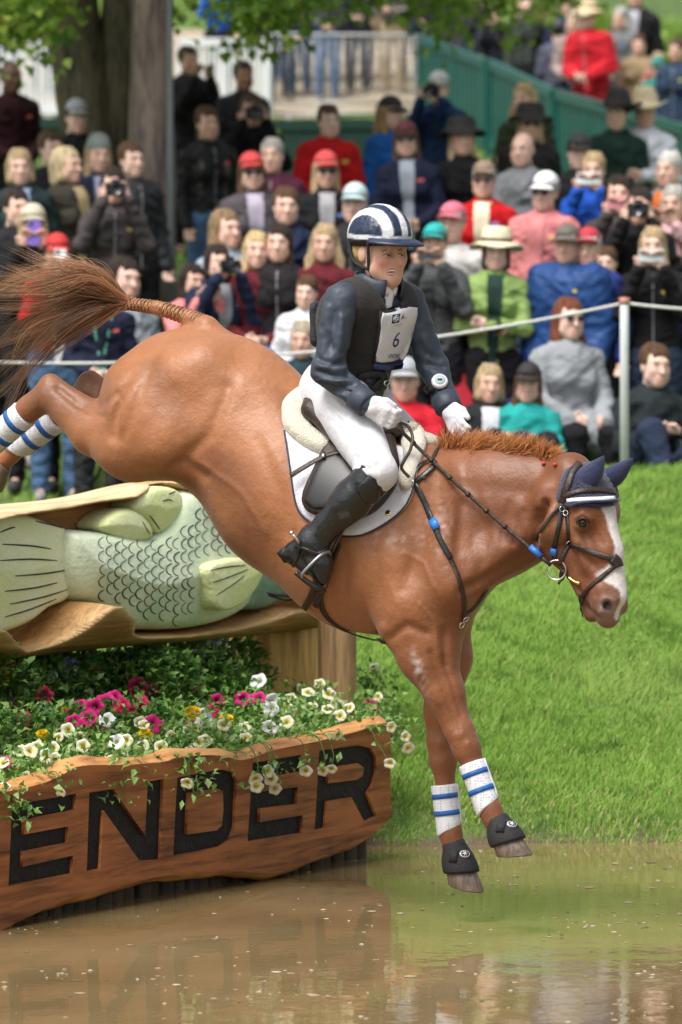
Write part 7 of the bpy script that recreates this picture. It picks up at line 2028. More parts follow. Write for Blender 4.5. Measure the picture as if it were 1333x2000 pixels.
    if hold:
        kind, hc_, hl = hold; hz = (j['har'] + j['hal']) / 2
        Mr = Matrix.Translation((p.x, d, gz - .004)) @ Matrix.Rotation(yw, 4, 'Z') @ Matrix.Diagonal((k, k, k, 1))
        q = Mr @ Vector(hz + np.array([0, -.012, .012 if kind == 'phone' else .0]))
        if kind in ('phone', 'phonewide'):
            o = add_obj('phone', acc(kind, lambda: MB().box((0, 0, 0), (.076, .009, .152) if kind == 'phone' else (.152, .009, .076)).mesh('phone', False)), M_SCREEN, None, hc_, q, (R(-8), 0, yw + rc.uniform(-.2, .2)), (k, k, k))
            add_obj('camera_bump', acc('bump' + kind, lambda: MB().lathe([(.014, .0), (.014, .004), (.0005, .004)], 12, Matrix.Rotation(R(90), 3, 'X'), (-.018, -.004, .055) if kind == 'phone' else (-.055, -.004, .018)).mesh('bump')), M_GLASS, o, None)
        else:
            o = add_obj('camera', acc('cam', lambda: MB().box((0, 0, 0), (.125, .05, .085)).box((0, 0, .052), (.055, .045, .028)).mesh('camera', False)), M_DARKP, None, None, q, (0, 0, yw), (k, k, k))
            add_obj('lens', acc('lens', lambda: MB().lathe([(.036, 0), (.040, .03), (.038, .10), (.041, .11), (.036, .112), (.030, .100), (.0005, .098)], 18, Matrix.Rotation(R(90), 3, 'X'), (0, -.02, 0)).mesh('lens')), M_GLASS, o, None)
        tag(o, hl, 'phone' if 'phone' in kind else 'camera')
    CROWD.append((root, p.x, d, label))
    return root
rc = random.Random(19)
BLK, NVY, GRY, DGR = (.012, .012, .014), (.016, .024, .055), (.16, .165, .17), (.045, .047, .05)
MAR, RED, BLU, PNK, TEAL = (.11, .016, .022), (.50, .012, .016), (.012, .085, .40), (.62, .20, .20), (.02, .30, .28)
JEAN, DJEAN, KHA = (.07, .13, .24), (.022, .032, .06), (.36, .28, .18)
BLO, BRN, DBR, GRH, AUB, STR = (.44, .32, .18), (.10, .05, .025), (.028, .016, .011), (.42, .40, .37), (.17, .05, .022), (.62, .50, .30)
C_ = crowd
# --- left block
C_(18, 150, 'front', (.028, .008, .012), BLK, None, 'bald man in dark maroon jacket with a strap across his chest', fem=False, skin=(.14, .075, .05), d=38.5)
C_(127, 228, 'down', BLK, DJEAN, ('short', DBR), 'person in grey cap and black jacket standing before the big trunk', fem=False, hat=('cap', (.34, .36, .40)))
C_(60, 325, 'down', (.018, .035, .035), BLK, ('bob', BLO), 'blonde bobbed woman in dark green jacket over a light blue shirt', inner=(.30, .36, .55))
C_(104, 290, 'down', (.015, .017, .02), BLK, ('short', BRN), 'brown-haired man in black peering out behind the blonde women', fem=False)
C_(142, 322, 'down', (.05, .045, .035), BLK, ('bob', STR), 'fair-haired woman with a tan scarf turned sideways', yaw=.9, inner=(.42, .33, .18))
C_(183, 302, 'down', NVY, (.50, .012, .016), ('long', BLO), 'person in grey knit beanie and navy jacket with red below', hat=('beanie', (.20, .23, .22)), inner=(.32, .34, .45))
C_(222, 362, 'camera', (.07, .06, .062), BLK, ('long', DBR), 'dark-haired woman in grey-brown jacket aiming a camera', hold=('camera', None, 'black camera held up by the woman in grey-brown jacket'))
C_(264, 312, 'down', (.022, .024, .028), BLK, ('short', BRN), 'tall man with short brown hair in a charcoal coat', fem=False, shell=True, bulk=.015)
C_(65, 440, 'phone', BLK, BLK, ('bob', BLO), 'person in beige cap and black jacket filming with a purple phone', hat=('cap', (.50, .46, .36)), hold=('phone', (.16, .10, .45), 'phone with purple-blue glow held below a beige cap'))  # phone back has a plain purple-blue colour
C_(112, 495, 'phone', RED, JEAN, ('short', BRN), 'person in red jacket with white sleeve stripes and blue jeans lifting a phone', hat=('cap', (.52, .03, .03)), hold=('phone', (.75, .75, .76), 'white phone held up by the person in red and white'), fem=False, h=1.06, inner=(.75, .75, .76), lan=None)
C_(20, 405, 'down', (.02, .02, .024), BLK, ('short', DBR), 'dark-clothed man at the end of the rope beside the beige cap', fem=False)
C_(220, 480, 'chair', (.34, .40, .44), BLK, ('long', DBR), 'brown-haired woman in pale blue-grey hoodie seated behind the tail', d=30.6)
C_(193, 560, 'front', (.018, .02, .045), (.03, .03, .034), ('short', BRN), 'person in navy sweatshirt with gold letters and a green lanyard', lan=(.12, .42, .30), fem=False, d=29.6, h=.9)
C_(356, 547, 'phone', PNK, KHA, ('long', DBR), 'dark-haired girl in pink sweatshirt with both hands raised to her head', d=30.3, h=.85)
C_(425, 512, 'camera', NVY, DJEAN, ('bob', DBR), 'woman in navy jacket with grey shirt pointing a black camera', inner=(.26, .27, .30), hold=('camera', None, 'black camera held by the woman in the navy jacket'))
C_(420, 240, 'down', BLK, JEAN, ('pony', BRN), 'woman in black rain jacket and blue jeans standing beside the pole', shell=True, straps=(.10, .095, .09))
C_(492, 215, 'camera', BLK, BLK, ('long', BRN), 'person all in black looking through a camera beside the barrier', hold=('camera', None, 'camera at the face of the person all in black'))
C_(476, 148, 'down', (.015, .015, .018), BLK, ('short', DBR), 'man in black half hidden behind the black-clad photographer', fem=False, skin=(.28, .15, .10))
C_(372, 118, 'phone', BLK, BLK, ('short', DBR), 'person in black reaching up beside the grey pole', fem=False, skin=(.40, .24, .17))
C_(515, 335, 'down', (.085, .075, .085), BLK, ('long', BRN), 'woman in red cap and grey jacket wearing headphones round her neck', hat=('cap', (.55, .05, .055)), shades=True, inner=(.45, .40, .50))
C_(551, 303, 'down', (.08, .02, .04), DJEAN, ('short', GRH), 'grey-haired older woman in a patterned plum top')
C_(626, 333, 'front', (.014, .014, .017), BLK, ('long', BLO), 'blonde woman in red cap and black jacket over a grey shirt', hat=('cap', (.55, .06, .06)), inner=(.36, .36, .38), shades=True)
C_(640, 236, 'front', RED, KHA, ('short', BRN), 'man in bright red jacket holding a black bag at his waist', fem=False, bulk=.02)
C_(557, 402, 'folded', NVY, DJEAN, ('short', BRN), 'bearded brown-haired man in navy jacket with red shoulders', fem=False)
C_(686, 398, 'down', (.025, .027, .03), BLK, ('short', GRH), 'man in pale teal cap and dark jacket behind the rider helmet', hat=('cap', (.46, .60, .62)), fem=False)
C_(493, 488, 'front', MAR, DJEAN, ('long', (.60, .44, .22)), 'long-haired blonde woman in maroon fleece jacket holding something at her waist')
C_(546, 474, 'down', (.02, .018, .02), BLK, ('long', DBR), 'smiling brunette woman in black between the two maroon jackets')
C_(630, 474, 'front', MAR, DJEAN, ('wavy', BLO), 'wavy-haired blonde woman in maroon jacket with a backpack strap', straps=(.06, .05, .07))
C_(468, 446, 'down', (.30, .36, .42), DJEAN, ('wavy', (.26, .17, .09)), 'light-brown-haired woman in pale blue behind the blonde in maroon', yaw=.6)
C_(520, 672, 'ground', (.66, .66, .70), DJEAN, ('short', BRN), 'child in white top with a blue and yellow cap behind the croup', d=28.85, hat=('cap', (.06, .12, .40)))
C_(592, 668, 'chair', (.022, .045, .055), DJEAN, ('short', (.42, .36, .27)), 'older woman with short fair hair seated in a dark teal jacket', d=29.1)
C_(590, 575, 'front', (.66, .66, .70), BLK, ('short', BRN), 'person bending in a white rain poncho behind the seated older woman', d=29.9, h=.9)
# --- centre and right
C_(770, 222, 'down', (.015, .10, .36), BLK, ('long', (.36, .22, .10)), 'long-haired woman in bright blue jacket and dark cap turned away', hat=('cap', (.02, .02, .025)), yaw=.7)
C_(858, 172, 'camera', (.014, .035, .10), DJEAN, ('short', GRH), 'man in white cap and navy-blue jacket holding a camera up', hat=('cap', (.55, .56, .60)), hold=('camera', None, 'camera at the face of the man in the white cap'), fem=False)
C_(815, 272, 'front', (.018, .022, .05), BLK, ('long', BRN), 'woman in dark cap and navy jacket with red lining over grey shirt', hat=('cap', (.10, .02, .03)), inner=(.34, .38, .44), shades=True)
C_(916, 270, 'front', BLK, BLK, ('long', BLO), 'long-haired blonde woman in black brimmed hat and black jacket', hat=('brim', (.012, .012, .012)))
C_(1046, 192, 'folded', (.04, .045, .025), BLK, ('wavy', (.52, .36, .18)), 'woman with long wavy blonde hair in an olive jacket')
C_(1022, 242, 'down', (.02, .02, .02), BLK, ('long', BLO), 'woman in black hat and sunglasses below the olive jacket', hat=('brim', (.014, .012, .012)), shades=True)
C_(1036, 292, 'folded', (.23, .24, .26), DJEAN, None, 'bald man in grey quarter-zip sweater', fem=False)
C_(940, 352, 'front', RED, BLK, ('short', GRH), 'woman in tan cap with red jacket over a cream top', hat=('cap', (.24, .17, .12)), inner=(.74, .68, .48), shades=True)
C_(1045, 375, 'down', (.60, .215, .22), DJEAN, ('short', GRH), 'man in white cap, sunglasses and salmon pink pullover', hat=('cap', (.80, .80, .82)), shades=True, fem=False, inner=(.60, .215, .22), bulk=.02)
C_(1121, 297, 'down', (.018, .018, .022), BLK, ('short', DBR), 'man in black cap and black jacket beside the blue sweatshirt', hat=('cap', (.03, .03, .034)), fem=False)
C_(1160, 332, 'phone', (.015, .08, .42), DJEAN, ('pony', BLO), 'woman in royal blue sweatshirt raising a pale phone', hold=('phonewide', (.66, .70, .70), 'pale phone held sideways by the woman in royal blue'))
C_(1195, 222, 'down', (.018, .040, .034), BLK, ('short', DBR), 'man in black cowboy hat and dark green jacket', hat=('cowboy', (.016, .017, .02)), fem=False)
C_(1268, 218, 'folded', (.70, .72, .80), KHA, ('short', GRH), 'man in straw cowboy hat and white shirt with dark waistcoat, arms folded', hat=('cowboy', (.66, .56, .36)), fem=False)
C_(1208, 378, 'phone', (.06, .052, .05), BLK, ('long', DBR), 'long dark-haired woman in grey jacket filming with a pink phone', hold=('phonewide', (.66, .22, .28), 'pink phone held up by the dark-haired woman'))
C_(1250, 402, 'camera', BLK, BLK, ('short', DBR), 'photographer in black crouched behind a large lens', hold=('camera', None, 'large-lens camera of the photographer in black'), fem=False)
C_(1312, 330, 'front', (.22, .23, .25), DJEAN, ('short', (.62, .60, .57)), 'white-haired woman in grey jacket with orange scarf', inner=(.62, .14, .02))
C_(1328, 398, 'phone', (.58, .36, .38), DJEAN, ('bob', GRH), 'person in pale pink sweater at the end of the row')
C_(1276, 480, 'phone', (.013, .013, .015), DJEAN, ('long', BLO), 'blonde woman in black zip jacket and jeans holding a silver phone sideways', hold=('phonewide', (.55, .60, .62), 'silver phone held sideways by the blonde in black'))
C_(1110, 478, 'down', (.014, .055, .19), DJEAN, ('short', GRH), 'man in camouflage cap wearing a wide blue rain poncho', hat=('cap', (.13, .11, .09)), fem=False, coat=True, bulk=.06, shell=True)
C_(1166, 484, 'down', (.02, .035, .16), BLK, ('short', (.60, .58, .55)), 'white-haired woman in red cap and blue jacket behind the poncho', hat=('cap', (.45, .03, .05)))
C_(950, 492, 'folded', (.25, .37, .12), BLK, ('bob', BRN), 'woman in straw sun hat and lime green cardigan with folded arms', hat=('straw', (.72, .64, .44)), inner=(.02, .045, .035))
C_(850, 476, 'phone', (.07, .075, .08), BLK, ('short', BRN), 'person in bright teal cap and grey jacket photographing with both hands', hat=('cap', (.01, .36, .34)), hold=('phonewide', (.04, .04, .045), 'dark phone held under the teal cap'))
C_(862, 436, 'down', (.55, .53, .52), BLK, ('short', GRH), 'person in pink cap and off-white jacket behind the teal cap', hat=('cap', (.60, .14, .20)))
C_(1100, 622, 'chair', (.27, .29, .31), BLK, ('long', AUB), 'auburn-haired woman in long grey coat seated on a blue camp chair', shades=True, coat=True, d=29.15, yaw=.35)
C_(1020, 752, 'ground', TEAL, (.02, .02, .024), ('long', BRN), 'girl in black cap and teal jacket sitting on the grass hugging her knees', hat=('cap', (.018, .016, .018)), d=28.75, yaw=-.1)
C_(944, 748, 'ground', (.016, .018, .02), DJEAN, ('bob', BLO), 'blonde woman in black jacket with white collar sitting on the grass', d=28.8, inner=(.62, .62, .66), yaw=.1)
C_(1262, 712, 'ground', (.018, .024, .026), DJEAN, ('short', BRN), 'short-haired woman in dark jacket and jeans sitting on the grass by the post', d=28.7, yaw=.35)
C_(790, 742, 'ground', (.55, .02, .035), BLK, ('short', GRH), 'person in red jacket and grey cap sitting behind the rider arm', hat=('cap', (.36, .38, .42)), d=28.8)
C_(1190, 560, 'down', (.022, .022, .026), DJEAN, ('short', BRN), 'man in black standing half hidden between poncho and black zip jacket', fem=False, d=31.0, h=.86)
# --- beyond the barriers
BK = 'spectators standing beyond the barriers'
for (x, y, ps, top_, bot_, hr, lb, kw) in [
    (585, -2, 'front', (.18, .13, .12), JEAN, ('short', BRN), 'person in brown top and jeans leaning at the end of the steel barrier', {}),
    (640, -28, 'front', (.07, .07, .09), JEAN, ('short', DBR), 'person in grey-blue top and jeans behind the steel barrier', {}),
    (700, -20, 'front', (.022, .024, .06), (.03, .03, .04), ('short', BRN), 'person in navy sweatshirt and dark trousers behind the steel barrier', {}),
    (768, -30, 'folded', (.17, .16, .155), KHA, ('short', BRN), 'person in grey sweatshirt and khaki trousers leaning on the steel barrier', {}),
    (430, 42, 'phone', (.015, .10, .46), BLK, ('short', BRN), 'person in bright blue jacket behind the white fence panel', {}),
    (545, 15, 'down', (.02, .022, .028), DJEAN, ('short', BRN), 'person in black and dark jeans between white fence and steel barrier', {}),
    (838, -2, 'front', (.02, .02, .024), DJEAN, ('short', BRN), 'person in black at the start of the green fence', {}),
    (905, -5, 'down', (.05, .05, .06), DJEAN, ('bob', BRN), 'person in pink hat and dark coat behind the green fence', {'hat': ('cap', (.62, .25, .34))}),
    (875, 55, 'camera', (.02, .02, .025), BLK, ('short', DBR), 'photographer in black leaning over the green fence', {}),
    (972, 28, 'phone', (.03, .033, .05), DJEAN, ('short', BRN), 'man in dark blue jacket looking down at his phone behind the green fence', {}),
    (1030, 8, 'down', (.04, .05, .04), BLK, ('short', BRN), 'person in dark green coat behind the green fence', {}),
    (1086, 62, 'down', (.085, .088, .125), BLK, ('short', DBR), 'person in slate blue hooded jacket with back turned', {'yaw': 2.9, 'hat': ('beanie', (.085, .088, .125))}),
    (1128, 42, 'front', (.33, .26, .24), DJEAN, ('bob', GRH), 'woman in beige-pink top beside the man in red', {}),
    (1165, 32, 'front', (.50, .018, .03), (.28, .015, .02), ('short', GRH), 'man in bright red hooded jacket and straw hat at the green fence', {'hat': ('straw', (.62, .48, .30)), 'bulk': .02}),
    (1236, -10, 'down', (.015, .015, .017), (.16, .20, .24), ('short', BRN), 'person in black waistcoat and grey shorts walking on the hill', {'inner': (.35, .36, .4)}),
    (1322, 98, 'down', (.03, .055, .10), DJEAN, ('short', BRN), 'person in navy jacket at the far end of the green fence', {}),
    (1280, 165, 'down', (.03, .20, .17), BLK, ('short', GRH), 'person in teal cap low behind the far end of the green fence', {'hat': ('cap', (.02, .22, .2)), 'h': .8}),
    (12, 40, 'down', (.45, .03, .04), BLK, ('short', BRN), 'person in red jacket beyond the white fence at the edge', {}),
    (85, 48, 'down', (.02, .022, .03), BLK, ('short', DBR), 'person in dark jacket behind the leaves and white fence', {})]:
    dd = float(np.interp(x, [0, 820, 1333], [57.0, 56.5, 46.5])) + rc.uniform(0, .8)
    if lb.startswith('person in black waistcoat'): dd = 51.5
    C_(x, y, ps, top_, bot_, hr, lb, d=dd, fem=rc.random() < .4, **kw)

# more people packed behind the barriers
NAMES = {'white': (.6, .6, .62), 'olive': (.09, .09, .04), 'purple': (.12, .04, .18), 'rust': (.30, .09, .03), 'mint': (.30, .48, .38), 'denim': (.07, .13, .24), 'black': BLK, 'burgundy': (.12, .015, .03), 'mustard': (.40, .26, .03), 'grey': GRY, 'navy': NVY, 'coral': (.55, .16, .12), 'tan': (.34, .25, .15), 'sky-blue': (.20, .36, .55)}
for i, (cn, x, y) in enumerate([('white', 560, -20), ('olive', 612, -14), ('purple', 668, -6), ('rust', 735, -12), ('mint', 800, -16), ('denim', 860, 12), ('black', 935, 18), ('burgundy', 1000, 30), ('mustard', 1058, 30), ('grey', 1200, 36), ('navy', 1110, 12), ('coral', 1295, 128), ('tan', 1250, 88), ('sky-blue', 500, 10)]):
    wh = 'steel barrier' if 540 < x < 820 else ('white fence panel' if x <= 540 else 'green fence')
    C_(x, y, ('down', 'front', 'folded', 'phone')[i % 4], NAMES[cn], (JEAN, DJEAN, BLK, KHA)[i % 4], (('short', 'bob', 'long', 'short')[i % 4], (BRN, BLO, DBR, GRH)[(i * 3) % 4]), 'person in %s top in the second row behind the %s' % (cn, wh), d=float(np.interp(x, [0, 820, 1333], [58.6, 58.0, 48.6])), fem=i % 2 == 0)
# ------------------------------------------------------------------ rope, barriers, trees, chairs
# rope and post on the crest of the bank
pd = 27.25
pp_ = WP(1220, 890, pd); zt = CAMZ + (HZ - 583) * pd / FPX; pz = float(ground_z(pp_.x, pd))
post = empty('rope_post', (pp_.x, pd, pz)); tag(post, 'white plastic rope post on the grass crest', 'post')
M_PVC = mat('white_pvc', (.70, .73, .75), .35, .06)
MB().lathe([(.024, pz - .15), (.024, zt - .01), (.020, zt), (.001, zt + .001)], 16, None, (pp_.x, pd, 0)).build('pole', M_PVC, post)
MB().lathe([(.027, zt - .03), (.029, zt - .02), (.029, zt + .004), (.001, zt + .008)], 16, None, (pp_.x, pd, 0)).build('cap', mat('red_cap', (.45, .20, .16), .5), post)
def sagline(a, b, sag, n=30): return [a.lerp(b, i / n) - Vector((0, 0, sag * 4 * (i / n) * (1 - i / n))) for i in range(n + 1)]
rope = MB().tube(sagline(WP(1222, 592, pd), WP(1520, 604, pd), .02), .0085, 6).tube(sagline(WP(-300, 690, pd + .3), WP(1220, 592, pd), .16, 50), .0085, 6).build('rope', mat('white_rope', (.62, .62, .60), .7, .15, 60, .4, 120), None, (pp_.x, pd, zt - .03))
tag(rope, 'thin white rope strung along the front of the crowd', 'rope')
# rope runs to a second post beyond the left of the frame
p2 = WP(-300, 690, pd + .3); z2 = float(ground_z(p2.x, pd + .3))
o = MB().lathe([(.024, z2 - .15), (.024, p2.z + .05), (.001, p2.z + .055)], 16, None, (p2.x, pd + .3, 0)).build('rope_post', M_PVC, None, (p2.x, pd + .3, z2)); tag(o, 'white rope post at the other end of the rope', 'post')
p3 = WP(1520, 604, pd); z3 = float(ground_z(p3.x, pd))
o = MB().lathe([(.024, z3 - .15), (.024, p3.z + .05), (.001, p3.z + .055)], 16, None, (p3.x, pd, 0)).build('rope_post', M_PVC, None, (p3.x, pd, z3)); tag(o, 'white rope post standing beyond the seated short-haired woman', 'post')

# plastic fence panels and the steel barrier
def panel(p0, d0, p1, d1, hgt, col, nm, label, cat, grp, nslat=16, foot=True, fill=.62):
    a = WP(p0, 300, d0); b = WP(p1, 300, d1); a.z = float(ground_z(a.x, a.y)); b.z = float(ground_z(b.x, b.y)); u = b - a; L = math.hypot(u.x, u.y); ang = math.atan2(u.y, u.x); sl = u.z / L
    root = empty(nm, (a.x, a.y, a.z)); tag(root, label, cat, grp); m = mat('fence_plastic_' + grp.split()[0], col, .45, .08, 4, .1, 20)
    def at(s, z, off=0): return Vector((a.x + u.x * s - math.sin(ang) * off, a.y + u.y * s + math.cos(ang) * off, a.z + u.z * s + z))
    def bar(s0, z0, s1, z1, w, dep, nme):
        A, B = at(s0, z0), at(s1, z1); n = Vector((-math.sin(ang), math.cos(ang), 0)); t = (B - A).normalized(); q = t.cross(n).normalized()
        V = []
        for P in (A, B):
            for (i, k) in ((-1, -1), (1, -1), (1, 1), (-1, 1)): V.append(P + q * (i * w / 2) + n * (k * dep / 2))
        MB().add(V, [(0, 1, 2, 3), (7, 6, 5, 4), (0, 4, 5, 1), (1, 5, 6, 2), (2, 6, 7, 3), (3, 7, 4, 0)]).build(nme, m, root, smooth=False)
    bar(0, hgt - .04, 1, hgt - .04, .09, .07, 'top_rail'); bar(0, .14, 1, .14, .11, .06, 'bottom_rail')
    bar(.012, .02, .012, hgt - .08, .08, .062, 'end_post'); bar(.988, .02, .988, hgt - .08, .08, .062, 'end_post')
    bar(.5, .19, .5, hgt - .085, .06, .05, 'middle_post')
    for i in range(nslat):
        s = .05 + .90 * (i + .5) / nslat
        if abs(s - .5) < .02: continue
        bar(s, .19, s, hgt - .085, L * .9 / nslat * fill, .028, 'slat')
    if foot:
        for s in (.12, .88): bar(s - .03, .03, s + .03, .03, .05, .50, 'foot')
GP = [(818, 54.5), (955, 51.6), (1085, 49.0), (1215, 46.6), (1345, 44.4)]
GL = ('joined to the steel barrier', 'above the long wavy-haired blonde woman', 'in front of the man in bright red jacket', 'behind the two men in cowboy hats')
for i in range(4): panel(GP[i][0] + 3, GP[i][1], GP[i + 1][0] - 3, GP[i + 1][1], .98, (.004, .085, .068), 'fence_panel', 'dark green plastic fence panel ' + GL[i], 'fence', 'green fence panels on the slope', 14)
panel(-90, 55.2, 130, 55.0, .92, (.66, .68, .70), 'fence_panel', 'white plastic fence panel behind the hanging leaves and big trunk', 'fence', 'white fence panels on the slope', 16)
panel(352, 54.8, 525, 54.6, .92, (.66, .68, .70), 'fence_panel', 'white plastic fence panel between the grey pole and the steel barrier', 'fence', 'white fence panels on the slope', 16)
for (q0, q1, lb) in ((-60, 190, 'dark green mesh windbreak on the slope left of the big trunk'), (195, 420, 'dark green mesh windbreak behind the trunks and the grey pole'), (425, 640, 'dark green mesh windbreak below the steel barrier'), (645, 850, 'dark green mesh windbreak where steel barrier and green fence meet')):
    panel(q0, 46.3, q1, 46.2, .74, (.006, .035, .026), 'windbreak', lb, 'fence', 'mesh windbreaks on the slope', 7, fill=.985)
def barrier():
    d0 = 54.7; a = WP(532, 300, d0); b = WP(812, 300, d0); a.z = float(ground_z(a.x, d0)); b.z = float(ground_z(b.x, d0)); root = empty('crowd_barrier', (a.x, d0, a.z)); tag(root, 'galvanised steel crowd barrier with upright bars between white and green fences', 'barrier')
    m = mat('galvanised_steel', (.42, .43, .44), .38, .1, 10, metal=.6); h = .96; r = .018
    A, B = a + Vector((0, 0, .12)), b + Vector((0, 0, .12)); C, D = a + Vector((0, 0, h)), b + Vector((0, 0, h))
    e = Vector((.07, 0, 0)); k = Vector((0, 0, .07))
    MB().tube(catmull3([A, C - k, C - k * .3 + e * .3, C + e, D - e, D - e * .3 - k * .3, D - k, B], 5), r, 8).build('frame', m, root); MB().tube([A, B], r, 8).build('bottom_rail', m, root)
    MB().tube([A + Vector((0, 0, .12)), B + Vector((0, 0, .12))], .012, 6).build('lower_rail', m, root)
    n = 18
    for i in range(1, n): p = A.lerp(B, i / n); MB().tube([p, Vector((p.x, p.y, C.z))], .0062, 6).build('bar', m, root)
    for s in (.12, .88): p = A.lerp(B, s); MB().tube([p + Vector((0, -.32, -.11)), p, p + Vector((0, .32, -.11))], .015, 6).build('foot', m, root)
barrier()

# camp chairs
def camp_chair(px, py_seat, d, col, label, yaw=0.0):
    p = WP(px, py_seat, d); g = float(ground_z(p.x, d)); root = empty('camp_chair', (p.x, d, g), yaw); tag(root, label, 'chair')
    m = mat('canvas_' + label.split()[0], col, .8, .12, 12, .4, 60); mf = mat('chair_frame', (.10, .10, .11), .4, .1, 10, metal=.5)
    def put(mb, nm, mm): o = bpy.data.objects.new(nm, mb.mesh(nm)); o.data.materials.append(mm); COL.objects.link(o); o.parent = root; return o
    def cloth(pts, nm):
        mb = MB(); mb.add(pts, [(0, 1, 4, 3), (1, 2, 5, 4), (3, 4, 7, 6), (4, 5, 8, 7)]); o = put(mb, nm, m); md = o.modifiers.new('t', 'SOLIDIFY'); md.thickness = .008; sb = o.modifiers.new('s', 'SUBSURF'); sb.levels = sb.render_levels = 2
    cloth([(-.27, -.24, .44), (0, -.24, .42), (.27, -.24, .44), (-.27, 0, .42), (0, 0, .37), (.27, 0, .42), (-.26, .22, .42), (0, .22, .38), (.26, .22, .42)], 'seat')
    cloth([(-.27, .22, .46), (0, .25, .44), (.27, .22, .46), (-.28, .27, .68), (0, .32, .68), (.28, .27, .68), (-.29, .33, .90), (0, .36, .88), (.29, .33, .90)], 'backrest')
    for s in (1, -1):
        put(MB().tube([(.29 * s, -.27, .01), (.27 * s, .25, .46)], .010, 8), 'leg', mf); put(MB().tube([(.29 * s, .30, .01), (.28 * s, -.25, .46), (.28 * s, -.25, .62)], .010, 8), 'leg', mf)
        put(MB().tube([(.27 * s, .24, .44), (.295 * s, .34, .91)], .010, 8), 'back_post', mf); put(MB().box((.29 * s, -.01, .63), (.055, .50, .018)), 'armrest', m)
    put(MB().tube([(-.29, -.27, .02), (.27, -.26, .42)], .009, 8), 'cross_bar', mf); put(MB().tube([(.29, -.27, .02), (-.27, -.26, .42)], .009, 8), 'cross_bar', mf)
camp_chair(968, 770, 29.9, (.42, .015, .03), 'red canvas camp chair standing empty behind the seated blonde', .3)
camp_chair(1105, 850, 30.0, (.03, .045, .20), 'blue canvas camp chair under the woman in the grey coat', .35)
camp_chair(406, 520, 31.2, (.20, .02, .035), 'maroon canvas camp chair near the pole', -.3)
camp_chair(290, 640, 30.4, (.17, .20, .16), 'sage canvas camp chair behind the woman in blue-grey', .5)
camp_chair(858, 760, 30.1, (.20, .17, .17), 'grey-brown canvas camp chair below the teal cap', .2)

# trees: a forked trunk with hanging branches, a straight grey trunk and a metal pole
def bark(name, c1, c2, sx): return wood_material(name, c1, c2, 9, (sx, sx, .7), .85, .9, 1.2)
M_BARK = bark('furrowed_bark', (.008, .008, .006), (.105, .090, .055), 5); M_BARK2 = bark('grey_plated_bark', (.045, .034, .030), (.24, .19, .165), 6)
def limb(mb, pts, rads, n=14, seed=0):
    P = catmull3(pts, 8); k = len(P); rr = np.interp(np.linspace(0, 1, k), np.linspace(0, 1, len(rads)), rads); base = len(mb.v); mb.tube(P, list(rr), n)
    for i in range(base, len(mb.v)):
        x, y, z = mb.v[i]; c = P[(i - base) // n]; f = 1 + .09 * math.sin(((i - base) % n) * 2.7 + seed) + .06 * math.sin(z * 5 + ((i - base) % n) * 1.3); mb.v[i] = (c.x + (x - c.x) * f, c.y + (y - c.y) * f, z)
def foliage(mb_pts, n, rs, size, cols, jit):
    P = mb_pts[rs.randint(len(mb_pts), size=n)] + rs.normal(size=(n, 3)) * jit; D = rs.normal(size=(n, 3)) + [0, -.2, -.6]; return leaf_cloud(P, D, size, rs, cols, .85, .15)
M_TLEAF = two_sided('tree_leaf', .40, .5)
LGR = [(.17, .31, .035), (.24, .38, .05), (.32, .44, .07), (.11, .23, .03)]
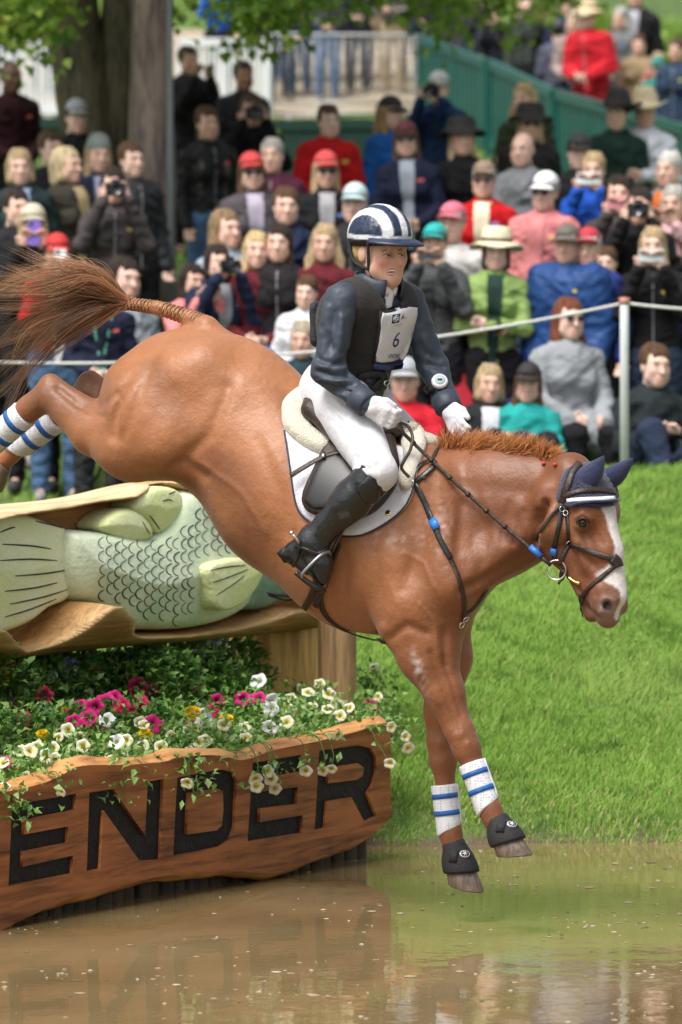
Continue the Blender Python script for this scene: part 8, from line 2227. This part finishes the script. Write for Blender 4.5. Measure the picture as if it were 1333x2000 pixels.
def big_tree():
    d = 36.5; a = WP(208, 340, d); g = float(ground_z(a.x, d)); root = empty('broadleaf_tree', (a.x, d, g)); tag(root, 'large dark forked tree with low hanging leafy branches', 'tree')
    mb = MB(); X = lambda px, py, dd=d: WP(px, py, dd)
    limb(mb, [(a.x, d, g - .3), X(208, 420), X(196, 300), X(172, 180), X(150, 80), X(128, -40), X(60, -260), X(-60, -520)], [.34, .27, .235, .215, .20, .19, .15, .09], 16, 1)
    limb(mb, [(a.x + .05, d + .05, g - .2), X(224, 420), X(234, 280), X(240, 140), X(244, 0), X(262, -160), X(330, -420)], [.24, .20, .185, .17, .165, .15, .10], 16, 2)
    mb.build('trunk', M_BARK, root)
    mb = MB(); tw = []
    rs = np.random.RandomState(31)
    heads = [X(60, -200), X(160, -230), X(262, -160), X(330, -300)]
    ends = [(X(20, 60, 33.5), X(60, -120)), (X(70, 40, 33.8), X(60, -120)), (X(110, 10, 33.9), X(60, -160)), (X(500, 20, 34.5), X(300, -260)), (X(520, 60, 34.6), X(320, -240)), (X(600, -10, 35), X(330, -300)), (X(440, 10, 34.6), X(300, -240)), (X(680, -25, 36), X(330, -320)), (X(760, -20, 37), X(330, -330)), (X(850, -25, 37), X(330, -340)), (X(880, 20, 40), X(360, -300)), (X(940, -10, 41), X(360, -300)), (X(1010, 40, 41), X(380, -300)), (X(1080, -10, 42), X(380, -320)), (X(560, 30, 34.3), X(320, -260)), (X(30, -30, 33.2), X(60, -160)), (X(-40, 20, 33.6), X(20, -160))]
    pts = []
    for e, s in ends:
        mid = (e + s) / 2 + Vector((0, 0, .5)); L = catmull3([s, mid, e], 8); mb.tube(L, list(np.linspace(.035, .005, len(L))), 6)
        for q in L[len(L) // 2:]: pts += [np.array(q)] * 2
        for k in range(5):
            b = L[rs.randint(len(L) // 2, len(L))]; t = b + Vector((rs.normal() * .22, rs.normal() * .22, -abs(rs.normal()) * .18)); mb.tube([b, (b + t) / 2 + Vector((0, 0, .02)), t], [.006, .004, .002], 4); pts += [np.array(t)] * 3 + [np.array((b + t) / 2)]
    # crown above the frame
    cpts = []
    for _ in range(2600):
        q = np.array([rs.uniform(-4.5, 3.4), rs.uniform(32.5, 42), 0]); u = ((q[0] + .8) / 4.4) ** 2 + ((q[1] - 37) / 5) ** 2
        if u < 1: q[2] = 5.7 + rs.rand() * 4.5 * math.sqrt(1 - u) + .25 * math.sin(q[0] * 3 + q[1] * 2); cpts.append(q)
    cl = np.array(cpts)
    for k in range(14):
        c = Vector(cl[rs.randint(len(cl))]); s = heads[rs.randint(len(heads))]; mb.tube(catmull3([s, (s + c) / 2 + Vector((0, 0, .4)), c], 5), list(np.linspace(.07, .01, 11)), 6)
    mb.build('branches', M_BARK, root)
    V, F, C = foliage(np.array(pts), 6500, rs, .085, LGR, .12); V2, F2, C2 = foliage(cl, 14000, rs, .15, LGR, .16)
    me = np_mesh('crown', np.concatenate([V, V2]), np.concatenate([F, F2 + len(V)]), False); set_col(me, np.concatenate([C, C2])); cr = link_mesh('crown', me, M_TLEAF, root); cr['kind'] = 'stuff'
big_tree()
def straight_tree():
    d = 34.6; a = WP(298, 500, d); g = float(ground_z(a.x, d)); root = empty('straight_tree', (a.x, d, g)); tag(root, 'straight grey-brown trunk with plated bark beside the metal pole', 'tree')
    mb = MB(); limb(mb, [(a.x, d, g - .3), WP(298, 420, d), WP(297, 250, d), WP(296, 80, d), WP(294, -200, d), WP(292, -700, d), WP(300, -1100, d)], [.19, .148, .138, .135, .13, .11, .08], 18, 4); mb.build('trunk', M_BARK2, root)
    rs = np.random.RandomState(77); mb = MB(); P = []
    for k in range(16):
        z0 = rs.uniform(-1150, -600); s = WP(296, z0, d); e = s + Vector((rs.normal() * 1.3, rs.normal() * 1.3, rs.uniform(.2, .9))); mb.tube(catmull3([s, (s + e) / 2 + Vector((0, 0, .15)), e], 4), list(np.linspace(.04, .008, 9)), 6); P += [np.array(s.lerp(e, t)) for t in np.linspace(.35, 1, 10)]
    mb.build('branches', M_BARK2, root)
    V, F, C = foliage(np.array(P), 4500, rs, .14, LGR, .22); me = np_mesh('crown', V, F, False); set_col(me, C); cr = link_mesh('crown', me, M_TLEAF, root); cr['kind'] = 'stuff'
straight_tree()
d = 34.35; a = WP(333, 500, d); g = float(ground_z(a.x, d))
pol = MB().tube([(a.x, d, g - .3), WP(334, 480, d), WP(332, 0, d), WP(331, -300, d)], .021, 12).build('metal_pole', mat('grey_painted_pole', (.16, .19, .20), .45, .1, 8, metal=.2), None, (a.x, d, g)); tag(pol, 'thin grey metal pole standing beside the straight trunk', 'pole')
# shrubs on the far hill, top right corner
def far_shrub(px, py, d, w, h, seed, label):
    rs = np.random.RandomState(seed); p = WP(px, py, d); g = float(ground_z(p.x, d)); root = empty('shrub', (p.x, d, g)); tag(root, label, 'shrub', 'shrubs on the far hillside')
    n = 900; u = rs.normal(size=(n, 3)); u /= np.linalg.norm(u, axis=1)[:, None]; P = np.array([p.x, d, g]) + u * [w, w, h] * rs.uniform(.55, 1, (n, 1)); P[:, 2] = np.maximum(P[:, 2], g + .02)
    V, F, C = leaf_cloud(P, u + rs.normal(size=(n, 3)) * .5, .14, rs, LGR, .7, .15); me = np_mesh('foliage', V, F, False); set_col(me, C); link_mesh('foliage', me, M_TLEAF, root)['kind'] = 'stuff'
    MB().tube([(p.x, d, g - .05), (p.x + .03, d, g + h * .5), (p.x - .05, d + .03, g + h * .9)], [.04, .03, .01], 6).build('stem', M_BARK, root)
for i, (x, y, dd) in enumerate([(1255, -40, 59), (1310, -30, 60), (1360, -20, 60), (1200, -60, 60), (1140, -50, 61)]): far_shrub(x, y, dd, .7, .8, 50 + i, 'bright green leafy shrub on the far hillside above the sandy path')
